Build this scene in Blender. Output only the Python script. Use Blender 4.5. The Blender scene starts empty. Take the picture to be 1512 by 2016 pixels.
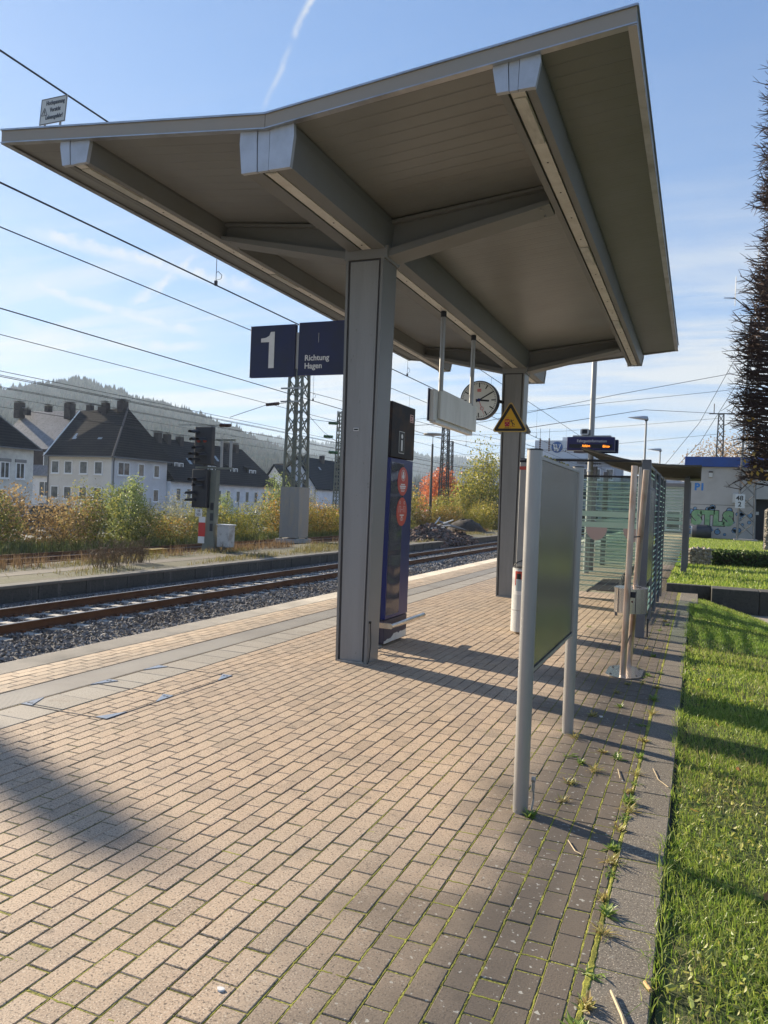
import bpy, math, random
import numpy as np
from mathutils import Vector, Matrix
R=math.radians
scene=bpy.context.scene
col=scene.collection
rnd=random.Random(7)
# ------------------------------------------------------------------ camera
FPX,YAW,PITCH,ROLL=1520.0,0.38695,-0.011917,0.038697
cam=bpy.data.cameras.new('camera'); camo=bpy.data.objects.new('camera',cam); col.objects.link(camo)
f=Vector((-math.sin(YAW)*math.cos(PITCH),math.cos(YAW)*math.cos(PITCH),math.sin(PITCH)))
r0=Vector((math.cos(YAW),math.sin(YAW),0)); u0=r0.cross(f)
r=math.cos(ROLL)*r0+math.sin(ROLL)*u0; u=-math.sin(ROLL)*r0+math.cos(ROLL)*u0
M=Matrix((r,u,-f)).transposed().to_4x4(); M.translation=Vector((0,0,1.6)); camo.matrix_world=M
cam.sensor_fit='VERTICAL'; cam.sensor_height=24.0; cam.lens=FPX*24.0/2016.0
cam.clip_start=0.05; cam.clip_end=9000
scene.camera=camo
# ------------------------------------------------------------------ light
SUN_EL,SUN_AZ=R(22),math.atan2(0.35,-0.937)     # direction towards the sun in the xy plane
sd=Vector((math.cos(SUN_EL)*math.cos(SUN_AZ),math.cos(SUN_EL)*math.sin(SUN_AZ),math.sin(SUN_EL)))
sl=bpy.data.lights.new('sun','SUN'); sl.energy=5.0; sl.angle=R(0.53); sl.color=(1.0,0.86,0.66)
so=bpy.data.objects.new('sun',sl); col.objects.link(so); so.rotation_euler=sd.to_track_quat('Z','Y').to_euler()
w=bpy.data.worlds.new('World'); scene.world=w; w.use_nodes=True
N=w.node_tree.nodes; L=w.node_tree.links; N.clear()
wo=N.new('ShaderNodeOutputWorld'); bg=N.new('ShaderNodeBackground'); bg.inputs[1].default_value=0.102
sky=N.new('ShaderNodeTexSky'); sky.sky_type='NISHITA'; sky.sun_disc=False; sky.sun_elevation=SUN_EL
sky.sun_rotation=math.pi/2-SUN_AZ
sky.air_density=1.0; sky.dust_density=0.3; sky.ozone_density=1.6; sky.altitude=200
def nd(t,**k):
    n=N.new(t)
    for a,b in k.items(): setattr(n,a,b)
    return n
def mth(op,a,b=None,c=None,clamp=False):
    n=nd('ShaderNodeMath',operation=op); n.use_clamp=clamp
    for i,v in enumerate((a,b,c)):
        if v is None: continue
        if isinstance(v,(int,float)): n.inputs[i].default_value=v
        else: L.new(v,n.inputs[i])
    return n.outputs[0]
tc=nd('ShaderNodeTexCoord'); sx=nd('ShaderNodeSeparateXYZ'); L.new(tc.outputs['Generated'],sx.inputs[0])
dx,dy,dz=sx.outputs
# clouds lie on a flat layer: direction divided by its height
inv=mth('DIVIDE',1.0,mth('MAXIMUM',mth('ADD',dz,0.06),0.03))
cx_=mth('MULTIPLY',dx,inv); cy_=mth('MULTIPLY',dy,inv)
cv=nd('ShaderNodeCombineXYZ'); L.new(cx_,cv.inputs[0]); L.new(cy_,cv.inputs[1])
def cloud(scale,sxy,rot,det,lo,hi,dist=0.5):
    mp=nd('ShaderNodeMapping'); L.new(cv.outputs[0],mp.inputs[0]); mp.inputs['Rotation'].default_value=(0,0,rot); mp.inputs['Scale'].default_value=(sxy[0],sxy[1],1)
    n=nd('ShaderNodeTexNoise'); L.new(mp.outputs[0],n.inputs['Vector']); n.inputs['Scale'].default_value=scale; n.inputs['Detail'].default_value=det; n.inputs['Roughness'].default_value=0.62; n.inputs['Distortion'].default_value=dist
    mr=nd('ShaderNodeMapRange',interpolation_type='SMOOTHSTEP'); L.new(n.outputs[0],mr.inputs[0]); mr.inputs[1].default_value=lo; mr.inputs[2].default_value=hi
    return mr.outputs[0]
c1=cloud(0.75,(0.5,1.0),0.25,9,0.40,0.68,0.9); c2=cloud(1.5,(0.20,1.3),-0.35,9,0.42,0.68,0.5)
# more cirrus low down and towards the sun, little overhead
fade=nd('ShaderNodeMapRange',interpolation_type='SMOOTHSTEP'); L.new(dz,fade.inputs[0]); fade.inputs[1].default_value=0.42; fade.inputs[2].default_value=0.16; fade.inputs[3].default_value=0.05; fade.inputs[4].default_value=1.0
cl=mth('MULTIPLY',mth('ADD',mth('MULTIPLY',c1,0.8),mth('MULTIPLY',c2,0.95)),fade.outputs[0],clamp=True)
def contrail(az1,el1,az2,el2,width,strength,nsc,bend=0.0):
    # a straight vapour trail is a great circle: distance to its plane, limited to its ends
    def dr(a,e):
        a,e=R(a),R(e); return Vector((-math.sin(a)*math.cos(e),math.cos(a)*math.cos(e),math.sin(e)))
    A,B=dr(az1,el1),dr(az2,el2); n=A.cross(B).normalized(); mid=(A+B).normalized(); half=A.angle(B)/2
    nz=nd('ShaderNodeTexNoise'); L.new(tc.outputs['Generated'],nz.inputs['Vector']); nz.inputs['Scale'].default_value=nsc; nz.inputs['Detail'].default_value=6
    vd=nd('ShaderNodeVectorMath',operation='DOT_PRODUCT'); L.new(tc.outputs['Generated'],vd.inputs[0]); vd.inputs[1].default_value=n
    tdir=n.cross(mid)
    vt=nd('ShaderNodeVectorMath',operation='DOT_PRODUCT'); L.new(tc.outputs['Generated'],vt.inputs[0]); vt.inputs[1].default_value=tdir
    t2=mth('MULTIPLY',vt.outputs['Value'],vt.outputs['Value'])
    off=mth('MULTIPLY',mth('SUBTRACT',nz.outputs[0],0.5),width*1.3)
    d=mth('ABSOLUTE',mth('ADD',mth('ADD',vd.outputs['Value'],off),mth('MULTIPLY',mth('SUBTRACT',t2,math.sin(half)**2),bend)))
    m1=nd('ShaderNodeMapRange',interpolation_type='SMOOTHSTEP'); L.new(d,m1.inputs[0]); m1.inputs[1].default_value=width; m1.inputs[2].default_value=0; 
    e=mth('ABSOLUTE',vt.outputs['Value'])
    m2=nd('ShaderNodeMapRange',interpolation_type='SMOOTHSTEP'); L.new(e,m2.inputs[0]); m2.inputs[1].default_value=math.sin(half); m2.inputs[2].default_value=math.sin(half)*0.55
    m3=nd('ShaderNodeMapRange'); L.new(nz.outputs[0],m3.inputs[0]); m3.inputs[1].default_value=0.3; m3.inputs[2].default_value=0.6; m3.inputs[3].default_value=0.4
    dt=nd('ShaderNodeVectorMath',operation='DOT_PRODUCT'); L.new(tc.outputs['Generated'],dt.inputs[0]); dt.inputs[1].default_value=mid
    return mth('MULTIPLY',mth('MULTIPLY',mth('MULTIPLY',m1.outputs[0],m2.outputs[0]),mth('MULTIPLY',m3.outputs[0],strength)),mth('GREATER_THAN',dt.outputs['Value'],0.2))
trails=[(49.6,16.95,30,14.5,0.0125,0.95,60,0.02),(36.0,17.3,41.5,12.4,0.0105,0.9,70,-0.9),(49.6,14.0,34.5,11.3,0.012,0.9,45,0.3),
        (28.4,33.5,30.3,30.2,0.0055,0.8,60,0.5),(30.1,30.4,32.3,25.8,0.0050,0.45,60,0.0),(50,11.1,34,11.0,0.012,0.9,40,0.9)]
acc=cl
for c in trails: acc=mth('MAXIMUM',acc,contrail(*c))
tint=nd('ShaderNodeMix',data_type='RGBA',blend_type='MULTIPLY'); tint.inputs[0].default_value=1.0; L.new(sky.outputs[0],tint.inputs[6]); tint.inputs[7].default_value=(0.72,0.90,1.22,1)
# soft shoulder: the hazy glow round the low sun stays below white, then the clouds are laid over it
def vmath(op,a,b,c=None):
    v=nd('ShaderNodeVectorMath',operation=op)
    for k_,q in enumerate((a,b,c)):
        if q is None: continue
        if isinstance(q,tuple): v.inputs[k_].default_value=q
        else: L.new(q,v.inputs[k_])
    return v.outputs[0]
base_=vmath('MULTIPLY',vmath('DIVIDE',tint.outputs[2],vmath('MULTIPLY_ADD',tint.outputs[2],(0.30,0.22,0.16),(1.0,1.0,1.0))),(1.22,1.20,1.20))
mixc=nd('ShaderNodeMix',data_type='RGBA'); L.new(mth('MULTIPLY',acc,0.85),mixc.inputs[0]); L.new(base_,mixc.inputs[6]); mixc.inputs[7].default_value=(3.7,3.75,3.7,1)
L.new(mixc.outputs[2],bg.inputs[0]); L.new(bg.outputs[0],wo.inputs[0])
scene.view_settings.view_transform='Standard'; scene.view_settings.look='None'; scene.view_settings.gamma=1.0; scene.view_settings.exposure=1.2
# ------------------------------------------------------------------ helpers
def tag(o,label=None,cat=None,group=None,kind=None):
    if label: o['label']=label
    if cat: o['category']=cat
    if group: o['group']=group
    if kind: o['kind']=kind
    return o
def empty(name,loc,label=None,cat=None,group=None):
    o=bpy.data.objects.new(name,None); col.objects.link(o); o.location=loc; o.empty_display_size=0.2
    return tag(o,label,cat,group)
def origin(p):
    v=Vector((0,0,0))
    while p is not None: v=v+Vector(p.location); p=p.parent
    return v
def link_mesh(name,me,mat,parent=None,loc=None):
    o=bpy.data.objects.new(name,me); col.objects.link(o)
    if mat is not None and not me.materials: me.materials.append(mat)
    if parent is not None: o.parent=parent
    if loc is not None: o.location=loc
    return o
class MB:
    """collects shapes in world coordinates, links them as one mesh"""
    def __init__(s): s.v=[]; s.f=[]; s.m=[]
    def add(s,vs,fs,mi=0):
        n=len(s.v); s.v+= [tuple(a) for a in vs]; s.f+=[tuple(n+i for i in q) for q in fs]; s.m+=[mi]*len(fs); return s
    def box(s,x0,x1,y0,y1,z0,z1,mi=0):
        vs=[(x0,y0,z0),(x1,y0,z0),(x1,y1,z0),(x0,y1,z0),(x0,y0,z1),(x1,y0,z1),(x1,y1,z1),(x0,y1,z1)]
        return s.add(vs,[(0,3,2,1),(4,5,6,7),(0,1,5,4),(1,2,6,5),(2,3,7,6),(3,0,4,7)],mi)
    def bbox(s,x0,x1,y0,y1,z0,z1,b=0.005,mi=0):
        # box with chamfered edges
        X=[(x0,x0+b,x1-b,x1)]; vs=[];fs=[]
        def P(i,j,k): return ((x0,x1)[i],(y0,y1)[j],(z0,z1)[k])
        idx={}
        for i in (0,1):
            for j in (0,1):
                for k in (0,1):
                    p=P(i,j,k); si=b if i==0 else -b; sj=b if j==0 else -b; sk=b if k==0 else -b
                    idx[i,j,k,'x']=len(vs); vs.append((p[0],p[1]+sj,p[2]+sk))
                    idx[i,j,k,'y']=len(vs); vs.append((p[0]+si,p[1],p[2]+sk))
                    idx[i,j,k,'z']=len(vs); vs.append((p[0]+si,p[1]+sj,p[2]))
        g=lambda i,j,k,a: idx[i,j,k,a]
        for i in (0,1): fs.append([g(i,0,0,'x'),g(i,1,0,'x'),g(i,1,1,'x'),g(i,0,1,'x')])
        for j in (0,1): fs.append([g(0,j,0,'y'),g(1,j,0,'y'),g(1,j,1,'y'),g(0,j,1,'y')])
        for k in (0,1): fs.append([g(0,0,k,'z'),g(1,0,k,'z'),g(1,1,k,'z'),g(0,1,k,'z')])
        for i in (0,1):
            for j in (0,1): fs.append([g(i,j,0,'x'),g(i,j,0,'y'),g(i,j,1,'y'),g(i,j,1,'x')])
        for i in (0,1):
            for k in (0,1): fs.append([g(i,0,k,'x'),g(i,0,k,'z'),g(i,1,k,'z'),g(i,1,k,'x')])
        for j in (0,1):
            for k in (0,1): fs.append([g(0,j,k,'y'),g(0,j,k,'z'),g(1,j,k,'z'),g(1,j,k,'y')])
        for i in (0,1):
            for j in (0,1):
                for k in (0,1): fs.append([g(i,j,k,'x'),g(i,j,k,'y'),g(i,j,k,'z')])
        c=Vector(((x0+x1)/2,(y0+y1)/2,(z0+z1)/2)); out=[]
        for q in fs:
            a,b_,c_=[Vector(vs[t]) for t in q[:3]]; n=(b_-a).cross(c_-a); m=sum((Vector(vs[t]) for t in q),Vector())/len(q)
            out.append(q if n.dot(m-c)>0 else q[::-1])
        return s.add(vs,out,mi)
    def frus(s,c0,w0,d0,c1,w1,d1,mi=0):
        (a,b,z0),(c,d,z1)=c0,c1
        vs=[(a-w0/2,b-d0/2,z0),(a+w0/2,b-d0/2,z0),(a+w0/2,b+d0/2,z0),(a-w0/2,b+d0/2,z0),(c-w1/2,d-d1/2,z1),(c+w1/2,d-d1/2,z1),(c+w1/2,d+d1/2,z1),(c-w1/2,d+d1/2,z1)]
        return s.add(vs,[(0,3,2,1),(4,5,6,7),(0,1,5,4),(1,2,6,5),(2,3,7,6),(3,0,4,7)],mi)
    def tube(s,p0,p1,r0,r1=None,n=10,cap=True,mi=0):
        p0,p1=Vector(p0),Vector(p1); r1=r0 if r1 is None else r1; d=(p1-p0)
        if d.length<1e-6: return s
        d.normalize(); a=d.orthogonal().normalized(); b=d.cross(a); vs=[]
        for k in range(n):
            t=2*math.pi*k/n; o=math.cos(t)*a+math.sin(t)*b; vs.append(p0+o*r0); vs.append(p1+o*r1)
        fs=[(2*k,2*((k+1)%n),2*((k+1)%n)+1,2*k+1) for k in range(n)]
        if cap: fs+=[tuple(2*k for k in range(n))[::-1],tuple(2*k+1 for k in range(n))]
        return s.add(vs,fs,mi)
    def path(s,pts,rad,n=8,mi=0):
        for a,b in zip(pts[:-1],pts[1:]): s.tube(a,b,rad,rad,n,True,mi)
        return s
    def ring(s,c,axis,r,h,n=24,ry=None,mi=0):
        # elliptic drum standing along axis 'x','y' or 'z' from c, length h
        ry=r if ry is None else ry; vs=[]
        for k in range(n):
            t=2*math.pi*k/n; a,b=r*math.cos(t),ry*math.sin(t)
            for q in (0,h):
                o={'z':(a,b,q),'y':(a,q,b),'x':(q,a,b)}[axis]; vs.append((c[0]+o[0],c[1]+o[1],c[2]+o[2]))
        fs=[(2*k,2*((k+1)%n),2*((k+1)%n)+1,2*k+1) for k in range(n)]+[tuple(2*k for k in range(n))[::-1],tuple(2*k+1 for k in range(n))]
        return s.add(vs,fs,mi)
    def prism(s,pts,axis,a0,a1,mi=0):
        # outline extruded: axis 'y': pts are (x,z); 'x': (y,z); 'z': (x,y)
        n=len(pts); m={'y':lambda p,a:(p[0],a,p[1]),'x':lambda p,a:(a,p[0],p[1]),'z':lambda p,a:(p[0],p[1],a)}[axis]
        vs=[m(p,a0) for p in pts]+[m(p,a1) for p in pts]
        return s.add(vs,[tuple(range(n))[::-1],tuple(range(n,2*n))]+[(i,(i+1)%n,n+(i+1)%n,n+i) for i in range(n)],mi)
    def build(s,name,mat,parent=None,loc=None,smooth=False):
        mats=mat if isinstance(mat,(list,tuple)) else [mat]
        o0=origin(parent) if parent is not None else Vector(loc or (0,0,0))
        if parent is None and loc is None and s.v:
            a=np.array(s.v); o0=Vector(((a[:,0].min()+a[:,0].max())/2,(a[:,1].min()+a[:,1].max())/2,a[:,2].min()))
        me=bpy.data.meshes.new(name); me.from_pydata([(v[0]-o0.x,v[1]-o0.y,v[2]-o0.z) for v in s.v],[],s.f)
        for m in mats: me.materials.append(m)
        if len(mats)>1: me.polygons.foreach_set('material_index',s.m)
        import bmesh
        bm=bmesh.new(); bm.from_mesh(me); bmesh.ops.recalc_face_normals(bm,faces=bm.faces); bm.to_mesh(me); bm.free()
        if smooth:
            me.polygons.foreach_set('use_smooth',[True]*len(me.polygons))
            try: me.set_sharp_from_angle(angle=R(35))
            except Exception: pass
        me.update()
        return link_mesh(name,me,None,parent,None if parent is not None else o0)
def rawmesh(name,V,F,mat,parent=None,loc=(0,0,0),mi=None):
    V=np.asarray(V,dtype=np.float32)-np.array(origin(parent) if parent is not None else loc,dtype=np.float32); F=np.asarray(F,dtype=np.int32)
    me=bpy.data.meshes.new(name); me.vertices.add(len(V)); me.vertices.foreach_set('co',V.ravel())
    k=F.shape[1]; me.loops.add(F.size); me.loops.foreach_set('vertex_index',F.ravel()); me.polygons.add(len(F)); me.polygons.foreach_set('loop_start',np.arange(0,F.size,k,dtype=np.int32))
    for m in (mat if isinstance(mat,(list,tuple)) else [mat]): me.materials.append(m)
    if mi is not None: me.polygons.foreach_set('material_index',np.asarray(mi,dtype=np.int32))
    me.polygons.foreach_set('use_smooth',np.zeros(len(F),dtype=bool)); me.update(calc_edges=True)
    return link_mesh(name,me,None,parent,None if parent is not None else loc)
def copy_tree(o,parent=None):
    c=o.copy(); col.objects.link(c); c.parent=parent
    for ch in list(o.children): copy_tree(ch,c)
    return c
# text lying in a plane: 'ex' is the reading direction, 'ey' the up direction of the letters
def text(name,s,size,pos,ex,ey,mat,parent,align='LEFT',depth=0.002,sx=1.0,offset=0.0,shear=0.0,space=1.0):
    cu=bpy.data.curves.new(name,'FONT'); cu.body=s; cu.size=size; cu.align_x=align; cu.extrude=depth; cu.offset=offset; cu.shear=shear; cu.space_line=space; cu.resolution_u=3
    t=bpy.data.objects.new(name,cu); col.objects.link(t); bpy.context.view_layer.update()
    me=bpy.data.meshes.new_from_object(t.evaluated_get(bpy.context.evaluated_depsgraph_get())); bpy.data.objects.remove(t)
    ex,ey=Vector(ex).normalized(),Vector(ey).normalized(); ez=ex.cross(ey)
    T=Matrix((ex*sx,ey,ez)).transposed().to_4x4(); T.translation=Vector(pos)-(origin(parent) if parent is not None else Vector())
    me.transform(T); me.name=name; me.materials.clear(); me.materials.append(mat)
    return link_mesh(name,me,None,parent)
def joinmb(o,mb): pass
# ---- materials
MATS={}
def mat(name,base,rough=0.6,metal=0.0,n1=None,n2=None,bump=None,island=None,spec=0.5,emis=None,alpha=None,trans=None,extra=None,coat=0.0):
    """base colour; n1=(scale, colour2, lo, hi[,stretch]) large stains; n2 the same for fine speckle; bump=(scale,strength); island=amount of random brightness"""
    m=bpy.data.materials.new(name); m.use_nodes=True; nt=m.node_tree; n=nt.nodes; l=nt.links; b=n['Principled BSDF']
    b.inputs['Roughness'].default_value=rough; b.inputs['Metallic'].default_value=metal; b.inputs['Specular IOR Level'].default_value=spec
    if coat: b.inputs['Coat Weight'].default_value=coat; b.inputs['Coat Roughness'].default_value=0.05
    tcn=n.new('ShaderNodeNewGeometry'); cur=None
    def colnode():
        c=n.new('ShaderNodeRGB'); c.outputs[0].default_value=(*base,1); return c.outputs[0]
    cur=colnode()
    for q in (n1,n2):
        if not q: continue
        mp=n.new('ShaderNodeMapping'); l.new(tcn.outputs['Position'],mp.inputs[0]); 
        if len(q)>4: mp.inputs['Scale'].default_value=q[4]
        t=n.new('ShaderNodeTexNoise'); l.new(mp.outputs[0],t.inputs['Vector']); t.inputs['Scale'].default_value=q[0]; t.inputs['Detail'].default_value=6; t.inputs['Roughness'].default_value=0.65
        mr=n.new('ShaderNodeMapRange'); l.new(t.outputs[0],mr.inputs[0]); mr.inputs[1].default_value=q[2]; mr.inputs[2].default_value=q[3]
        mx=n.new('ShaderNodeMix'); mx.data_type='RGBA'; l.new(mr.outputs[0],mx.inputs[0]); l.new(cur,mx.inputs[6]); mx.inputs[7].default_value=(*q[1],1); cur=mx.outputs[2]
    if island:
        hs=n.new('ShaderNodeHueSaturation'); l.new(cur,hs.inputs['Color']); mr=n.new('ShaderNodeMapRange'); l.new(tcn.outputs['Random Per Island'],mr.inputs[0]); mr.inputs[3].default_value=1-island; mr.inputs[4].default_value=1+island; l.new(mr.outputs[0],hs.inputs['Value']); cur=hs.outputs[0]
    l.new(cur,b.inputs['Base Color'])
    if bump:
        t=n.new('ShaderNodeTexNoise'); l.new(tcn.outputs['Position'],t.inputs['Vector']); t.inputs['Scale'].default_value=bump[0]; t.inputs['Detail'].default_value=5
        bn=n.new('ShaderNodeBump'); bn.inputs['Strength'].default_value=bump[1]; bn.inputs['Distance'].default_value=bump[2] if len(bump)>2 else 0.01; l.new(t.outputs[0],bn.inputs['Height']); l.new(bn.outputs[0],b.inputs['Normal'])
    if emis: b.inputs['Emission Color'].default_value=(*emis[0],1); b.inputs['Emission Strength'].default_value=emis[1]
    if trans: b.inputs['Transmission Weight'].default_value=trans
    if extra: extra(m,n,l,b,cur,tcn)
    MATS[name]=m; return m
def leafmat(name,c1,c2,tr=0.45,c3=None):
    m=bpy.data.materials.new(name); m.use_nodes=True; n=m.node_tree.nodes; l=m.node_tree.links; n.clear()
    g=n.new('ShaderNodeNewGeometry'); rp=n.new('ShaderNodeValToRGB'); l.new(g.outputs['Random Per Island'],rp.inputs[0])
    rp.color_ramp.elements[0].color=(*c1,1); rp.color_ramp.elements[1].color=(*c2,1)
    if c3: e=rp.color_ramp.elements.new(0.8); e.color=(*c3,1)
    d=n.new('ShaderNodeBsdfDiffuse'); t=n.new('ShaderNodeBsdfTranslucent'); gl=n.new('ShaderNodeBsdfGlossy'); gl.inputs['Roughness'].default_value=0.45
    l.new(rp.outputs[0],d.inputs[0]); l.new(rp.outputs[0],t.inputs[0]); gl.inputs[0].default_value=(0.8,0.8,0.8,1)
    mx=n.new('ShaderNodeMixShader'); mx.inputs[0].default_value=tr; l.new(d.outputs[0],mx.inputs[1]); l.new(t.outputs[0],mx.inputs[2])
    m2=n.new('ShaderNodeMixShader'); m2.inputs[0].default_value=0.05; l.new(mx.outputs[0],m2.inputs[1]); l.new(gl.outputs[0],m2.inputs[2])
    o=n.new('ShaderNodeOutputMaterial'); l.new(m2.outputs[0],o.inputs[0]); return m
# ------------------------------------------------------------------ materials
def lib():
    global paint,paintD,soffit,fasc,alu,steel,navy,white,dark,rust,conc,concD
paint=mat('grey_paint',(0.195,0.195,0.19),0.42,0.0,n1=(1.2,(0.19,0.187,0.172),0.4,0.7,(2,2,0.5)),n2=(60,(0.17,0.165,0.155),0.62,0.75),bump=(90,0.05,0.002))
beamp=mat('beam_paint',(0.18,0.187,0.19),0.5,0.0,n1=(1.5,(0.16,0.158,0.15),0.42,0.75),n2=(40,(0.15,0.145,0.13),0.62,0.8))
capm=mat('cap_metal',(0.50,0.53,0.58),0.5,0.35,n1=(4,(0.40,0.42,0.45),0.4,0.7),bump=(60,0.1,0.002))
groove=mat('shadow_gap',(0.07,0.07,0.075),0.6)
dark=mat('dark_groove',(0.018,0.018,0.022),0.6)
def boards(m,n,l,b,cur,g):
    # soffit boards: a fine groove every 0.2 m along the platform
    sp=n.new('ShaderNodeSeparateXYZ'); l.new(g.outputs['Position'],sp.inputs[0])
    a=n.new('ShaderNodeMath'); a.operation='MULTIPLY'; a.inputs[1].default_value=6.5; l.new(sp.outputs[1],a.inputs[0])
    fr=n.new('ShaderNodeMath'); fr.operation='FRACT'; l.new(a.outputs[0],fr.inputs[0])
    pp=n.new('ShaderNodeMath'); pp.operation='PINGPONG'; pp.inputs[1].default_value=0.5; l.new(fr.outputs[0],pp.inputs[0])
    mr=n.new('ShaderNodeMapRange'); mr.inputs[1].default_value=0.0; mr.inputs[2].default_value=0.05; l.new(pp.outputs[0],mr.inputs[0])
    bn=n.new('ShaderNodeBump'); bn.inputs['Strength'].default_value=0.4; bn.inputs['Distance'].default_value=0.006; l.new(mr.outputs[0],bn.inputs['Height']); l.new(bn.outputs[0],b.inputs['Normal'])
    mx=n.new('ShaderNodeMix'); mx.data_type='RGBA'; mx.blend_type='MULTIPLY'; mx.inputs[0].default_value=1; l.new(cur,mx.inputs[6]); m2=n.new('ShaderNodeMapRange'); l.new(mr.outputs[0],m2.inputs[0]); m2.inputs[3].default_value=0.84
    l.new(m2.outputs[0],mx.inputs[7]); l.new(mx.outputs[2],b.inputs['Base Color'])
soffit=mat('soffit_boards',(0.205,0.212,0.212),0.34,0.0,n1=(1.2,(0.165,0.168,0.162),0.40,0.75),n2=(14,(0.13,0.13,0.12),0.66,0.85,(0.4,3,1)),extra=boards)
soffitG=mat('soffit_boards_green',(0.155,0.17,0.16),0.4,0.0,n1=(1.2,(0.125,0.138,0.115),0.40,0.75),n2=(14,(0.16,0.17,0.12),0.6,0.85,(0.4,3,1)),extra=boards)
fasc=mat('fascia_sheet',(0.34,0.29,0.235),0.6,0.0,n1=(2,(0.30,0.28,0.24),0.4,0.75),n2=(30,(0.24,0.22,0.19),0.64,0.8,(1,1,0.3)))
fascD=mat('fascia_streaked',(0.30,0.29,0.26),0.55,0.1,n1=(9,(0.035,0.035,0.03),0.44,0.60,(1,6,0.5)),n2=(30,(0.1,0.1,0.09),0.55,0.8))
trim=mat('roof_edge_trim',(0.45,0.47,0.50),0.35,0.8,n1=(3,(0.3,0.3,0.3),0.45,0.7))
strip=mat('light_cover_strip',(0.66,0.65,0.62),0.5,0.0,n1=(6,(0.54,0.52,0.48),0.4,0.7))
diff=mat('lamp_diffuser',(0.55,0.55,0.52),0.3,0.0,n1=(12,(0.33,0.33,0.30),0.4,0.7,(1,0.3,1)))
alu=mat('aluminium',(0.36,0.35,0.335),0.42,0.45,n1=(2,(0.31,0.30,0.285),0.4,0.7,(3,3,0.6)),n2=(120,(0.38,0.37,0.35),0.6,0.8),bump=(200,0.03,0.001))
galv=mat('galvanised_steel',(0.38,0.38,0.37),0.5,0.5,n1=(3,(0.28,0.275,0.26),0.35,0.7,(4,4,0.5)),n2=(50,(0.22,0.21,0.2),0.6,0.8))
stain=mat('stainless_steel',(0.62,0.58,0.54),0.25,0.95,n1=(3,(0.45,0.40,0.36),0.35,0.75,(4,4,0.6)),bump=(150,0.04,0.001))
rustp=mat('copper_brown_tube',(0.50,0.42,0.37),0.32,0.8,n1=(4,(0.32,0.20,0.14),0.45,0.7,(3,3,0.8)))
navy=mat('navy_enamel',(0.010,0.018,0.12),0.3,0.0,n1=(5,(0.012,0.02,0.10),0.4,0.7),spec=0.3)
navyD=mat('navy_sheet',(0.010,0.014,0.065),0.45,0.0,n1=(5,(0.014,0.016,0.045),0.4,0.7))
white=mat('white_enamel',(0.72,0.72,0.70),0.4,0.0,n1=(6,(0.62,0.62,0.59),0.45,0.7))
offw=mat('grey_white_sheet',(0.62,0.62,0.58),0.5,0.0,n1=(3,(0.52,0.52,0.48),0.45,0.7,(2,2,0.5)))
black=mat('black_print',(0.012,0.012,0.012),0.5)
red=mat('red_print',(0.55,0.03,0.025),0.4)
guideM=mat('guide_concrete',(0.40,0.37,0.32),0.85,0.0,n1=(1.2,(0.33,0.30,0.26),0.4,0.7),n2=(50,(0.25,0.23,0.2),0.6,0.75))
concE=mat('edge_concrete',(0.56,0.51,0.43),0.85,0.0,n1=(1.2,(0.36,0.33,0.28),0.4,0.7),n2=(50,(0.25,0.23,0.2),0.6,0.75))
conc=mat('concrete',(0.38,0.36,0.33),0.85,0.0,n1=(1.5,(0.26,0.25,0.225),0.4,0.7,(1,1,0.5)),n2=(70,(0.22,0.21,0.19),0.55,0.75),bump=(60,0.25,0.004))
concDark=mat('sooty_concrete',(0.075,0.073,0.066),0.9,0.0,n1=(2.2,(0.16,0.155,0.14),0.55,0.70,(1,3,0.25)),n2=(20,(0.04,0.04,0.037),0.5,0.7),bump=(25,0.4,0.01))
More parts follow.
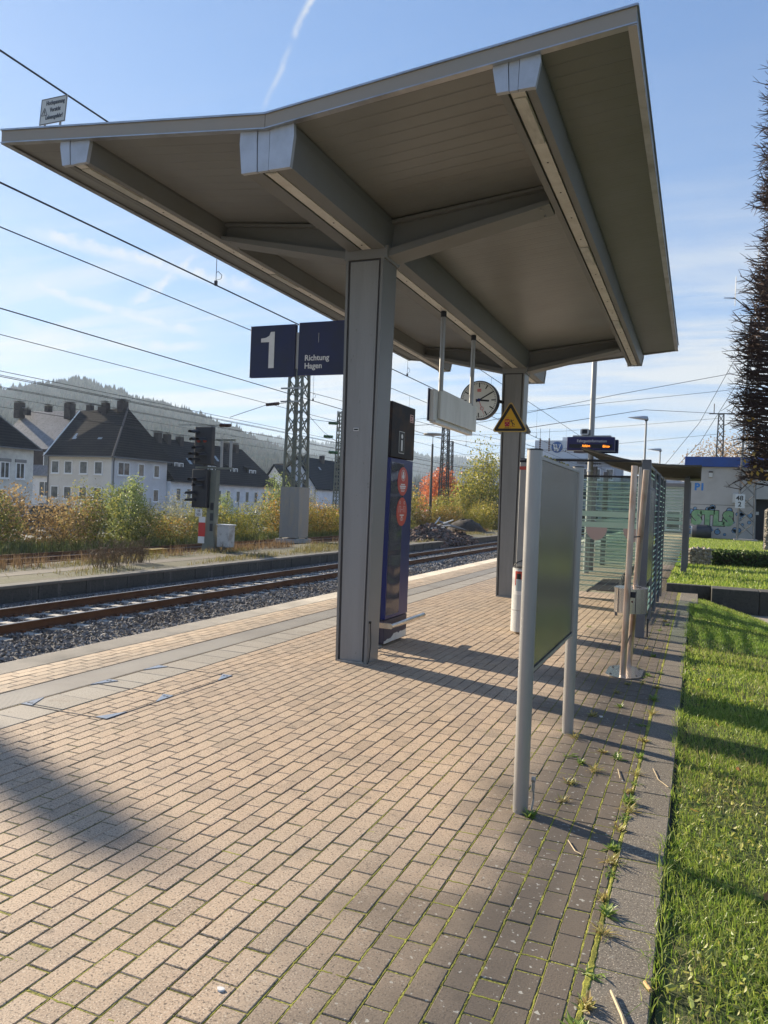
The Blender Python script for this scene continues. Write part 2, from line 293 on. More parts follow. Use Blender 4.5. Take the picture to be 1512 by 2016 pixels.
# paving stones: random tone per stone, granite speckle, dirt and lichen towards the grass side
def pave(name,tones,dirt=0.90,groove=None,speck=1.0):
    m=bpy.data.materials.new(name); m.use_nodes=True; n=m.node_tree.nodes; l=m.node_tree.links; b=n['Principled BSDF']; b.inputs['Roughness'].default_value=0.78; b.inputs['Specular IOR Level'].default_value=0.35
    g=n.new('ShaderNodeNewGeometry'); rp=n.new('ShaderNodeValToRGB'); l.new(g.outputs['Random Per Island'],rp.inputs[0])
    rp.color_ramp.elements[0].color=(*tones[0],1); rp.color_ramp.elements[1].color=(*tones[-1],1)
    for i,t in enumerate(tones[1:-1]): e=rp.color_ramp.elements.new((i+1)/(len(tones)-1)); e.color=(*t,1)
    cur=rp.outputs[0]
    def lay(cur,scale,c2,lo,hi,fac=1.0,det=3,kind='n'):
        if kind=='n': t=n.new('ShaderNodeTexNoise'); t.inputs['Detail'].default_value=det; o=t.outputs[0]
        else: t=n.new('ShaderNodeTexVoronoi'); o=t.outputs['Distance']
        t.inputs['Scale'].default_value=scale; l.new(g.outputs['Position'],t.inputs['Vector'])
        mr=n.new('ShaderNodeMapRange'); l.new(o,mr.inputs[0]); mr.inputs[1].default_value=lo; mr.inputs[2].default_value=hi; mr.inputs[4].default_value=fac
        mx=n.new('ShaderNodeMix'); mx.data_type='RGBA'; l.new(mr.outputs[0],mx.inputs[0]); l.new(cur,mx.inputs[6]); mx.inputs[7].default_value=(*c2,1); return mx.outputs[2],mr.outputs[0]
    cur,_=lay(cur,1.1,(0.30,0.26,0.21),0.45,0.8,0.5)
    cur,_=lay(cur,3.3,(0.22,0.18,0.14),0.56,0.72,0.45,5)
    cur,_=lay(cur,11,(0.16,0.13,0.10),0.70,0.74,0.5,1)
    cur,_=lay(cur,130,(0.13,0.105,0.085),0.54,0.64,0.75*speck,3)
    cur,_=lay(cur,160,(0.66,0.57,0.44),0.58,0.66,0.7*speck,2)
    cur,_=lay(cur,75,(0.08,0.065,0.05),0.64,0.70,0.8*speck,1)
    if dirt:
        sp=n.new('ShaderNodeSeparateXYZ'); l.new(g.outputs['Position'],sp.inputs[0])
        t=n.new('ShaderNodeTexNoise'); t.inputs['Scale'].default_value=1.3; t.inputs['Detail'].default_value=5; l.new(g.outputs['Position'],t.inputs['Vector'])
        a=n.new('ShaderNodeMath'); a.operation='MULTIPLY_ADD'; l.new(t.outputs[0],a.inputs[0]); a.inputs[1].default_value=1.6; l.new(sp.outputs[0],a.inputs[2])
        mr=n.new('ShaderNodeMapRange'); mr.interpolation_type='SMOOTHSTEP'; l.new(a.outputs[0],mr.inputs[0]); mr.inputs[1].default_value=-0.62; mr.inputs[2].default_value=0.22; mr.inputs[4].default_value=dirt
        mx=n.new('ShaderNodeMix'); mx.data_type='RGBA'; l.new(mr.outputs[0],mx.inputs[0]); l.new(cur,mx.inputs[6]); mx.inputs[7].default_value=(0.105,0.088,0.070,1); cur=mx.outputs[2]
        # pale lichen spots only where the stones are dirty
        v=n.new('ShaderNodeTexNoise'); v.inputs['Scale'].default_value=38; v.inputs['Detail'].default_value=2; l.new(g.outputs['Position'],v.inputs['Vector'])
        m2=n.new('ShaderNodeMapRange'); l.new(v.outputs[0],m2.inputs[0]); m2.inputs[1].default_value=0.66; m2.inputs[2].default_value=0.69
        k=n.new('ShaderNodeMath'); k.operation='MULTIPLY'; l.new(m2.outputs[0],k.inputs[0]); l.new(mr.outputs[0],k.inputs[1])
        mx=n.new('ShaderNodeMix'); mx.data_type='RGBA'; l.new(k.outputs[0],mx.inputs[0]); l.new(cur,mx.inputs[6]); mx.inputs[7].default_value=(0.42,0.41,0.36,1); cur=mx.outputs[2]
    l.new(cur,b.inputs['Base Color'])
    t=n.new('ShaderNodeTexNoise'); t.inputs['Scale'].default_value=150; t.inputs['Detail'].default_value=3; l.new(g.outputs['Position'],t.inputs['Vector'])
    bn=n.new('ShaderNodeBump'); bn.inputs['Strength'].default_value=0.5; bn.inputs['Distance'].default_value=0.0025; l.new(t.outputs[0],bn.inputs['Height'])
    l.new(bn.outputs[0],b.inputs['Normal']); return m
pavM=pave('paving_stone',[(0.35,0.265,0.19),(0.45,0.335,0.235),(0.47,0.35,0.245),(0.46,0.345,0.24),(0.495,0.375,0.265),(0.42,0.315,0.23)])
pavY=pave('yellow_paving_stone',[(0.46,0.35,0.24),(0.56,0.43,0.30),(0.59,0.46,0.32),(0.53,0.42,0.30)],False,speck=0.5)
pavS=pave('grey_slab',[(0.30,0.28,0.245),(0.36,0.33,0.285),(0.33,0.31,0.27)],False,speck=0.7)
pavK=pave('kerb_slab',[(0.165,0.145,0.115),(0.205,0.185,0.15),(0.15,0.135,0.108)],0.30,speck=1.3)
jn=bpy.data.materials.new('joint_moss'); jn.use_nodes=True
def joint():
    n=jn.node_tree.nodes; l=jn.node_tree.links; b=n['Principled BSDF']; b.inputs['Roughness'].default_value=0.95
    g=n.new('ShaderNodeNewGeometry'); sp=n.new('ShaderNodeSeparateXYZ'); l.new(g.outputs['Position'],sp.inputs[0])
    t=n.new('ShaderNodeTexNoise'); t.inputs['Scale'].default_value=1.5; t.inputs['Detail'].default_value=4; l.new(g.outputs['Position'],t.inputs['Vector'])
    # moss grows on the near part of the platform and by the grass, bare dirt under the canopy
    a=n.new('ShaderNodeMath'); a.operation='MULTIPLY_ADD'; l.new(sp.outputs[1],a.inputs[0]); a.inputs[1].default_value=-0.14; a.inputs[2].default_value=0.85
    a2=n.new('ShaderNodeMath'); a2.operation='MULTIPLY_ADD'; l.new(sp.outputs[0],a2.inputs[0]); a2.inputs[1].default_value=0.55; a2.inputs[2].default_value=0.95
    mx_=n.new('ShaderNodeMath'); mx_.operation='MAXIMUM'; l.new(a.outputs[0],mx_.inputs[0]); l.new(a2.outputs[0],mx_.inputs[1])
    s=n.new('ShaderNodeMath'); s.operation='ADD'; l.new(mx_.outputs[0],s.inputs[0]); l.new(t.outputs[0],s.inputs[1])
    mr=n.new('ShaderNodeMapRange'); l.new(s.outputs[0],mr.inputs[0]); mr.inputs[1].default_value=0.75; mr.inputs[2].default_value=1.15
    f=n.new('ShaderNodeTexNoise'); f.inputs['Scale'].default_value=90; f.inputs['Detail'].default_value=3; l.new(g.outputs['Position'],f.inputs['Vector'])
    rp=n.new('ShaderNodeValToRGB'); l.new(f.outputs[0],rp.inputs[0]); rp.color_ramp.elements[0].position=0.35; rp.color_ramp.elements[0].color=(0.12,0.12,0.022,1); rp.color_ramp.elements[1].position=0.65; rp.color_ramp.elements[1].color=(0.36,0.35,0.06,1)
    mx=n.new('ShaderNodeMix'); mx.data_type='RGBA'; l.new(mr.outputs[0],mx.inputs[0]); mx.inputs[6].default_value=(0.06,0.045,0.03,1); l.new(rp.outputs[0],mx.inputs[7]); l.new(mx.outputs[2],b.inputs['Base Color'])
    bn=n.new('ShaderNodeBump'); bn.inputs['Strength'].default_value=1; bn.inputs['Distance'].default_value=0.006; l.new(f.outputs[0],bn.inputs['Height']); l.new(bn.outputs[0],b.inputs['Normal'])
joint()
# ------------------------------------------------------------------ ground, platform and paving
grav=mat('yard_ground',(0.13,0.115,0.095),0.95,0.0,n1=(0.35,(0.10,0.11,0.055),0.45,0.6),n2=(9,(0.06,0.052,0.043),0.45,0.7),bump=(8,0.6,0.03))
gsheet=MB(); gsheet.add([(-2650,-90,-1.06),(1250,-90,-1.06),(1250,3000,-1.06),(-2650,3000,-1.06)],[(0,1,2,3)])
tag(gsheet.build('ground',grav,loc=(0,0,-1.06)),kind='structure')
pl=MB(); pl.box(-5.84,-0.08,-8,110,-1.05,-0.0025)
tag(pl.build('platform',jn,loc=(0,0,-1.05)),kind='structure')
pf=MB(); pf.box(-5.88,-5.843,-8,110,-1.05,-0.10); tag(pf.build('platform_edge_wall',conc,loc=(-5.86,0,-1.05)),'grey concrete face under the platform edge','platform wall')
def stones(x0,x1,px,y0,y1,py,stagger,gap,ch=0.003,jit=0.0012,seed=1,zoff=0.0):
    g=np.random.default_rng(seed); out=[]
    nx=int(round((x1-x0)/px))
    xs=[];ys=[]
    for i in range(nx):
        off=(stagger if i%2 else 0.0); k=np.arange(int((y1-y0)/py)+1); xs.append(np.full(len(k),x0+i*px)); ys.append(y0+off+k*py)
    X=np.concatenate(xs)+g.normal(0,jit,sum(map(len,xs))); Y=np.concatenate(ys)+g.normal(0,jit*1.6,len(X)); n=len(X)
    Z=zoff+np.clip(g.normal(0.0008,0.0009,n),0.0002,.004); tx=g.normal(0,0.004,n); ty=g.normal(0,0.003,n)
    a=gap/2; w=px; h=py
    P=np.array([[a,a],[w-a,a],[w-a,h-a],[a,h-a]]); T=np.array([[a+ch,a+ch],[w-a-ch,a+ch],[w-a-ch,h-a-ch],[a+ch,h-a-ch]])
    V=np.zeros((n,12,3)); 
    for j in range(4):
        for blk,(q,zz) in enumerate(((T[j],0.0),(P[j],-ch),(P[j],-0.016))):
            V[:,blk*4+j,0]=X+q[0]; V[:,blk*4+j,1]=Y+q[1]; V[:,blk*4+j,2]=Z+zz+(q[0]-w/2)*tx+(q[1]-h/2)*ty
    f=[[0,1,2,3]]
    for j in range(4): k=(j+1)%4; f+=[[4+j,4+k,k,j],[8+j,8+k,4+k,4+j]]
    F=(np.array(f)[None]+12*np.arange(n)[:,None,None]).reshape(-1,4)
    return V.reshape(-1,3),F
# 10 x 20 cm stones between the slabs and the kerb; joints line up with x=-1.93
V,F=stones(-4.23,-0.33,0.1,-4.04,70,0.2,0.1,0.0068,seed=3)
tag(rawmesh('paving',V,F,pavM),kind='structure')
V,F=stones(-5.48,-4.98,0.1,-4.0,95,0.2,0.1,0.006,seed=4)
tag(rawmesh('paving_yellow_strip',V,F,pavY),kind='structure')
V,F=stones(-4.61,-4.23,0.35,-4.03,95,0.31,0,0.006,seed=5); V[:,0]+=0.02
tag(rawmesh('slab_strip',V,F,pavS),kind='structure')
V,F=stones(-0.280,-0.08,0.20,-4.02,15.0,0.31,0,0.006,seed=6)
tag(rawmesh('kerb',V,F,pavK),kind='structure')
# narrow row along the kerb (cut stones), leaving a mossy gap
V,F=stones(-0.332,-0.294,0.038,-4.0,15.2,0.2,0,0.005,seed=8); tag(rawmesh('paving_cut_row',V,F,pavM),kind='structure')
# moss swelling out of the joints, thick by the grass, thin further in
def moss():
    g=np.random.default_rng(44); V=[];F=[]
    def ribbon(xs,ys,hw,axis):
        n=len(hw); hw=np.maximum(hw,0); k0=len(V); 
        for i in range(n):
            w_=hw[i]; j=g.normal(0,.0012)
            top=-.002+min(w_*.5,.005)
            for s_,z in ((-1,-.003),(-.5,top),(.5,top*.9),(1,-.003)):
                if axis=='y': V.append((xs[i]+j+s_*w_,ys[i],z))
                else: V.append((xs[i],ys[i]+j+s_*w_,z))
        for i in range(n-1):
            if hw[i]<=0.0008 and hw[i+1]<=0.0008: continue
            a=k0+4*i
            for q in range(3): F.append((a+q,a+q+1,a+q+5,a+q+4))
    def nz(t,sd):
        r_=np.random.default_rng(sd); return sum(np.sin(t*f+r_.uniform(0,6.28))*a for f,a in ((1.7,.5),(5.3,.5),(17,.35),(61,.35),(150,.3)))
    for k in range(0,38):
        xj=-.33-.1*k; ys=np.arange(1.8,15,.013 if k<16 else .02); 
        amt=np.clip(1.15-.085*k,-.6,1)+np.clip((4.6-ys)*.22,-.9,.45)
        hw=.0052*(amt*.75+.42*nz(ys,100+k)); ribbon(np.full(len(ys),xj),ys,np.minimum(hw,.0105),'y')
        if k<30:
            for y in np.arange(1.96-.2 if k%2 else 1.86-.2,9,.2)+0.0:
                xs=np.linspace(xj-.1,xj,9); a0=1.0-.075*k+np.clip((4.6-y)*.2,-.9,.4)
                ribbon(xs,np.full(9,y+.1 if False else y),np.minimum(.0045*(a0*.7+.5*g.normal(0,1)+.35*nz(xs*3,int(y*50)+k)),.007),'x')
    ys=np.arange(1.8,15,.012); ribbon(np.full(len(ys),-.286),ys,np.clip(.010+.006*nz(ys,7),.003,.019),'y')
    return V,F
mossM=mat('moss_cushion',(0.16,0.16,0.02),.95,0.0,n1=(9,(0.34,0.34,0.05),.42,.62),n2=(70,(0.07,0.075,0.012),.55,.7),bump=(160,.8,.004))
V,F=moss(); tag(rawmesh('joint_moss_cushions',V,F,mossM),kind='stuff')
kb=MB(); kb.box(-0.08,-0.068,-4,15.0,-0.3,-0.035); tag(kb.build('kerb_side',concDark,loc=(-0.07,0,-0.3)),kind='structure')
kb=MB(); kb.bbox(-0.27,0.05,15.05,17.0,-0.2,0.004,0.006); tag(kb.build('kerb_corner_block',pavK),'weathered grey slab closing the kerb at the dark retaining wall','slab')
# ribbed tactile strips: real ribs, one slab every 0.3 m
def ribs(x0,x1,y0,y1,pitch,slope,z0,h,name,m,seglen=0.31):
    v=[];fq=[]
    g=np.random.default_rng(2); y=y0
    k=0
    while y<y1:
        base=len(v); dxr=(x1-x0)
        a=y; b=y+pitch*0.72
        ya=[a,a,b,b]
        V=[(x0,a,z0),(x0,a+pitch*.12,z0+h),(x0,b-pitch*.12,z0+h),(x0,b,z0)]
        W=[(x1,p[1]+slope*dxr,p[2]) for p in V]
        v+=V+W; fq+=[[base,base+4,base+5,base+1],[base+1,base+5,base+6,base+2],[base+2,base+6,base+7,base+3]]
        y+=pitch
    return v,fq
base=MB(); base.box(-5.845,-5.49,-4,95,-0.03,-0.002); tag(base.build('edge_slab_strip',concE,loc=(-5.67,0,-0.03)),kind='structure')
v,fq=ribs(-5.84,-5.495,-4,60,0.026,-1.6,-0.003,0.0045,'r',concE); tag(rawmesh('edge_ribs',v,fq,concE),kind='structure')
base=MB(); base.box(-4.965,-4.625,-4,95,-0.03,-0.002); tag(base.build('guide_slab_strip',guideM,loc=(-4.8,0,-0.03)),kind='structure')
v,fq=ribs(-4.96,-4.63,-4,40,0.022,-0.1,-0.003,0.003,'r',guideM); tag(rawmesh('guide_ribs',v,fq,guideM),kind='structure')
# access cover with six cut-in triangular steel corners
cov=empty('access_cover',(-4.2,5.0,0),'paved access cover with six pale triangular steel corner plates in the platform','access cover')
cm=MB()
for (x,y,sx_,sy) in [(-4.60,4.30,1,1),(-4.60,5.22,1,-1),(-3.80,4.30,-1,1),(-3.80,5.05,-1,-1),(-3.80,5.88,-1,-1),(-4.60,5.88,1,-1)]:
    t=MB(); t.prism([(x,y),(x+0.10*sx_,y),(x,y+0.22*sy)],'z',-0.01,0.007)
    tr=t.build('corner_plate',trim,cov)
    if (x,y) in ((-4.60,4.30),(-4.60,5.22),(-3.80,5.05),(-3.80,5.88)):
        h=MB()
        for q in (0.025,0.055): h.ring((x+q*sx_,y+0.045*sy,0.0068),'z',0.011,0.0015,12)
        h.build('lifting_hole',black,tr)
cj=MB()
for y in (4.30,5.06,5.88): cj.box(-4.60,-3.80,y-0.006,y+0.006,-0.01,0.0035)
for x in (-3.80,): cj.box(x-0.006,x+0.006,4.3,5.88,-0.01,0.0035)
cj.build('cover_joint',dark,cov)
# ------------------------------------------------------------------ canopy
Y0,Y1=5.0,15.3; XL,XC,XR=-5.80,-3.12,-0.48
cano=empty('platform_canopy',(XC,10.0,0),'grey steel butterfly canopy on two columns over the platform','canopy')
def zt(x): return 4.48+0.1*abs(x-XC)     # top of the roof sheet
def zs(x): return 4.375+0.1*abs(x-XC)     # underside
rf=MB(); rf.prism([(XL+.03,zt(XL)-.03),(XC,zt(XC)-.03),(XR-.03,zt(XR)-.03),(XR-.03,zs(XR)+.01),(XC,zs(XC)+.01),(XL+.03,zs(XL)+.01)],'y',Y0+.03,Y1-.03); rf.build('roof',fasc,cano)
def quad(x0,x1,y0,y1,z,m,name,par):
    b=MB(); b.prism([(x0,z(x0)),(x1,z(x1)),(x1,z(x1)+.006),(x0,z(x0)+.006)],'y',y0,y1); return b.build(name,m,par)
quad(XL+.04,XC,Y0+.035,Y1-.035,zs,soffit,'soffit',cano); quad(XC,-1.22,Y0+.035,Y1-.035,zs,soffit,'soffit',cano); quad(-1.22,XR-.04,Y0+.035,Y1-.035,zs,soffitG,'soffit',cano)
fa=MB()
for a,b in ((XL,XC-.002),(XC+.002,XR)):
    for (ya,yb) in ((Y0,Y0+.028),(Y1-.028,Y1)):
        fa.prism([(a,zt(a)-.012),(b,zt(b)-.012),(b,zs(b)-.012),(a,zs(a)-.012)],'y',ya,yb)
fa.build('front_fascia',fasc,cano)
tr=MB()
for a,b in ((XL-.006,XC),(XC,XR+.006)):
    for (ya,yb) in ((Y0-.012,Y0+.05),(Y1-.05,Y1+.012)):
        tr.prism([(a,zt(a)),(b,zt(b)),(b,zt(b)-.014),(a,zt(a)-.014)],'y',ya,yb)
        tr.prism([(a,zs(a)-.008),(b,zs(b)-.008),(b,zs(b)-.016),(a,zs(a)-.016)],'y',ya+.004,yb)
tr.build('fascia_trim',trim,cano)
for x,m,s in ((XL,fasc,1),(XR,fascD,-1)):
    sf=MB(); sf.box(min(x,x+s*.028),max(x,x+s*.028),Y0+.03,Y1-.03,zs(x)-.012,zt(x)-.014); sf.build('side_fascia',m,cano)
    sf=MB(); sf.box(min(x-s*.012,x+s*.05),max(x-s*.012,x+s*.05),Y0,Y1,zt(x)-.013,zt(x)+.002); sf.box(min(x-s*.005,x+s*.05),max(x-s*.005,x+s*.05),Y0,Y1,zs(x)-.024,zs(x)-.014); sf.build('side_trim',trim,cano)
def beam(x,zb,wt,wb,top,lamps):
    # prism with lower chamfers along the platform; a light strip let into its underside
    s=MB(); n=8; ys=[Y0+.07]+[Y0+.07+(Y1-Y0-.14)*k/n for k in range(1,n+1)]
    h=top-zb
    prof=lambda dz:[(x-wt/2,top),(x-wt/2-.004,top-h*.25),(x-wb/2,zb+dz),(x-.066,zb+dz),(x-.066,zb+dz+.03),(x+.066,zb+dz+.03),(x+.066,zb+dz),(x+wb/2,zb+dz),(x+wt/2+.004,top-h*.25),(x+wt/2,top)]
    s.prism(prof(0),'y',ys[0],ys[-1]); b=s.build('beam',beamp,cano)
    c=MB(); y=Y0+.10
    segs=[]
    for (a,e) in lamps: segs.append((a,e))
    c.box(x-.048,x+.048,Y0+.09,Y1-.09,zb+.004,zb+.018); c.build('cover_strip',strip,b)
    for (a,e) in segs:
        d=MB(); d.bbox(x-.044,x+.044,a,e,zb-.006,zb+.0035,.003); d.build('lamp_diffuser',diff,b)
    sc=MB()
    y=Y0+1.2
    while y<Y1-.3:
        if not any(a-.05<y<e+.05 for a,e in segs): sc.ring((x,y,zb+.001),'z',.008,.004,8)
        y+=0.62
    sc.build('screw',black,b)
    for ya,yb in ((Y0+.035,Y0+.066),(Y1-.066,Y1-.035)):
        for k,(u0,u1) in enumerate(((-1,-.36),(-.33,.10),(.13,1))):
            e=MB(); t=lambda q,ww:x+q*ww/2
            zt_=top; e.prism([(t(u0,wt+.02),zt_),(t(u0,wt+.03),zt_-h*.3),(t(u0,wb+.02),zb-.012),(t(u1,wb+.02),zb-.012),(t(u1,wt+.03),zt_-h*.3),(t(u1,wt+.02),zt_)],'y',ya-(.006 if k!=1 else 0),yb)
            e.build('end_cap',capm,b)
    return b
beam(XC,4.075,.44,.40,zs(XC)+.012,[(Y0+.10,Y0+.12)])
beam(-1.23,4.365,.29,.24,zs(-1.23)+.012,[(Y0+.16,Y0+.85),(8.3,8.9),(11.6,12.1)])
beam(-4.99,4.365,.29,.24,zs(-4.99)+.012,[(Y0+.16,Y0+.85),(8.3,8.9),(11.6,12.1)])
COLY=(7.14,13.74); CX=-3.145
for yc in COLY:
    for s in (-1,1):
        xa,xb=XC+s*.20,(-1.23 if s>0 else -4.99)-s*.13
        za,zb_=4.03,4.36
        a=MB()
        # web
        vs=[]
        for (x,z) in ((xa,za+.05),(xb,zb_+.03),(xb,zs(xb)-.03),(xa,4.345)):
            for y in (yc-.05,yc+.05): vs.append((x,y,z))
        a.add(vs,[(0,2,4,6),(1,7,5,3),(0,1,3,2),(2,3,5,4),(4,5,7,6),(6,7,1,0)]); ar=a.build('cross_arm',beamp,cano)
        for (z1,z2,z3,z4,hw) in ((za-.02,zb_-.01,zb_+.035,za+.055,.14),(4.34,zs(xb)-.035,zs(xb)-.008,4.372,.11)):
            a=MB(); vs=[]
            for (x,z) in ((xa,z1),(xb,z2),(xb,z3),(xa,z4)):
                for y in (yc-hw,yc+hw): vs.append((x,y,z))
            a.add(vs,[(0,2,4,6),(1,7,5,3),(0,1,3,2),(2,3,5,4),(4,5,7,6),(6,7,1,0)]); a.build('flange',beamp,ar)
    hd=MB(); hd.frus((CX,yc,3.99),.44,.36,(XC,yc,4.10),.46,.40); hd.build('column_head',beamp,cano)
cold=mat('column_panel',(0.255,0.258,0.255),0.5,0.0,n1=(1.3,(0.205,0.205,0.20),0.40,0.66,(4,4,0.35)),n2=(26,(0.13,0.12,0.11),0.65,0.72,(1,1,0.5)),bump=(120,0.04,0.001))
for yc in COLY:
    g0,g1=(.335,.30),(.40,.36); zb,zt_=0.0,3.995
    fr=lambda f0,f1,dx0,dx1,dy0,dy1,w0,w1,d0,d1:None
    c=MB(); c.frus((CX,yc,.01),g0[0]-.05,g0[1]-.05,(CX,yc,zt_),g1[0]-.05,g1[1]-.05); cc=c.build('column',groove,cano)
    for s in (-1,1):
        p=MB(); p.frus((CX+s*(g0[0]/2-.0125),yc,zb),.025,g0[1],(CX+s*(g1[0]/2-.0125),yc,zt_),.025,g1[1]); p.build('side_plate',paint,cc)
        p=MB()
        p.frus((CX,yc+s*(g0[1]/2-.018),.02),g0[0]-.095,.024,(CX,yc+s*(g1[1]/2-.018),zt_-.025),g1[0]-.095,.024); p.build('front_panel',cold,cc)
        p=MB(); p.box(CX-g0[0]/2+.026,CX+g0[0]/2-.026,yc+s*(g0[1]/2)-.011,yc+s*(g0[1]/2)+.011,0.0,.019) ; p.build('foot_plate',galv,cc)
    hs=MB(); hs.frus((CX,yc-(g0[1]/2+.0265)+.022,1.13),.238,.002,(CX,yc-(g0[1]/2+.0265)+.0215,1.134),.238,.002)
# wire lead at the foot of the near column
gw=MB(); xw=CX+.1675+.004
gw.path([(xw+.012,7.03,.42),(xw+.012,7.03,.38),(xw+.018,7.04,.2),(xw+.012,7.02,.03),(xw+.004,7.0,.0)],.005,6); gw.ring((xw-.004,7.03,.41),'x',.012,.02,10); gw.build('earthing_cable',black,cano)
# little sticker on the near column
st=MB(); st.box(CX-.055,CX+.0,6.969,6.9705,2.30,2.33); st.box(CX-.05,CX-.005,6.9675,6.969,2.307,2.323,1)
st.build('sticker',[white,dark],cano)

# galvanised bolts where the arms meet the side beams, one small junction box and its cable on the near column
for yc in COLY:
    for x,z in ((-1.44,4.35),(-4.78,4.35),(-3.0,4.035),(-3.24,4.035)):
        b=MB()
        for q in (-.09,.09): b.ring((x,yc+q,z-.030 if abs(x-CX)>1 else z-.050),'z',.012,.02,6)
        b.build('bolt',galv,cano)
# ------------------------------------------------------------------ things on the platform
X_,Z_,Y_=(1,0,0),(0,0,1),(0,1,0)
def thing(name,loc,label,cat,group=None): return empty(name,loc,label,cat,group)
# platform number signs
def navysign(x0,x1,z0,z1,y,label):
    t=thing('platform_sign',((x0+x1)/2,y,z0),label,'sign')
    b=MB(); b.bbox(x0,x1,y,y+.05,z0,z1,.004); b.build('sign_panel',navyD,t)
    b=MB(); b.box(x0,x1,y-.0015,y+.0005,z1-.006,z1); b.box(x0,x1,y-.0015,y+.0005,z0,z0+.006); b.build('edge_trim',navy,t)
    return t
s1=navysign(-4.555,-4.005,2.895,3.445,7.17,'square navy sign with a large white 1 left of the near canopy column')
b=MB(); nx,nz=-4.42,2.99
b.prism([(nx+.10,nz),(nx+.165,nz),(nx+.165,nz+.385),(nx+.118,nz+.385),(nx+.10,nz+.345),(nx+.06,nz+.325),(nx,nz+.318),(nx,nz+.278),(nx+.10,nz+.278)],'y',7.166,7.1695); b.build('numeral',white,s1)
b=MB(); b.box(-4.03,-3.97,7.19,7.23,2.98,3.36); b.build('hanger_plate',alu,s1)
b=MB(); b.tube((-4.0,7.21,3.2),(-3.33,7.21,3.2),.02); b.build('bracket_arm',galv,s1)
s2=navysign(-3.965,-3.415,2.905,3.455,7.17,'square navy sign reading Richtung Hagen beside the near column')
text('lettering','Richtung\nHagen',.083,(-3.885,7.166,3.055),X_,Z_,white,s2,sx=.98,space=1.0,offset=.0012)
b=MB(); b.box(-3.73,-3.727,7.166,7.169,3.24,3.34); b.build('scratch',offw,s2)
# info pillar
kx=-3.175
k=thing('information_pillar',(-3.33,8.3,0),'tall navy information pillar with white i and two round red stickers','information pillar')
b=MB(); b.bbox(-3.47,-3.235,7.96,8.60,.02,2.70,.006); b.build('body',navyD,k)
b=MB(); b.bbox(-3.35,-3.30,7.945,7.97,.3,2.6,.004); b.build('door_seam',navy,k)
rustpanel=mat('burnt_head_panel',(0.014,0.012,0.016),0.6,0.0,n1=(2.6,(0.075,0.036,0.014),0.46,0.70,(1,1,1.2)),n2=(9,(0.016,0.014,0.022),0.5,0.68),spec=0.25)
b=MB(); b.bbox(-3.232,kx,7.925,8.665,2.115,2.73,.006); hd=b.build('head_panel',rustpanel,k)
def wav(m,n,l,b_,cur,g):
    t=n.new('ShaderNodeTexWave'); t.inputs['Scale'].default_value=1.6; t.inputs['Distortion'].default_value=3.5; t.inputs['Detail'].default_value=2; t.bands_direction='Z'; l.new(g.outputs['Position'],t.inputs['Vector'])
    bn=n.new('ShaderNodeBump'); bn.inputs['Strength'].default_value=0.30; bn.inputs['Distance'].default_value=0.02; l.new(t.outputs[0],bn.inputs['Height']); l.new(bn.outputs[0],b_.inputs['Normal'])
film=mat('glossy_film',(0.02,0.025,0.06),0.12,0.15,extra=wav)
b=MB(); b.bbox(-3.232,kx-.004,7.94,8.655,.30,2.105,.005); lp=b.build('front_panel',navy,k)
b=MB(); b.box(kx-.004,kx-.002,7.965,8.36,.34,2.06); b.build('poster_film',film,lp)
b=MB(); b.bbox(-3.232,kx-.008,7.945,8.655,.03,.292,.004); bs=b.build('base_panel',mat('worn_base',(0.035,0.032,0.06),0.6,0.0,n1=(6,(0.03,0.03,0.06),0.4,0.7)),k)
b=MB(); rr=random.Random(4); pts=[(7.95,.03)]
for i in range(15): pts.append((7.95+.7*i/14,.05+.04*rr.random()+.055*(i/14)))
pts.append((8.65,.03)); b.prism(pts,'x',kx-.0085,kx-.0065); b.build('bare_metal_edge',offw,bs)
b=MB(); b.prism([(8.16,2.17),(8.33,2.17),(8.33,2.42),(8.16,2.42)],'x',kx,kx+.0015); fr=b.build('info_frame',offw,hd)
b=MB(); b.prism([(8.166,2.176),(8.324,2.176),(8.324,2.414),(8.166,2.414)],'x',kx+.001,kx+.003); b.build('info_field',black,hd)
b=MB(); b.ring((kx+.003,8.245,2.365),'x',.026,.002,20); b.box(kx+.003,kx+.005,8.225,8.265,2.20,2.322); b.build('letter_i',white,hd)
salmon=mat('sticker_red',(0.50,0.055,0.035),0.35); pale=mat('logo_pink',(0.75,0.45,0.40),0.5)
def frame_logo(y0,y1,z0,z1,par,x):
    b=MB(); w_=.008
    for a in ((y0,y1,z0,z0+w_),(y0,y1,z1-w_,z1),(y0,y0+w_,z0+w_,z1-w_),(y1-w_,y1,z0+w_,z1-w_)): b.box(x,x+.002,*a)
    b.build('logo_frame',pale,par); 
frame_logo(8.49,8.60,2.555,2.645,hd,kx+.0005); text('logo_letters','DB',.075,(kx+.0015,8.4965,2.573),Y_,Z_,pale,hd,sx=.95,offset=.001)
Q_=.80  # stickers are drawn at this scale
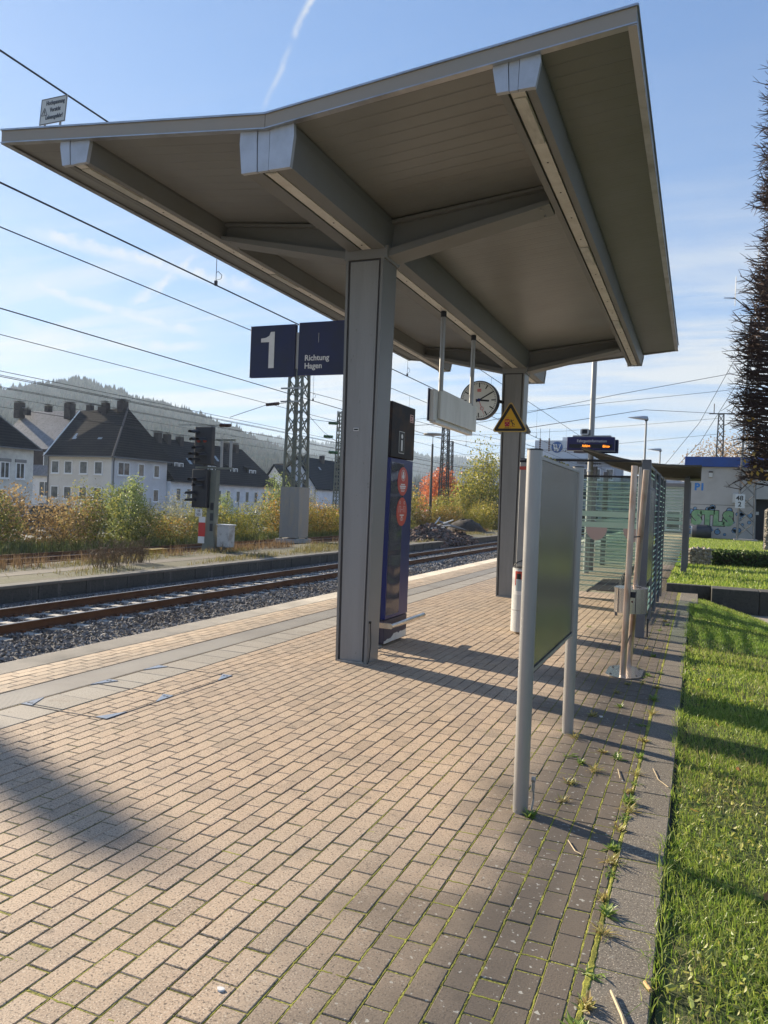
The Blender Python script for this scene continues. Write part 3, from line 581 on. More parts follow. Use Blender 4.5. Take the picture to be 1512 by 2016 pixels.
for zc,kind in ((1.855,0),(1.505,1)):
    b=MB(); b.ring((kx-.002,8.335,zc),'x',.165,.0025,40,ry=.165); s=b.build('round_sticker',salmon,k); tag(s,'round red sticker with a white %s drawing'%('face' if kind==0 else 'two people'))
    x=kx+.0008; g=MB()
    if kind==0:
        for q in range(28):
            a=2*math.pi*q/28; b_=2*math.pi*(q+1)/28
            g.tube((x,8.335+.078*math.cos(a),zc+.085+.078*math.sin(a)),(x,8.335+.078*math.cos(b_),zc+.085+.078*math.sin(b_)),.004,n=4)
        g.ring((x-.001,8.335,zc+.115),'x',.028,.003,16); g.prism([(8.30,zc+.10),(8.37,zc+.10),(8.385,zc+.06),(8.335,zc+.025),(8.285,zc+.06)],'x',x-.001,x+.002)
    else:
        for s_ in (-1,1):
            c_=8.335+s_*.085
            for q in range(14):
                a=2*math.pi*q/14; b_=2*math.pi*(q+1)/14; g.tube((x,c_+.022*math.cos(a),zc+.13+.022*math.sin(a)),(x,c_+.022*math.cos(b_),zc+.13+.022*math.sin(b_)),.0028,n=4)
            g.path([(x,c_-.035,zc-.01),(x,c_-.035,zc+.08),(x,c_+.035,zc+.08),(x,c_+.035,zc-.01)],.0028,4)
        g.path([(x,8.30,zc+.03),(x,8.37,zc+.03)],.003,4)
    g.v=[(p[0],8.335+(p[1]-8.335)*Q_,zc+(p[2]-zc)*Q_) for p in g.v]; g.build('drawing',white,s)
    g=MB()
    for i,(ww,hh,zz) in enumerate(((.16,.016,-.045),(.24,.018,-.072),(.20,.018,-.098),(.16,.008,-.125),(.13,.008,-.143)) if kind==0 else ((.16,.018,-.05),(.06,.018,-.078),(.13,.008,-.105),(.08,.008,-.123))): g.box(x-.001,x+.001,8.335-ww/2,8.335+ww/2,zc+zz-hh/2,zc+zz+hh/2)
    g.v=[(p[0],8.335+(p[1]-8.335)*Q_,zc+(p[2]-zc)*Q_) for p in g.v]; g.build('text_line',white,s)
g=MB(); zr=.27
g.tube((-3.02,7.72,zr),(-3.02,8.80,zr),.027,n=16); g.build('kick_rail',stain,k,smooth=True)
g=MB(); g.bbox(-3.62,-3.035,7.74,7.775,zr-.03,zr+.03,.003); g.build('rail_flat_bar',stain,k)
g=MB(); g.bbox(-3.43,-3.35,7.775,7.79,.0,zr-.03,.002); g.build('rail_post',offw,k)
g=MB(); g.box(-3.62,-3.2,7.80,7.95,.0,.02); g.build('base_plate',galv,k)
# hanging train indicator, seen from its blank back
h=thing('hanging_display',(-3.17,10.2,2.65),'blank off-white box hanging on two poles below the canopy beam','display')
b=MB(); b.bbox(-3.205,-3.145,9.24,11.06,2.665,3.055,.006); b.build('housing',offw,h)
b=MB(); b.bbox(-3.142,-3.105,9.40,11.10,2.70,3.08,.004); b.build('back_plate',offw,h)
b=MB(); b.bbox(-3.20,-3.12,9.26,10.98,2.635,2.664,.003); b.build('lower_ledge',strip,h)
b=MB(); b.bbox(-3.225,-3.206,9.22,11.0,2.66,3.07,.003); b.build('front_frame',navyD,h)
for y in (9.42,10.84):
    b=MB(); b.tube((-3.12,y,3.055),(-3.12,y,4.07),.03,n=16); p=b.build('pole',galv,h,smooth=True)
    b=MB(); b.tube((-3.12,y,4.0),(-3.12,y,4.072),.036,n=16); b.build('pole_collar',dark,p,smooth=True)
# clock
cl_=thing('station_clock',(-3.68,13.3,3.14),'round station clock with white face at ten past three by the far column','clock')
cy=13.28; ccx,ccz=-3.68,3.48
b=MB(); b.ring((ccx,cy,ccz),'y',.345,.14,56); b.build('case',mat('clock_case',(0.025,0.03,0.05),0.4),cl_,smooth=True)
b=MB(); b.tube((ccx+.3,cy+.08,ccz),(-3.33,13.6,ccz),.03); b.build('wall_bracket',dark,cl_)
b=MB(); b.ring((ccx,cy-.004,ccz),'y',.325,.004,56); face=b.build('face',mat('clock_face',(0.66,0.67,0.62),0.12,0.0,coat=0.6),cl_)
b=MB()
def rbar(b,ang,r0,r1,wd,y):
    s,c=math.sin(ang),math.cos(ang); P=lambda rr,ww:(ccx+rr*s+ww*c,ccz+rr*c-ww*s)
    b.prism([P(r0,-wd),P(r1,-wd),P(r1,wd),P(r0,wd)],'y',y-.002,y)
for m in range(60):
    if m%5==0: rbar(b,m*math.pi/30,.225,.31,.010,cy-.004)
    else: rbar(b,m*math.pi/30,.285,.31,.0042,cy-.004)
b.build('minute_marks',black,face)
b=MB(); rbar(b,R(60),-.06,.26,.0115,cy-.009); b.build('minute_hand',black,face)
b=MB(); rbar(b,R(95),-.06,.185,.0155,cy-.007); b.build('hour_hand',black,face)
b=MB(); rbar(b,R(158),-.02,.135,.004,cy-.011); rbar(b,R(158),.185,.27,.003,cy-.011); 
c0=(ccx+.16*math.sin(R(158)),ccz+.16*math.cos(R(158)))
for q in range(20):
    a=2*math.pi*q/20; b2=2*math.pi*(q+1)/20; b.tube((c0[0]+.028*math.cos(a),cy-.012,c0[1]+.028*math.sin(a)),(c0[0]+.028*math.cos(b2),cy-.012,c0[1]+.028*math.sin(b2)),.0045,n=4)
b.build('second_hand',red,face)
b=MB(); b.ring((ccx,cy-.016,ccz),'y',.03,.012,20); b.build('hub',navy,face)
b=MB(); b.box(ccx-.034,ccx+.034,cy-.0065,cy-.004,ccz+.15,ccz+.198); lg=b.build('logo_box',red,face)
text('logo_letters','DB',.042,(ccx-.026,cy-.007,ccz+.159),X_,Z_,offw,lg,depth=.0005)
# warning triangles on both sides of the far column
yel=mat('warning_yellow',(0.62,0.36,0.010),0.4); yrim=mat('yellow_rim',(0.52,0.36,0.10),0.45)
def rtri(cx,z0,wd,ht,rad):
    P=[(cx-wd/2,z0),(cx+wd/2,z0),(cx,z0+ht)]; out=[]
    for i in range(3):
        p=Vector(P[i]); a=(Vector(P[i-1])-p).normalized(); c=(Vector(P[(i+1)%3])-p).normalized(); bis=(a+c).normalized(); half=a.angle(c)/2; ctr=p+bis*(rad/math.sin(half)); 
        n1=Vector((-(a.y),a.x)); n1=n1 if n1.dot(bis)<0 else -n1; n2=Vector((-(c.y),c.x)); n2=n2 if n2.dot(bis)<0 else -n2
        for k in range(5): v=n1.lerp(n2,k/4).normalized(); q=ctr+v*rad; out.append((q.x,q.y))
    return out
def warn(y,d,label,full):
    cx=-3.172; t=thing('warning_sign',(cx,y,2.95),label,'warning sign')
    lay=lambda w_,h_,z_,m,nm,o,r_: MB().prism(rtri(cx,z_,w_,h_,r_),'y',min(y+d*o,y+d*(o+.0015)),max(y+d*o,y+d*(o+.0015))).build(nm,m,t)
    b=MB(); b.prism(rtri(cx,2.945,.66,.56,.035),'y',min(y,y-d*.004),max(y,y-d*.004)); b.build('plate',yrim if full else galv,t)
    if not full: return
    lay(.60,.51,2.963,black,'black_border',0,.03); lay(.43,.365,3.008,yel,'yellow_field',.0018,.004)
    o=y-.005; trm=mat('train_red',(0.35,0.02,0.03),0.5); org=mat('kerb_orange',(0.62,0.13,0.01),0.5)
    b=MB(); b.prism([(cx-.098,3.065),(cx-.085,3.045),(cx-.02,3.045),(cx-.008,3.065),(cx-.008,3.165),(cx-.02,3.178),(cx-.085,3.178),(cx-.098,3.165)],'y',o-.001,o+.0005); tn=b.build('train_symbol',trm,t)
    b=MB(); b.box(cx-.088,cx-.056,o-.002,o-.001,3.125,3.150); b.box(cx-.050,cx-.018,o-.002,o-.001,3.125,3.150); b.build('train_window',yel,tn)
    b=MB(); b.box(cx-.095,cx-.011,o-.002,o-.001,3.163,3.169); b.box(cx-.09,cx-.016,o-.001,o,3.20,3.205); b.build('pantograph',org,tn)
    b=MB(); 
    for (px_,pz) in ((-.086,3.078),(-.02,3.078),(-.053,3.105)): b.ring((cx+px_,o-.002,pz),'y',.006,.001,10)
    b.build('train_lamp',pale,tn)
    b=MB()
    for (a,c_) in (((-.083,3.043),(-.092,3.014)),((-.024,3.043),(-.015,3.014)),((-.083,3.028),(-.022,3.028)),((-.09,3.017),(-.017,3.017))): b.tube((cx+a[0],o,a[1]),(cx+c_[0],o,c_[1]),.0028,n=4)
    b.build('track_symbol',black,t)
    b=MB(); b.box(cx+.004,cx+.013,o-.001,o,3.014,3.05); b.box(cx+.004,cx+.055,o-.001,o,3.041,3.05); b.build('platform_symbol',org,t)
    b=MB(); b.box(cx+.06,cx+.085,o-.001,o,3.043,3.05)
    P_=lambda a,c_:(cx+a,o,c_)
    b.ring((cx+.015,o-.001,3.158),'y',.011,.002,12)
    for pts,rr_ in (([P_(.02,3.148),P_(.042,3.10)],.009),([P_(.042,3.10),P_(.052,3.075),P_(.045,3.05)],.006),([P_(.042,3.10),P_(.072,3.092),P_(.08,3.065)],.0055),([P_(.025,3.14),P_(.05,3.148),P_(.065,3.16)],.0045),([P_(.022,3.142),P_(.003,3.135),P_(-.004,3.12)],.0045)): b.path(pts,rr_,6)
    b.build('falling_person',black,t)
warn(13.565,-1,'yellow triangular warning sign with red train and falling figure on the far column',True)
warn(13.92,1,'grey back of the second triangular sign behind the far column',False)
# empty notice board
nb=thing('notice_board',(-.81,4.85,0),'empty metal notice board on two round posts nearest the camera','notice board')
for y,rb in ((4.055,.0),(5.64,.0)):
    b=MB(); b.ring((-.81,y,0),'z',.040,1.905,32,ry=.047); p=b.build('post',alu,nb,smooth=True)
    b=MB(); b.ring((-.81,y,1.905),'z',.041,.008,32,ry=.048); b.build('post_cap',dark,p)
b=MB(); b.bbox(-.766,-.752,4.10,4.135,.1,.17,.002); b.ring((-.764,4.10,.165),'x',.016,.02,12); b.path([(-.757,4.11,.15),(-.755,4.12,.05),(-.76,4.1,.0)],.006,6); b.build('earthing_clamp',galv,nb)
bm_=mat('board_metal',(0.30,0.285,0.25),0.27,0.75,n1=(1.6,(0.25,0.235,0.20),0.4,0.75),bump=(300,0.08,0.0005))
b=MB(); b.box(-.822,-.800,4.125,5.57,.735,1.865); b.build('panel',bm_,nb)
b=MB()
for a in ((-.826,-.794,4.105,5.59,1.866,1.885),(-.826,-.794,4.105,5.59,.715,.734)): b.box(*a)
f1=b.build('frame_rail',alu,nb)
b=MB(); b.box(-.7935,-.790,4.105,4.128,.715,1.885); b.build('frame_edge',alu,nb)
b=MB(); b.box(-.7935,-.7925,4.128,4.134,.74,1.865); b.box(-.7935,-.7925,5.56,5.566,.74,1.865); b.box(-.799,-.7945,4.13,5.56,.735,.741); b.build('rubber_seal',dark,nb)
rr=random.Random(12); 
for i in range(9):
    b=MB(); y=4.3+1.2*rr.random(); b.tube((-.81,y,1.885),(-.81+.004*rr.random(),y+.03,1.898),.009,.004,6); b.tube((-.812,y+.03,1.885),(-.805,y+.05,1.892),.007,.003,6); 
    o=b.build('lichen_patch',mat('lichen',(0.20,0.18,0.06),0.95) if 'lichen' not in MATS else MATS['lichen'],nb)
# pillar with litter bin
bp=thing('bin_pillar',(-2.12,10.05,0),'slim grey pillar with red stripe behind the empty notice board','pillar')
b=MB(); b.bbox(-2.185,-2.06,10.0,10.09,0,2.20,.006); b.build('pillar',alu,bp)
b=MB(); b.box(-2.187,-2.058,9.998,10.0,2.10,2.145); b.box(-2.0595,-2.0575,10.0,10.09,2.10,2.145); b.build('red_stripe',salmon,bp)
b=MB(); b.bbox(-2.19,-2.055,9.995,10.095,2.20,2.225,.006); b.build('pillar_cap',dark,bp)
lb=thing('litter_bin',(-2.02,9.86,.03),'round grey litter bin with red and white sticker hanging on the slim pillar','litter bin')
bw=mat('bin_grey',(0.55,0.56,0.55),0.45,0.1,n1=(4,(0.45,0.46,0.44),0.45,0.7))
b=MB(); b.ring((-2.02,9.84,.03),'z',.165,.27,32); b.build('bin_lower_body',bw,lb,smooth=True)
b=MB(); b.ring((-2.02,9.84,.305),'z',.165,.53,32); bb=b.build('bin_body',bw,lb,smooth=True)
b=MB(); b.ring((-2.02,9.84,.84),'z',.155,.01,32); b.build('bin_mouth',dark,lb)
b=MB()
for k_ in range(12):
    a=math.pi*k_/12; a2=math.pi*(k_+1)/12
    b.tube((-2.02-.16*math.cos(a),9.84+.02,.835+.16*math.sin(a)*.6),(-2.02-.16*math.cos(a2),9.84+.02,.835+.16*math.sin(a2)*.6),.006,n=5)
b.build('bin_hood',dark,lb)
def curved(cx,cy,r_,a0,a1,z0,z1,m,nm,par):
    b=MB(); n=8; vs=[];fs=[]
    for i in range(n+1):
        a=R(a0+(a1-a0)*i/n); vs+=[(cx+r_*math.cos(a),cy+r_*math.sin(a),z0),(cx+r_*math.cos(a),cy+r_*math.sin(a),z1)]
    fs=[(2*i,2*i+2,2*i+3,2*i+1) for i in range(n)]; b.add(vs,fs); return b.build(nm,m,par)
curved(-2.02,9.84,.1665,225,275,.50,.82,white,'sticker',bb); curved(-2.02,9.84,.1675,232,270,.62,.80,salmon,'red_field',bb); curved(-2.02,9.84,.1685,240,262,.68,.77,black,'pictogram',bb); curved(-2.02,9.84,.1695,238,268,.55,.70,mat('notice_blue',(0.35,0.42,0.45),0.4),'notice',bb)
b=MB(); b.ring((-2.13,9.73,.51),'y',.006,.02,8); b.build('rivet',black,bb)
# ash stand
a_=thing('ash_stand',(-.62,8.03,0),'steel ash stand with an upright tube, a leaning tube and an oval drum','ash stand')
b=MB(); pts=[]
for i in range(40):
    t=2*math.pi*i/40; pts.append((-.62+max(-.17,min(.17,.205*math.cos(t))),8.04+.33*math.sin(t)))
b.prism(pts,'z',0.003,.013); bs=b.build('base_plate',stain,a_)
b=MB()
for q in ((-.74,7.85),(-.5,7.88),(-.75,8.2),(-.5,8.22)): b.ring((q[0],q[1],.013),'z',.012,.006,6)
b.build('bolt',dark,bs)
b=MB(); b.tube((-.62,7.80,.012),(-.59,7.80,2.05),.030,n=24); b.build('upright_tube',rustp,a_,smooth=True)
b=MB(); b.tube((-.605,8.30,.012),(-.50,8.10,2.03),.030,n=24); b.build('leaning_tube',rustp,a_,smooth=True)
b=MB(); b.tube((-.60,7.80,1.36),(-.535,8.17,1.36),.007,n=8); b.tube((-.614,7.80,.25),(-.60,8.27,.35),.007,n=8); b.build('cross_rod',dark,a_)
b=MB(); b.ring((-.59,8.03,.615),'z',.158,.235,48,ry=.20); dr=b.build('drum',stain,a_,smooth=True)
b=MB(); b.ring((-.59,8.03,.85),'z',.163,.006,48,ry=.205); lid=b.build('lid',stain,dr,smooth=True)
b=MB(); b.ring((-.60,7.96,.8565),'z',.035,.003,20,ry=.045); b.ring((-.53,8.08,.8565),'z',.03,.003,20,ry=.04); b.build('ash_hole',dark,lid)
yq=8.03-.20*math.sqrt(1-(.025/.158)**2)
b=MB(); b.bbox(-.585,-.535,yq-.008,yq+.02,.775,.83,.002); b.build('slot',dark,dr)
b=MB(); b.ring((-.562,yq-.005,.735),'y',.009,.01,12); b.build('lock',mat('lock_red',(0.12,0.02,0.015),0.5),dr)
b=MB()
for x in (-.70,-.53): 
    y=8.03-.20*math.sqrt(1-((x+.59)/.158)**2); b.box(x-.002,x+.002,y-.004,y+.01,.62,.845)
b.build('drum_seam',dark,dr)
# ------------------------------------------------------------------ glass wind shelter
def glassmat(name,c,rough=0.02,stripes=None):
    m=bpy.data.materials.new(name); m.use_nodes=True; n=m.node_tree.nodes; l=m.node_tree.links; n.clear(); o=n.new('ShaderNodeOutputMaterial')
    tr=n.new('ShaderNodeBsdfTransparent'); tr.inputs[0].default_value=(*c,1); gl=n.new('ShaderNodeBsdfGlossy'); gl.inputs['Roughness'].default_value=rough
    fr=n.new('ShaderNodeFresnel'); fr.inputs[0].default_value=1.45; mx=n.new('ShaderNodeMixShader'); l.new(fr.outputs[0],mx.inputs[0]); l.new(tr.outputs[0],mx.inputs[1]); l.new(gl.outputs[0],mx.inputs[2]); l.new(mx.outputs[0],o.inputs[0]); return m
glass=glassmat('clear_glass',(0.82,0.90,0.87)); 
frost=leafmat('frosted_band',(0.60,0.74,0.70),(0.60,0.74,0.70),.5); thin=leafmat('frosted_line',(0.60,0.74,0.69),(0.60,0.74,0.69),.5)
slate=mat('shelter_frame',(0.145,0.15,0.165),0.42,0.2,n1=(2,(0.11,0.115,0.13),0.4,0.7))
sh=thing('wind_shelter',(-1.3,12.6,0),'open glass wind screen with striped panes and dark grey posts beyond the ash stand','shelter')
def pane(par,axis,c,a0,a1,z0,z1,wide=(),step=.052,lw=.010,gname='glass_pane'):
    b=MB(); (b.box(c-.004,c+.004,a0,a1,z0,z1) if axis=='x' else b.box(a0,a1,c-.004,c+.004,z0,z1)); p=b.build(gname,glass,par)
    b=MB(); z=z0+.12; 
    while z<z1-.05:
        if not any(w0-.02<z<w1+.02 for w0,w1 in wide):
            hw=lw/2*(1.35 if z<1.0 else 1.0)
            (b.box(c-.0055,c+.0055,a0+.002,a1-.002,z-hw,z+hw) if axis=='x' else b.box(a0+.002,a1-.002,c-.0055,c+.0055,z-hw,z+hw))
        z+=step
    b.build('printed_lines',thin,p)
    for w0,w1 in wide:
        b=MB(); (b.box(c-.0056,c+.0056,a0+.002,a1-.002,w0,w1) if axis=='x' else b.box(a0+.002,a1-.002,c-.0056,c+.0056,w0,w1)); b.build('wide_band',frost,p)
    return p
WB=((1.30,1.40),(1.50,1.60))
pb=pane(sh,'y',14.72,-2.55,-.72,.10,2.22,WB,step=.087,lw=.016)
dotm=mat('pink_disc',(0.50,0.38,0.38),0.6)
b=MB(); b.prism([(-1.74+.19*math.cos(R(a)),1.30+.19*math.sin(R(a))*1.25) for a in range(180,361,12)],'y',14.712,14.7145); b.build('disc_sticker',dotm,pb)
b=MB(); b.prism([(-1.08+.19*math.cos(R(a)),1.30+.19*math.sin(R(a))*1.25) for a in range(180,361,12)],'y',14.712,14.7145); b.build('disc_sticker',dotm,pb)
b=MB(); b.bbox(-2.58,-.70,14.70,14.74,2.225,2.26,.003); b.build('rear_top_rail',dark,sh)
b=MB(); b.bbox(-2.62,-2.555,14.69,14.75,0,2.27,.004); b.build('rear_post',slate,sh)
b=MB(); b.bbox(-.70,-.585,10.37,10.47,0,2.28,.005); b.build('front_post',slate,sh)
b=MB(); b.bbox(-.775,-.725,10.98,11.04,0,2.22,.004); b.build('front_post',mat('pale_post',(0.42,0.43,0.45),0.4,0.3),sh)
b=MB(); b.bbox(-2.2,-.701,10.40,10.435,2.245,2.275,.003); b.build('top_rail',dark,sh)
b=MB(); b.bbox(-2.27,-2.2,10.39,10.445,0,2.28,.004); b.build('front_post',slate,sh)
for y in (11.85,13.05,13.3,14.45,15.45):
    b=MB(); b.bbox(-.64,-.59,y-.025,y+.025,.04,2.24,.003); b.build('side_post',slate,sh)
for y0_,y1_ in ((11.88,13.02),(13.33,14.42),(14.48,15.42)): pane(sh,'x',-.615,y0_,y1_,.12,2.20,(),step=.087,lw=.016)
b=MB(); b.bbox(-.63,-.60,10.47,11.82,2.20,2.235,.003); b.bbox(-.63,-.60,11.88,15.42,2.205,2.235,.003); b.build('side_top_rail',slate,sh)
b=MB(); b.bbox(-.65,-.60,10.49,11.81,.66,1.95,.004); cs=b.build('info_case',slate,sh)
b=MB(); b.box(-.5995,-.597,10.53,11.77,.69,1.92); b.build('case_back',bm_,cs)
pane(sh,'x',-.615,10.50,11.80,1.96,2.19,(),step=.055,lw=.012); pane(sh,'x',-.615,10.50,11.80,.14,.645,(),step=.087,lw=.03)
b=MB(); b.tube((-.555,10.5,0),(-.555,10.5,.24),.012,n=8); b.build('drain_pipe',dark,sh)
# wire bench inside the shelter
be=thing('bench',(-1.15,13.2,0),'dark wire mesh bench with looped back rails inside the glass wind screen','bench')
wm=mat('wire_mesh',(0.10,0.11,0.115),0.45,0.4)
b=MB()
for i in range(30): y=12.0+i*.07; b.tube((-.78,y,.43),(-1.22,y,.405),.006,n=5)
for x in (-.78,-.93,-1.08,-1.22): b.tube((x,12.0,.405+(x+1.22)*.057),(x,14.03,.405+(x+1.22)*.057),.008,n=6)
b.tube((-1.22,12.0,.405),(-1.24,12.0,.37),.012,n=6); b.tube((-1.235,12.0,.38),(-1.235,14.03,.38),.016,n=8); b.build('seat',wm,be)
for i in range(6):
    y=12.02+i*.40; b=MB(); b.path([(-.80,y,.43),(-.745,y,.62),(-.735,y+.03,.66),(-.73,y+.18,.68),(-.735,y+.33,.66),(-.745,y+.36,.62),(-.80,y+.36,.43)],.009,6); b.build('back_loop',wm,be)
b=MB()
for z in (.49,.55,.61): b.tube((-.77+.1*(.49-z),12.02,z),(-.77+.1*(.49-z),14.4,z),.005,n=5)
b.build('back_rail',wm,be)
for y in (12.4,13.6):
    b=MB(); b.bbox(-.86,-.82,y-.02,y+.02,0,.41,.003); b.bbox(-1.15,-.86,y-.02,y+.02,.36,.40,.003); b.build('leg',slate,be)
# second shelter with a curved roof further along
s2_=thing('shelter_roofed',(-1.5,22,0),'far glass shelter with a low curved ribbed roof by the lawn','shelter'); s2_.name='roofed_shelter'
roofm=mat('ribbed_roof',(0.075,0.073,0.062),0.55,0.0,n1=(2,(0.10,0.095,0.075),0.4,0.7))
b=MB(); n=16
for (x0,x1,z0,z1) in ((-2.5,.02,2.98,2.60),):
    vs=[];
    for i in range(n+1):
        t=i/n; x=x0+(x1-x0)*t; z=z0+(z1-z0)*t-.13*math.sin(math.pi*t)
        for (y,dz_) in ((17.6,0.02),(24.2,-.02)):
            vs+= [(x,y,z+dz_),(x,y,z+dz_+.035)]
    fs=[]
    for i in range(n):
        a=4*i; c=4*(i+1); fs+=[(a,a+2,c+2,c),(a+1,c+1,c+3,a+3),(a,c,c+1,a+1),(a+2,a+3,c+3,c+2)]
    fs+=[(0,1,3,2),(4*n,4*n+2,4*n+3,4*n+1)]
    b.add(vs,fs)
b.build('roof',roofm,s2_)
b=MB()
for i in range(54):
    y=17.7+i*.12; b.path([(-2.5+2.52*t/12,y,2.98-.38*t/12-.13*math.sin(math.pi*t/12)-.008) for t in range(13)],.009,4)
b.build('roof_rib',roofm,s2_)
for (x,y) in ((-.30,23.78),(-.30,21.0),(-2.6,21.0),(-2.6,23.78)):
    b=MB(); b.bbox(x-.07,x+.07,y-.07,y+.07,.0,2.52+ (.25 if x<-1 else 0),.006); b.build('post',slate,s2_)
b=MB(); b.bbox(-.34,-.26,21.07,23.71,2.5,2.58,.005); b.build('roof_beam',slate,s2_)
pane(s2_,'y',23.75,-2.5,-.40,.12,2.4,((1.30,1.40),(1.50,1.60)),step=.087,lw=.02); pane(s2_,'y',20.98,-2.5,-1.6,.12,2.4,((1.30,1.40),(1.50,1.60)),step=.087,lw=.02)
# departure display on a tall pole
dp=thing('display_pole',(-2.62,20.3,0),'tall galvanised pole carrying the blue departure display','pole')
b=MB(); b.tube((-2.62,20.3,0),(-2.62,20.3,7.2),.075,.06,16); b.build('shaft',galv,dp,smooth=True)
b=MB(); b.tube((-2.62,20.3,3.05),(-2.62,20.3,3.12),.085,n=16); b.tube((-2.62,20.3,2.6),(-2.62,20.3,2.65),.085,n=16); b.build('clamp',trim,dp)
be.location.x-=.28
dd=thing('departure_display',(-2.6,20.1,3.12),'navy departure display reading Fahrgastinformation with orange letters','display')
b=MB(); b.bbox(-3.20,-2.02,20.08,20.22,3.13,3.47,.01); hb=b.build('housing',mat('display_blue',(0.016,0.014,0.085),0.35),dd)
b=MB(); b.bbox(-3.07,-1.96,20.38,20.52,3.09,3.43,.01); b.build('rear_housing',navyD,dd)
b=MB(); b.box(-3.21,-2.01,20.10,20.20,3.112,3.13); b.build('lower_trim',alu,dd)
b=MB(); b.bbox(-3.08,-2.13,20.2,20.45,3.475,3.52,.004); b.build('top_tray',alu,dd)
b=MB(); b.box(-3.14,-2.07,20.076,20.079,3.19,3.285); b.build('led_field',black,hb)
text('title','Fahrgastinformation',.098,(-2.95,20.075,3.335),X_,Z_,white,dd,sx=.93)
led=mat('led_orange',(0.9,0.25,0.02),0.5,emis=((1.0,0.28,0.03),1.3))
text('led_letters','Abfahrt',.085,(-2.82,20.073,3.215),X_,Z_,led,dd,sx=.78); text('led_letters','Bitte',.09,(-2.31,20.073,3.205),X_,Z_,led,dd,sx=1.0)
def camera_box(x,y,z,label):
    t=thing('loudspeaker',(x,y,z),label,'loudspeaker'); b=MB(); b.prism([(x-.11,z+.02),(x-.08,z),(x+.08,z),(x+.11,z+.05),(x+.10,z+.14),(x+.07,z+.16),(x-.07,z+.16),(x-.11,z+.13)],'y',y-.02,y+.22); b.build('horn_housing',offw,t)
    b=MB(); b.bbox(x-.065,x+.065,y-.026,y-.02,z+.035,z+.135,.002); b.build('mouth',dark,t)
    b=MB(); b.bbox(x+.08,x+.2,y+.1,y+.14,z+.03,z+.07,.002); b.build('bracket',galv,t)
camera_box(-2.78,20.2,3.53,'pale boxy loudspeaker with dark mouth above the departure display')
camera_box(-2.87,19.6,2.12,'pale boxy loudspeaker low on the tall display pole')
# street lamps on the platform
def lamp(x,y,z,label):
    t=thing('platform_lamp',(x,y,0),label,'lamp','slim platform lamps'); b=MB(); b.tube((x,y,0),(x,y,z-.12),.055,.04,12); b.build('pole',galv,t,smooth=True)
    b=MB(); vs=[]; prof=((.06,.05,.09),(-.1,.09,.10),(-.35,.09,.07),(-.6,.06,.03),(-.74,.02,.012)); 
    rings=[]
    for (dx_,hw,hh) in prof:
        for k_ in range(10):
            a=2*math.pi*k_/10; vs.append((x+dx_,y+hw*1.6*math.cos(a),z-.03-(.10*dx_)+hh*1.35*max(math.sin(a),-.3)))
    fs=[]
    for i in range(len(prof)-1):
        for k_ in range(10): fs.append((i*10+k_,i*10+(k_+1)%10,(i+1)*10+(k_+1)%10,(i+1)*10+k_))
    fs+=[tuple(range(10)),tuple(range(40,50))]; b.add(vs,fs); b.build('lamp_head',mat('lamp_grey',(0.45,0.46,0.47),0.4,0.3) if 'lamp_grey' not in MATS else MATS['lamp_grey'],t,smooth=True)
    b=MB(); b.ring((x,y-.07,z-.03),'y',.085,.14,16); b.build('joint',dark,t)
lamp(-2.2,34.2,5.57,'slim platform lamp with flat oval head, taller of the two in view'); lamp(-2.35,50.4,5.50,'smaller more distant platform lamp with flat oval head')
# enamel warning sign standing on the canopy edge
hw=thing('high_voltage_sign',(-5.25,5.3,4.74),'small white enamel sign reading Hochspannung Vorsicht Lebensgefahr above the canopy edge','sign')
hx0,hx1,hz0,hz1,hy=-5.475,-5.18,4.775,5.00,5.10
b=MB(); b.bbox(hx0,hx1,hy,hy+.004,hz0,hz1,.001); 
ln=.03
def lean(o):
    for v in o.data.vertices: v.co.x+= (v.co.z-(hz0-4.74))*.10
b1=b.build('plate',offw,hw)
b=MB(); w_=.006
for a in ((hx0+.003,hx1-.003,hz0+.003,hz0+.003+w_),(hx0+.003,hx1-.003,hz1-.003-w_,hz1-.003),(hx0+.003,hx0+.003+w_,hz0+.01,hz1-.01),(hx1-.003-w_,hx1-.003,hz0+.01,hz1-.01)): b.box(a[0],a[1],hy-.002,hy-.0005,a[2],a[3])
b2=b.build('border',mat('enamel_grey',(0.10,0.11,0.12),0.5),hw)
t1=text('lettering','Hochspannung\n Vorsicht\nLebensgefahr!',.050,(hx0+.165,hy-.001,hz1-.060),X_,Z_,MATS['enamel_grey'],hw,align='CENTER',sx=.70,space=1.22,offset=.0012)
b=MB(); pts=[(hx0+.018,hz0+.08),(hx0+.083,hz0+.08),(hx0+.05,hz0+.143)]
for i in range(3): b.tube((pts[i][0],hy-.002,pts[i][1]),(pts[(i+1)%3][0],hy-.002,pts[(i+1)%3][1]),.0022,n=4)
b.path([(hx0+.054,hy-.002,hz0+.125),(hx0+.046,hy-.002,hz0+.107),(hx0+.056,hy-.002,hz0+.107),(hx0+.049,hy-.002,hz0+.088)],.002,4); b3=b.build('triangle_symbol',MATS['enamel_grey'],hw)
b=MB(); b.box(hx0+.05,hx0+.07,hy+.005,hy+.012,4.70,hz1-.04); b.box(hx1-.07,hx1-.05,hy+.005,hy+.012,4.68,hz1-.04); b4=b.build('support',galv,hw)
for o in (b1,b2,b3,t1): lean(o)
# made-up concrete mast out of the picture, added to cast the soft paving shadow
py=thing('shadow_caster_mast',(-29.9,13.35,-1.06),'unseen tall mast left of the picture, added to cast the soft paving shadow','mast')
b=MB(); b.tube((-29.9,13.10,-1.0),(-29.9,13.10,11.75),.27,.23,20); b.ring((-29.9,13.10,11.75),'z',.20,.15,20); b.build('shaft',conc,py,smooth=True)
b=MB(); b.bbox(-30.4,-29.4,12.85,13.85,-1.06,-.8,.02); b.build('foot',conc,py)
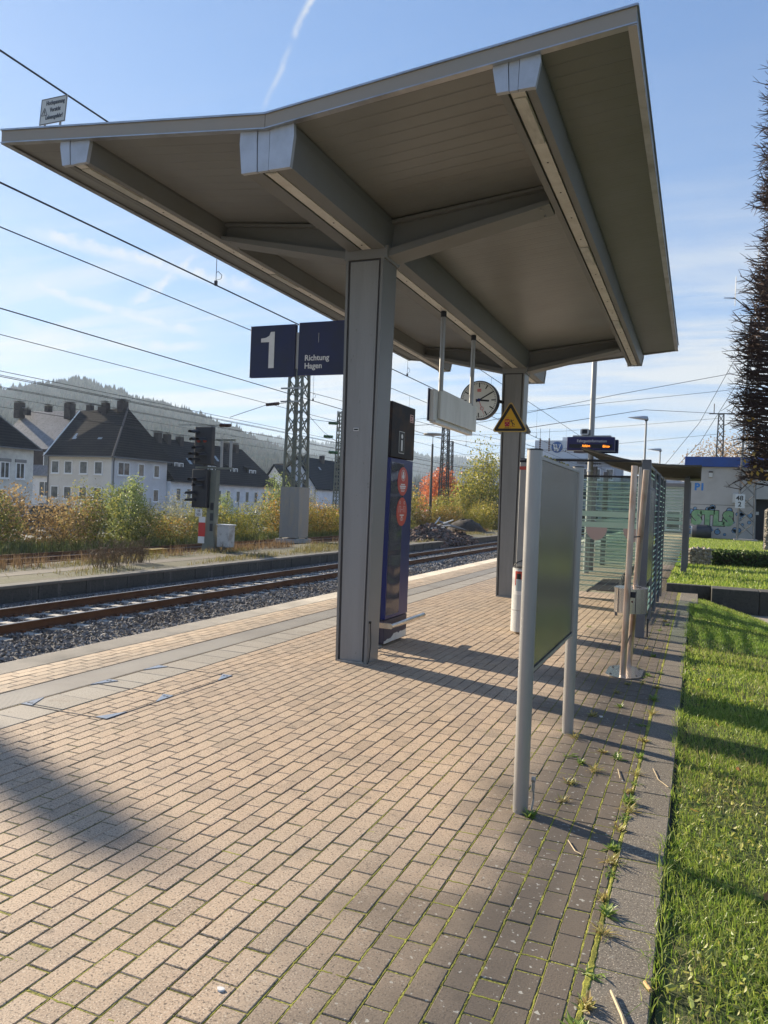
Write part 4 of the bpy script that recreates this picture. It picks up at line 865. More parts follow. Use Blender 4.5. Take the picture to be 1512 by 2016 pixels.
# ------------------------------------------------------------------ tracks
ZR=-0.78   # top of rail
railM=mat('rail_rust',(0.16,0.075,0.035),0.8,0.2,n1=(3,(0.10,0.045,0.022),0.4,0.7),bump=(60,0.2,0.003)); railT=mat('rail_head',(0.42,0.38,0.34),0.28,0.9)
sleepM=mat('sleeper_concrete',(0.40,0.38,0.34),0.85,0.0,n1=(6,(0.26,0.23,0.19),0.45,0.7)); woodM=mat('old_sleeper',(0.055,0.045,0.036),0.9,0.0,n1=(6,(0.09,0.075,0.055),0.45,0.7))
balM=mat('ballast_stone',(0.21,0.205,0.20),0.9,0.0,n1=(0.8,(0.12,0.10,0.085),0.45,0.7),island=0.65,bump=(60,0.3,0.01))
balB=mat('ballast_bed_ground',(0.10,0.095,0.09),0.95,0.0,n2=(28,(0.26,0.25,0.24),0.52,0.62),bump=(26,1.0,0.05))
def railmesh(x,y0,y1,zt):
    b=MB(); b.prism([(x-.07,zt-.17),(x+.07,zt-.17),(x+.07,zt-.155),(x+.012,zt-.14),(x+.012,zt-.045),(x+.036,zt-.03),(x+.036,zt-.006),(x-.036,zt-.006),(x-.036,zt-.03),(x-.012,zt-.045),(x-.012,zt-.14),(x-.07,zt-.155)],'y',y0,y1)
    t=MB(); t.box(x-.030,x+.030,y0,y1,zt-.0055,zt); return b,t
def track(xc,y0,y1,zt,label,sleepers=True,concrete=True,clips=True):
    t=empty('railway_track',(xc,y0,zt-.2),label,'railway track')
    for s in (-1,1):
        b,h=railmesh(xc+s*.7535,y0,y1,zt); r_=b.build('rail',railM,t); h.build('rail_head',railT if concrete else railM,r_)
        if clips:
            c=MB(); y=y0+.2
            while y<min(y1,45):
                for q in (-1,1): c.box(xc+s*.7535+q*.105-.03,xc+s*.7535+q*.105+.03,y+.05,y+.13,zt-.175,zt-.125)
                y+=.6
            o=c.build('rail_clips',railM,r_); tag(o,kind='stuff')
    if sleepers:
        y=y0+.2; k=0; proto=None; rest=MB()
        while y<y1:
            if k<95:
                if proto is None:
                    b=MB(); b.frus((xc,y+.09,zt-.38),2.5,.27,(xc,y+.09,zt-.172),2.44,.20); proto=b.build('sleeper',sleepM if concrete else woodM,t); yy=y
                else:
                    c=proto.copy(); col.objects.link(c); c.location=(0,y-yy,0)
            else: rest.frus((xc,y+.09,zt-.38),2.5,.27,(xc,y+.09,zt-.172),2.44,.20)
            y+=.6; k+=1
        if rest.v: tag(rest.build('far_sleepers',sleepM if concrete else woodM,t),kind='stuff')
    return t
track(-11.88,4.0,140,ZR,'railway track with brown rails on concrete sleepers beside the sooty wall')
track(-7.50,2.0,90,ZR,'railway track hidden right below the near platform edge')
bd=MB()
bd.add([(-14.28,0,-.985),(-5.89,0,-.985),(-5.89,150,-.985),(-14.28,150,-.985)],[(0,1,2,3)]); tag(bd.build('ballast_bed',balB,loc=(-10,0,-.985)),kind='structure')
def scatter_stones(name,n,xr,yr,zfun,size,m,seed,powy=1.0,keep=None):
    g=np.random.default_rng(seed); X=g.uniform(xr[0],xr[1],n); Y=yr[0]+(yr[1]-yr[0])*g.random(n)**powy
    if keep is not None: k=keep(X,Y); X,Y=X[k],Y[k]; n=len(X)
    base=np.array([[1,0,0],[-1,0,0],[0,1,0],[0,-1,0],[0,0,1],[0,0,-1],[.6,.6,.5],[-.6,.55,-.45],[.55,-.6,-.5],[-.55,-.6,.55]])
    base=base[:6]; F0=np.array([[0,2,4],[2,1,4],[1,3,4],[3,0,4],[2,0,5],[1,2,5],[3,1,5],[0,3,5]])
    # chopped octahedra: every corner pulled in by its own amount, then turned at random
    S=g.uniform(.6,1.3,(n,6,1)); V=base[None]*S*size*g.uniform(.55,1.25,(n,1,1))*np.array([1.0,1.0,.72])
    V=V+g.normal(0,size*.22,(n,6,3))
    a=g.uniform(0,6.28,n); b=g.normal(0,.5,n); ca,sa,cb,sb=np.cos(a),np.sin(a),np.cos(b),np.sin(b)
    Rm=np.zeros((n,3,3)); Rm[:,0,0]=ca;Rm[:,0,1]=-sa*cb;Rm[:,0,2]=sa*sb;Rm[:,1,0]=sa;Rm[:,1,1]=ca*cb;Rm[:,1,2]=-ca*sb;Rm[:,2,1]=sb;Rm[:,2,2]=cb
    V=np.einsum('nij,nkj->nki',Rm,V)+np.stack([X,Y,zfun(X,Y)],1)[:,None,:]
    F=(F0[None]+6*np.arange(n)[:,None,None]).reshape(-1,3)
    return tag(rawmesh(name,V.reshape(-1,3),F,m),kind='stuff')
def zb(X,Y):
    g=np.random.default_rng(1); d=np.abs(X+11.88); base=np.where(d<.65,-.975,np.where(d<1.5,-.965,-.955-np.minimum((d-1.5)*.04,.06))); return base+g.uniform(-.02,.03,len(X))
notrail=lambda X,Y:(np.abs(np.abs(X+11.88)-.7535)>.08)&~((np.abs(X+11.88)<1.27)&(((Y-4.29)%.6<.12)|((Y-4.29)%.6>.48)))
scatter_stones('ballast',30000,(-13.9,-8.9),(7.5,27),zb,.034,balM,5,1.25,notrail)
notrail1=lambda X,Y:(np.abs(np.abs(X+7.5)-.7535)>.08)&~((np.abs(X+7.5)<1.27)&(((Y-2.29)%.6<.12)|((Y-2.29)%.6>.48)))
scatter_stones('ballast_by_platform',15000,(-8.9,-5.95),(2.5,30),lambda X,Y:np.full(len(X),-.965),.038,balM,15,1.3,notrail1); scatter_stones('ballast_left',3500,(-13.9,-8.9),(4,7.5),zb,.036,balM,16,1,notrail)
scatter_stones('far_ballast',16000,(-13.9,-8.6),(27,70),zb,.05,balM,6,1.3,notrail)
# ------------------------------------------------------------------ opposite platform
zo=-.60
weedground=mat('weedy_platform',(0.105,0.093,0.062),0.95,0.0,n1=(0.7,(0.075,0.08,0.03),0.42,0.62,(1,.45,1)),n2=(6,(0.20,0.165,0.10),0.56,0.74),bump=(12,0.5,0.02))
ob=MB(); ob.box(-18.2,-14.35,-5,44.8,-1.05,zo); ob.box(-18.2,-14.35,51.2,150,-1.05,zo); ob.box(-18.2,-16.2,44.8,51.2,-1.05,zo-.08); tag(ob.build('opposite_platform',weedground,loc=(-16,0,-1.05)),kind='structure')
wl=thing('platform_wall',(-14.3,20,-1.05),'long low sooty concrete wall of the opposite platform with pale vertical stains','wall')
b=MB(); b.box(-14.35,-14.28,-5,44.8,-1.05,zo-.06); b.build('wall_face',concDark,wl)
b=MB(); b.bbox(-14.62,-14.25,-5,44.8,zo-.058,zo+.012,.01); b.build('coping',mat('coping',(0.15,0.14,0.12),0.9,0.0,n1=(2,(0.24,0.22,0.18),0.45,0.7)),wl)
b=MB(); y=-4.5
while y<44: b.box(-14.279,-14.262,y,y+.10,-1.02,zo-.06); y+=1.52
b.build('panel_joint_ribs',concDark,wl); b=bpy.data.objects['panel_joint_ribs']; b['kind']='stuff'
wl2=thing('platform_wall',(-14.3,80,-1.05),'far part of the sooty platform wall beyond the rubble gap','wall')
b=MB(); b.box(-14.35,-14.28,51.2,150,-1.05,zo-.06); b.build('wall_face',concDark,wl2)
b=MB(); b.bbox(-14.62,-14.25,51.2,150,zo-.058,zo+.012,.01); b.build('coping',MATS['coping'],wl2)
# paved strip in the weeds
b=MB(); b.box(-16.6,-15.9,-2,27,zo-.02,zo+.006); tag(b.build('old_path',mat('old_asphalt',(0.14,0.12,0.095),0.9,0.0,n1=(2,(0.10,0.09,0.065),0.4,0.7)),loc=(-16,12,zo)),kind='structure')
tb=mat('rusty_bed',(0.075,0.06,0.05),0.95,0.0,n2=(14,(0.15,0.12,0.10),0.5,0.65),bump=(14,0.8,0.04))
b=MB(); b.box(-23.6,-18.25,-5,150,-1.05,-.93); tag(b.build('rear_track_bed',tb,loc=(-21,0,-1.05)),kind='structure')
track(-19.25,8,140,-.77,'rusty siding track nearest behind the weedy platform',True,False,False)
track(-22.3,8,140,-.80,'rusty siding track in front of the shrubs',True,False,False)
# dry weeds on the opposite platform
def bladeset(n,X,Y,Z,h,wd,seed,lean=.35,seg=2,hv=.35):
    g=np.random.default_rng(seed); a=g.uniform(0,6.28,n); H=h*g.uniform(1-hv,1+hv,n); W=wd*g.uniform(.7,1.3,n); L_=g.normal(0,lean,n)*H; dirx=np.cos(a); diry=np.sin(a); px,py=-diry,dirx; ld=g.uniform(0,6.28,n); lx,ly=np.cos(ld)*L_,np.sin(ld)*L_
    V=np.zeros((n,5,3)); base=np.stack([X,Y,Z],1)
    V[:,0]=base+np.stack([px*W/2,py*W/2,0*W],1); V[:,1]=base-np.stack([px*W/2,py*W/2,0*W],1)
    mid=base+np.stack([lx*.35,ly*.35,H*.55],1); V[:,2]=mid-np.stack([px*W*.38,py*W*.38,0*W],1); V[:,3]=mid+np.stack([px*W*.38,py*W*.38,0*W],1)
    V[:,4]=base+np.stack([lx,ly,H*np.clip(1-.3*np.abs(L_/H),.4,1)],1)
    q=np.arange(n)*5
    F=np.concatenate([np.stack([q,q+1,q+2],1),np.stack([q,q+2,q+3],1),np.stack([q+3,q+2,q+4],1)])
    return V.reshape(-1,3),F
dry=leafmat('dry_grass',(0.20,0.15,0.06),(0.38,0.29,0.13),.4,(0.17,0.17,0.05))
g=np.random.default_rng(31); n=32000; Y=10+62*g.random(n)**1.2; X=-14.7-3.4*g.random(n); nz=np.sin(X*2.1+Y*.31)+np.sin(Y*.9+1.3*X)+g.normal(0,.5,n); k=(nz>.15)&~((X>-16.65)&(X<-15.85)&(Y<27)); X,Y=X[k],Y[k]
V,F=bladeset(len(X),X,Y,np.full(len(X),zo),.13,.016,33,.5,hv=.7); tag(rawmesh('dry_grass',V,F,dry),kind='stuff')
g=np.random.default_rng(37); n=9000; Y=12+55*g.random(n); X=-17.2-.9*g.random(n)**1.5; nz=np.sin(Y*.5)+np.sin(Y*1.7)+g.normal(0,.5,n); k=nz>.2; X,Y=X[k],Y[k]
V,F=bladeset(len(X),X,Y,np.full(len(X),zo),.32,.015,38,.3,hv=.6); tag(rawmesh('tall_dry_weeds',V,F,leafmat('dead_stalks',(0.15,0.095,0.05),(0.30,0.20,0.10),.3)),kind='stuff')
def dryshrub(x,y,label):
    t=thing('dead_shrub',(x,y,zo),label,'shrub','dead shrubs on the weedy platform'); b=MB(); rr=random.Random(int(x*10)+int(y))
    for i in range(70):
        a=rr.uniform(0,6.28); l_=rr.uniform(.3,.85); e=rr.uniform(.1,.6); p0=(x+rr.gauss(0,.12),y+rr.gauss(0,.3),zo); p1=(p0[0]+math.cos(a)*e*l_,p0[1]+math.sin(a)*e*l_,zo+l_); b.tube(p0,p1,.007,.003,4,False)
        for j in range(5): q=rr.uniform(.4,1); c=[p0[k]+(p1[k]-p0[k])*q for k in range(3)]; b.tube(c,(c[0]+rr.gauss(0,.09),c[1]+rr.gauss(0,.09),c[2]+rr.uniform(.02,.12)),.008,.002,4,False)
    b.build('stems',leafmat('stalk_brown',(0.14,0.10,0.06),(0.26,0.19,0.11),.2) if 'stalk_brown' not in bpy.data.materials else bpy.data.materials['stalk_brown'],t)
dryshrub(-16.0,17.9,'brittle dead shrub standing alone in the weeds on the opposite platform'); dryshrub(-16.4,19.6,'smaller brown dead shrub right beside the brittle one')
# yellow box and pipes in the siding
yb=thing('yellow_box',(-20.6,25.9,-.93),'small yellow metal box lying between the siding rails','box'); b=MB(); b.bbox(-20.9,-20.4,25.4,26.4,-.93,-.68,.02); b.build('box_body',mat('box_yellow',(0.50,0.30,0.03),0.5,0.0,n1=(5,(0.2,0.12,0.03),0.5,0.7)),yb); b=MB(); b.bbox(-20.93,-20.37,25.37,26.43,-.68,-.65,.01); b.build('lid',MATS['box_yellow'],yb)
# ------------------------------------------------------------------ rubble heap in the wall gap
bri=mat('rubble_mix',(0.17,0.10,0.075),0.9,0.0,n1=(3,(0.085,0.075,0.065),0.4,0.6),n2=(9,(0.26,0.20,0.16),0.55,0.7),island=.6)
def heap(n,cx,cy,rx,ry,h,size,name,m,seed):
    g=np.random.default_rng(seed); rad=np.sqrt(g.random(n)); a=g.uniform(0,6.28,n); X=cx+rx*rad*np.cos(a); Y=cy+ry*rad*np.sin(a); Z=zo-.35+ (h+.35)*(1-rad**1.4)*(.8+.3*np.sin(Y*1.1)) 
    V0=np.array([[sx,sy,sz] for sz in(-1,1) for sy in (-1,1) for sx in (-1,1)])*.5
    S=size*np.stack([g.uniform(.5,2.2,n),g.uniform(.4,1.2,n),g.uniform(.25,.7,n)],1); ax=g.normal(0,1,(n,3)); ax/=np.linalg.norm(ax,axis=1)[:,None]; th=g.uniform(0,6.28,n)
    K=np.zeros((n,3,3)); K[:,0,1]=-ax[:,2];K[:,0,2]=ax[:,1];K[:,1,0]=ax[:,2];K[:,1,2]=-ax[:,0];K[:,2,0]=-ax[:,1];K[:,2,1]=ax[:,0]
    Rm=np.eye(3)[None]+np.sin(th)[:,None,None]*K+(1-np.cos(th))[:,None,None]*(K@K)
    V=np.einsum('nij,nkj->nki',Rm,V0[None]*S[:,None,:])+np.stack([X,Y,Z],1)[:,None,:]
    F0=np.array([[0,2,3,1],[4,5,7,6],[0,1,5,4],[1,3,7,5],[3,2,6,7],[2,0,4,6]]); F=(F0[None]+8*np.arange(n)[:,None,None]).reshape(-1,4)
    return tag(rawmesh(name,V.reshape(-1,3),F,m),kind='stuff')
heap(1700,-16.0,48.2,2.0,7.0,.75,.30,'rubble_heap',bri,3); heap(500,-14.9,48.0,.6,2.9,.05,.3,'rubble_spill',bri,4)
lm=thing('old_timber',(-16.2,50,-.3),'dark sheet and pale laths sticking out of the rubble heap','timber'); b=MB(); b.add([(-15.6,49,.28),(-16.6,50.2,.62),(-15.9,53.6,.05),(-14.9,52.4,-.12)],[(0,1,2,3)]); b.add([(-15.6,49,.24),(-16.6,50.2,.58),(-15.9,53.6,.01),(-14.9,52.4,-.16)],[(3,2,1,0)]); b.build('dark_sheet',dark,lm)
for (p,q) in (((-16.2,48.3,.1),(-15.9,48.9,.78)),((-16.3,48.6,.1),(-15.6,50.9,.6)),((-15.9,47.6,.2),(-15.4,49.6,.25)),((-15.6,46.3,.1),(-15.3,48.0,.15))):
    b=MB(); b.tube(p,q,.05,n=4); b.build('lath',offw,lm)
# dark round mound behind
def mound(cx,cy,rx,ry,h,name,label):
    g=np.random.default_rng(8); b=MB(); n=18; m_=7; vs=[(cx,cy,-.9+h)];fs=[]
    for i in range(1,m_+1):
        for k in range(n):
            a=2*math.pi*k/n; rr_=i/m_; vs.append((cx+rx*rr_*math.cos(a)*(1+.05*g.normal()),cy+ry*rr_*math.sin(a)*(1+.05*g.normal()),-.9+h*(1-rr_**2.2)+.05*g.normal()))
    fs=[(0,1+k,1+(k+1)%n) for k in range(n)]+[(1+(i-1)*n+k,1+i*n+k,1+i*n+(k+1)%n,1+(i-1)*n+(k+1)%n) for i in range(1,m_) for k in range(n)]
    b.add(vs,fs); o=b.build(name,mat('dark_earth',(0.035,0.028,0.022),0.95,0.0,bump=(6,0.8,0.05)),smooth=True); tag(o,label,'mound')
mound(-18.6,64.5,1.9,3.2,1.35,'earth_mound','low dark earth mound left of the far canopy column')
for i,(x,y,l_) in enumerate(((-20.1,60.5,'black and yellow striped buffer board beside the dark mound'),(-26.2,74.0,'smaller striped buffer board among far rubble'))):
    t=thing('buffer_stop',(x,y,-.9),l_,'buffer stop'); b=MB(); b.bbox(x-1.0,x+1.0,y,y+.12,-.55,-.1,.01); 
    def strp(m,n,l,b_,cur,g):
        sp=n.new('ShaderNodeSeparateXYZ'); l.new(g.outputs['Position'],sp.inputs[0]); a=n.new('ShaderNodeMath'); a.operation='ADD'; l.new(sp.outputs[0],a.inputs[0]); l.new(sp.outputs[2],a.inputs[1]); c=n.new('ShaderNodeMath'); c.operation='MULTIPLY'; c.inputs[1].default_value=2.2; l.new(a.outputs[0],c.inputs[0]); f_=n.new('ShaderNodeMath'); f_.operation='FRACT'; l.new(c.outputs[0],f_.inputs[0]); g2=n.new('ShaderNodeMath'); g2.operation='GREATER_THAN'; g2.inputs[1].default_value=.5; l.new(f_.outputs[0],g2.inputs[0]); mx=n.new('ShaderNodeMix'); mx.data_type='RGBA'; l.new(g2.outputs[0],mx.inputs[0]); mx.inputs[6].default_value=(.02,.02,.02,1); mx.inputs[7].default_value=(.35,.22,.04,1); l.new(mx.outputs[2],b_.inputs['Base Color'])
    b.build('striped_board',mat('hazard_stripes',(0,0,0),.7,extra=strp) if 'hazard_stripes' not in MATS else MATS['hazard_stripes'],t)
    for s in (-.6,.6): b=MB(); b.box(x+s-.06,x+s+.06,y+.125,y+.25,-.95,-.05); b.build('post',railM,t)
# ------------------------------------------------------------------ masts, signal, wires
green=mat('mast_green_grey',(0.15,0.165,0.135),0.7,0.1,n1=(2,(0.20,0.19,0.15),0.45,0.7)); pcas=mat('casing_sheet',(0.27,0.26,0.235),0.6,0.1,n1=(1.3,(0.34,0.29,0.22),0.45,0.7,(2,2,.6)),n2=(12,(0.2,0.19,0.17),0.6,0.75))
def lattice(x,y,z0,z1,w0,w1,label,casing=None,step=.62,rad=.035,m=None,name='catenary_mast',bays_from=None):
    m=m or green; t=thing(name,(x,y,z0),label,'mast'); wq=lambda z:w0+(w1-w0)*(z-z0)/(z1-z0)
    for sx in (-1,1):
        for sy in (-1,1):
            b=MB(); b.frus((x+sx*w0/2,y+sy*w0/2,z0),rad*2,rad*2,(x+sx*w1/2,y+sy*w1/2,z1),rad*2,rad*2); b.build('leg',m,t)
    b=MB(); z=casing or z0+.3
    while z<z1-.1:
        za=min(z+step,z1); a,c=wq(z)/2,wq(za)/2
        for s in (-1,1):
            b.tube((x-a,y+s*a,z),(x+c,y+s*c,za),rad*.55,n=4); b.tube((x+a,y+s*a,z),(x-c,y+s*c,za),rad*.55,n=4); b.tube((x+s*a,y-a,z),(x+s*c,y+c,za),rad*.55,n=4); b.tube((x+s*a,y+a,z),(x+s*c,y-c,za),rad*.55,n=4)
        z=za
    b.build('bracing',m,t)
    if casing:
        for s in (-1,1):
            b=MB(); a=w0/2+.06; b.box(x+(s-1)*a/2+.004,x+(s+1)*a/2-.004,y-a,y+a,z0+.18,casing); b.build('casing_panel',pcas,t)
    b=MB(); b.bbox(x-w0/2-.2,x+w0/2+.2,y-w0/2-.2,y+w0/2+.2,z0-.1,z0+.12,.02); b.build('foundation',conc,t)
    return t
m1=lattice(-20.05,36.5,-.62,8.75,1.02,.74,'large green lattice mast with grey sheet casing at its foot behind the number sign',casing=2.25,step=.95,rad=.06)
b=MB(); b.box(-20.13,-19.99,36.2,36.36,2.25,8.7); b.build('middle_post',green,m1)
for zz in (7.45,6.75): b=MB(); b.box(-20.9,-19.6,36.05,36.13,zz,zz+.08); b.build('bracket',galv,m1)
m2=lattice(-27.6,57.5,-.9,9.0,.62,.36,'thin green lattice mast just left of the near canopy column',step=.6,rad=.04)
m3=lattice(-27.0,84.0,-.9,10.9,1.0,.62,'dark lattice mast above the yellow shrubs between the two canopy columns',step=.7,rad=.06,m=mat('mast_dark',(0.075,0.075,0.07),0.7))
m4=lattice(-33.3,106,-.9,10.8,.9,.6,'distant slim lattice mast right of the dark one',step=.8,rad=.06,m=MATS['mast_dark'])
m5=thing('lamp_mast',(-24.7,72.7,-.9),'dark pole with a flat disc lamp above the yellow shrubs','mast')
b=MB(); b.tube((-24.7,72.7,-.9),(-24.7,72.7,7.6),.17,.10,10); b.build('shaft',MATS['mast_dark'],m5); b=MB(); b.tube((-24.7,72.7,7.6),(-24.7,72.7,8.55),.04,n=6); b.ring((-24.7,72.7,8.5),'z',.95,.14,20); b.build('disc_lamp',galv,m5)
# light signal
sg=thing('railway_signal',(-18.05,26.0,zo),'black two-part railway light signal with hooded lamps on a green post','railway signal')
sgm=mat('signal_black',(0.022,0.022,0.026),0.55)
b=MB(); b.frus((-18.1,26.1,zo),.62,.4,(-18.1,26.1,.2),.40,.3); b.frus((-18.1,26.1,.2),.40,.3,(-17.98,26.1,2.65),.26,.24); b.build('post',green,sg)
for zz in (.2,.62,1.04): b=MB(); b.box(-18.07,-17.93,25.945,25.965,zz,zz+.3); b.build('post_slot',sgm,sg)
up=MB(); up.bbox(-18.80,-17.98,25.75,26.0,2.85,4.36,.03); ub=up.build('upper_screen',sgm,sg)
lo_=MB(); lo_.bbox(-18.86,-18.14,25.75,26.0,1.12,2.66,.03); lb2=lo_.build('lower_screen',sgm,sg)
def hood(x,z,par,r_=.13):
    b=MB(); vs=[]; n=10
    for i in range(n+1):
        a=math.pi*i/n; vs+=[(x+r_*math.cos(a),25.75,z+r_*math.sin(a)),(x-.10+r_*.8*math.cos(a),25.38,z-.01+r_*.8*math.sin(a))]
    b.add(vs,[(2*i,2*i+2,2*i+3,2*i+1) for i in range(n)]); h_=b.build('lamp_hood',sgm,par); b=MB(); b.ring((x,25.735,z),'y',.085,.014,16); return b,h_
for (x,z,p_) in ((-18.66,4.10,ub),(-18.6,3.80,ub),(-18.3,3.80,ub),(-18.45,3.46,ub),(-18.62,3.22,ub),(-18.3,3.2,ub),(-18.62,3.0,ub),(-18.62,2.2,lb2),(-18.36,2.2,lb2),(-18.4,1.98,lb2),(-18.72,1.66,lb2),(-18.72,1.38,lb2)):
    b,h_=hood(x,z,p_); b.build('lens',mat('signal_red_lens',(0.30,0.03,0.015),0.25) if (z==3.80 and 'signal_red_lens' not in MATS) else (MATS['signal_red_lens'] if z==3.80 else sgm),h_)
b=MB(); b.box(-18.85,-17.9,25.95,26.05,2.70,2.78); b.box(-17.98,-17.15,26.0,26.06,2.68,2.76); b.box(-17.98,-17.05,26.0,26.06,3.82,3.88); b.build('platform_bracket',green,sg)
b=MB(); 
for x in (-17.68,-17.25): b.box(x-.045,x+.045,26.0,26.06,2.76,3.82)
b.build('maintenance_frame',galv,sg)
def ploc(nm,x0,x1,z0,z1,m,par,y=25.90): b=MB(); b.box(x0,x1,y,y+.02,z0,z1); return b.build(nm,m,par)
pn=ploc('number_plate',-18.72,-18.40,.76,1.08,white,sg,25.86); text('plate_number','18\n503',.15,(-18.56,25.857,.94),X_,Z_,black,pn,align='CENTER',sx=.9,space=.95)
pw=ploc('plate_white',-18.58,-18.28,-.30,-.03,white,sg); ploc('plate_white',-18.56,-18.26,.53,.76,white,sg); ploc('plate_red',-18.575,-18.27,-.03,.53,red,sg)
cb=thing('switch_cabinet',(-17.5,26.3,zo),'stained white switch cabinet standing beside the railway signal','cabinet'); b=MB(); b.bbox(-17.78,-17.24,26.05,26.5,-.42,.45,.01); b.build('cabinet_body',mat('cabinet_white',(0.50,0.49,0.46),0.6,0.0,n1=(3,(0.30,0.28,0.25),0.5,0.62)),cb); b=MB(); b.bbox(-17.8,-17.2,26.02,26.53,.45,.49,.01); b.build('roof',white,cb); b=MB(); b.box(-17.6,-17.5,26.2,26.3,zo,-.42); b.build('foot',galv,cb)
# overhead wires: every wire a thing, running along its track
wireM=mat('overhead_wire',(0.035,0.035,0.04),0.6)
def wire(pts,rad,label,name='overhead_wire'):
    b=MB(); b.path(pts,rad,5); return tag(b.build(name,wireM,loc=pts[0]),label,'wire','overhead wires above the tracks')
def along(x,z,y0,y1,sag=0,span=60,off=36): 
    pts=[]; y=y0
    while y<=y1: t=((y-off)/span)%1; pts.append((x,y,z-sag*4*t*(1-t))); y+=6
    return pts
for (x,zc,zm,l_) in ((-7.5,5.07,6.53,'nearest track'),(-11.88,4.86,6.31,'track beside the sooty wall')):
    wire(along(x,zc,0,150),.012,'contact wire over the '+l_); wire(along(x,zm,0,150,.0),.012,'carrying wire over the '+l_)
    for y in np.arange(10.7 if x>-8 else 22.6,110,9.0):
        b=MB(); b.tube((x,y,zc),(x,y,zm),.005,n=4); b.box(x-.02,x+.02,y-.02,y+.02,zc-.01,zc+.07); b.path([(x,y,zc+.08),(x+.02,y+.11,zc+.13),(x+.02,y+.13,zc+.2),(x,y+.05,zc+.24),(x,y,zc+.2)],.005,4); tag(b.build('wire_dropper',wireM,loc=(x,float(y),zc)),'thin dropper joining the contact and carrying wire over the '+l_,'wire dropper','wire droppers')
for (x,z,l_) in ((-19.3,4.90,'first siding, lower'),(-19.3,6.13,'first siding, upper'),(-22.3,5.60,'second siding, upper'),(-22.3,5.46,'second siding, doubled'),(-26.0,5.6,'third siding, upper'),(-26.5,5.62+.1,'third siding, doubled'),(-26.5,4.9,'third siding, lower'),(-29.0,5.68,'farthest siding')): wire(along(x,z,0,150),.012,'thin wire over the '+l_)
def ins(p,q,label,m=None,r_=.07):
    b=MB(); p,q=Vector(p),Vector(q); n=7
    for i in range(n): a=p.lerp(q,i/n); c=p.lerp(q,(i+.6)/n); b.tube(a,c,r_,n=8)
    b.tube(p,q,r_*.45,n=6); return tag(b.build('insulator',m or mat('insulator_brown',(0.07,0.03,0.022),0.3),loc=p),label,'insulator')
insB=mat('insulator_brown',(0.07,0.03,0.022),0.3); insG=mat('insulator_green',(0.05,0.13,0.05),0.3)
def strut(pts,label): b=MB(); b.path(pts,.016,5); tag(b.build('registration_arm',wireM,loc=pts[0]),label,'wire')
strut([(-24.2,36.3,6.0),(-21.9,36.3,6.65),(-20.7,36.3,6.75)],'bent steady arm reaching left from the large green mast'); ins((-21.9,36.3,6.66),(-21.1,36.3,6.72),'brown insulator on the arm left of the large green mast',insB,.09)
strut([(-23.6,31,5.0),(-20.9,31,4.98)],'straight steady arm left above the railway signal'); ins((-21.2,31,4.98),(-20.6,31,4.97),'brown insulator above the railway signal',insB,.085)
for i,(x,z) in enumerate(((-27.2,8.0),(-27.6,6.9),(-27.1,5.6))): ins((x-1.3,57.2,z),(x-.5,57.2,z-.05),('topmost','middle','lowest')[i]+' green insulator left of the thin mast',insG,.13)
# cross-span wires over the yard
for (p,q,l_) in (((-27.6,57.5,7.9),(2.2,60,10.6),'upper cross wire from the thin mast to the right'),((-27,84,9.4),(1.5,75,10.3),'upper cross wire from the dark mast'),((-27,84,7.2),(1.5,75,8.9),'middle cross wire from the dark mast'),((-27,84,6.0),(1.5,75,6.3),'lower cross wire from the dark mast'),((-20.1,36.5,6.75),(-27.6,57.5,6.3),'slanting wire between the two green masts'),((-20.1,36.5,7.5),(-11.9,60,6.4),'slanting wire right of the large mast'),((-20.1,36.5,6.0),(-8,70,6.5),'low slanting wire right of the large mast')): wire([p,tuple((p[i]+q[i])/2-(.25 if i==2 else 0) for i in range(3)),q],.014,l_)
for (x,y,z,l_) in ((-13.9,76.2,6.2,'dark insulator on the lower cross wire, left'),(-10.4,77,6.2,'dark insulator on the lower cross wire, middle'),(-5.2,78,6.3,'dark insulator right of the departure display')): ins((x,y,z),(x+1.5,y,z),l_,sgm,.10)
for (x,l_) in ((-14.9,'left'),(-14.0,'right')):
    b=MB(); b.tube((x,77,9.6),(x,77,8.6),.02,n=5); tag(b.build('hanger_wire',wireM,loc=(x,77,8.6)),l_+' hanger of the pair above the white office block','wire'); ins((x,77,8.6),(x,77,7.3),l_+' hanging insulator of the pair above the white office block',insB,.09)
b=MB(); b.path([(-14.9,77,7.3),(-15.6,77,6.9),(-17,77,6.7)],.02,4); tag(b.build('jumper_wire',wireM),'slack jumper wire below the hanging insulators','wire')
# ------------------------------------------------------------------ houses across the yard
def tilem(name,c,c2):
    def ex(m,n,l,b,cur,g):
        t=n.new('ShaderNodeTexWave'); t.bands_direction='Z'; t.inputs['Scale'].default_value=1.1; t.inputs['Distortion'].default_value=.6; t.inputs['Detail'].default_value=1; l.new(g.outputs['Position'],t.inputs['Vector'])
        mx=n.new('ShaderNodeMix'); mx.data_type='RGBA'; mx.blend_type='MULTIPLY'; mx.inputs[0].default_value=.55; l.new(cur,mx.inputs[6]); l.new(t.outputs[0],mx.inputs[7]); l.new(mx.outputs[2],b.inputs['Base Color'])
    return mat(name,c,0.85,0.0,n1=(0.5,c2,0.4,0.7),n2=(5,tuple(q*.6 for q in c),0.5,0.7),extra=ex,spec=.2)
roofD=tilem('roof_dark_tiles',(0.040,0.036,0.036),(0.06,0.052,0.048)); roofB=tilem('roof_blue_tiles',(0.03,0.036,0.045),(0.042,0.048,0.058)); roofS=mat('roof_slate_lit',(0.23,0.225,0.23),0.6,0.0,n1=(1,(0.16,0.155,0.155),0.4,0.7),n2=(4,(0.11,0.11,0.11),0.5,0.7))
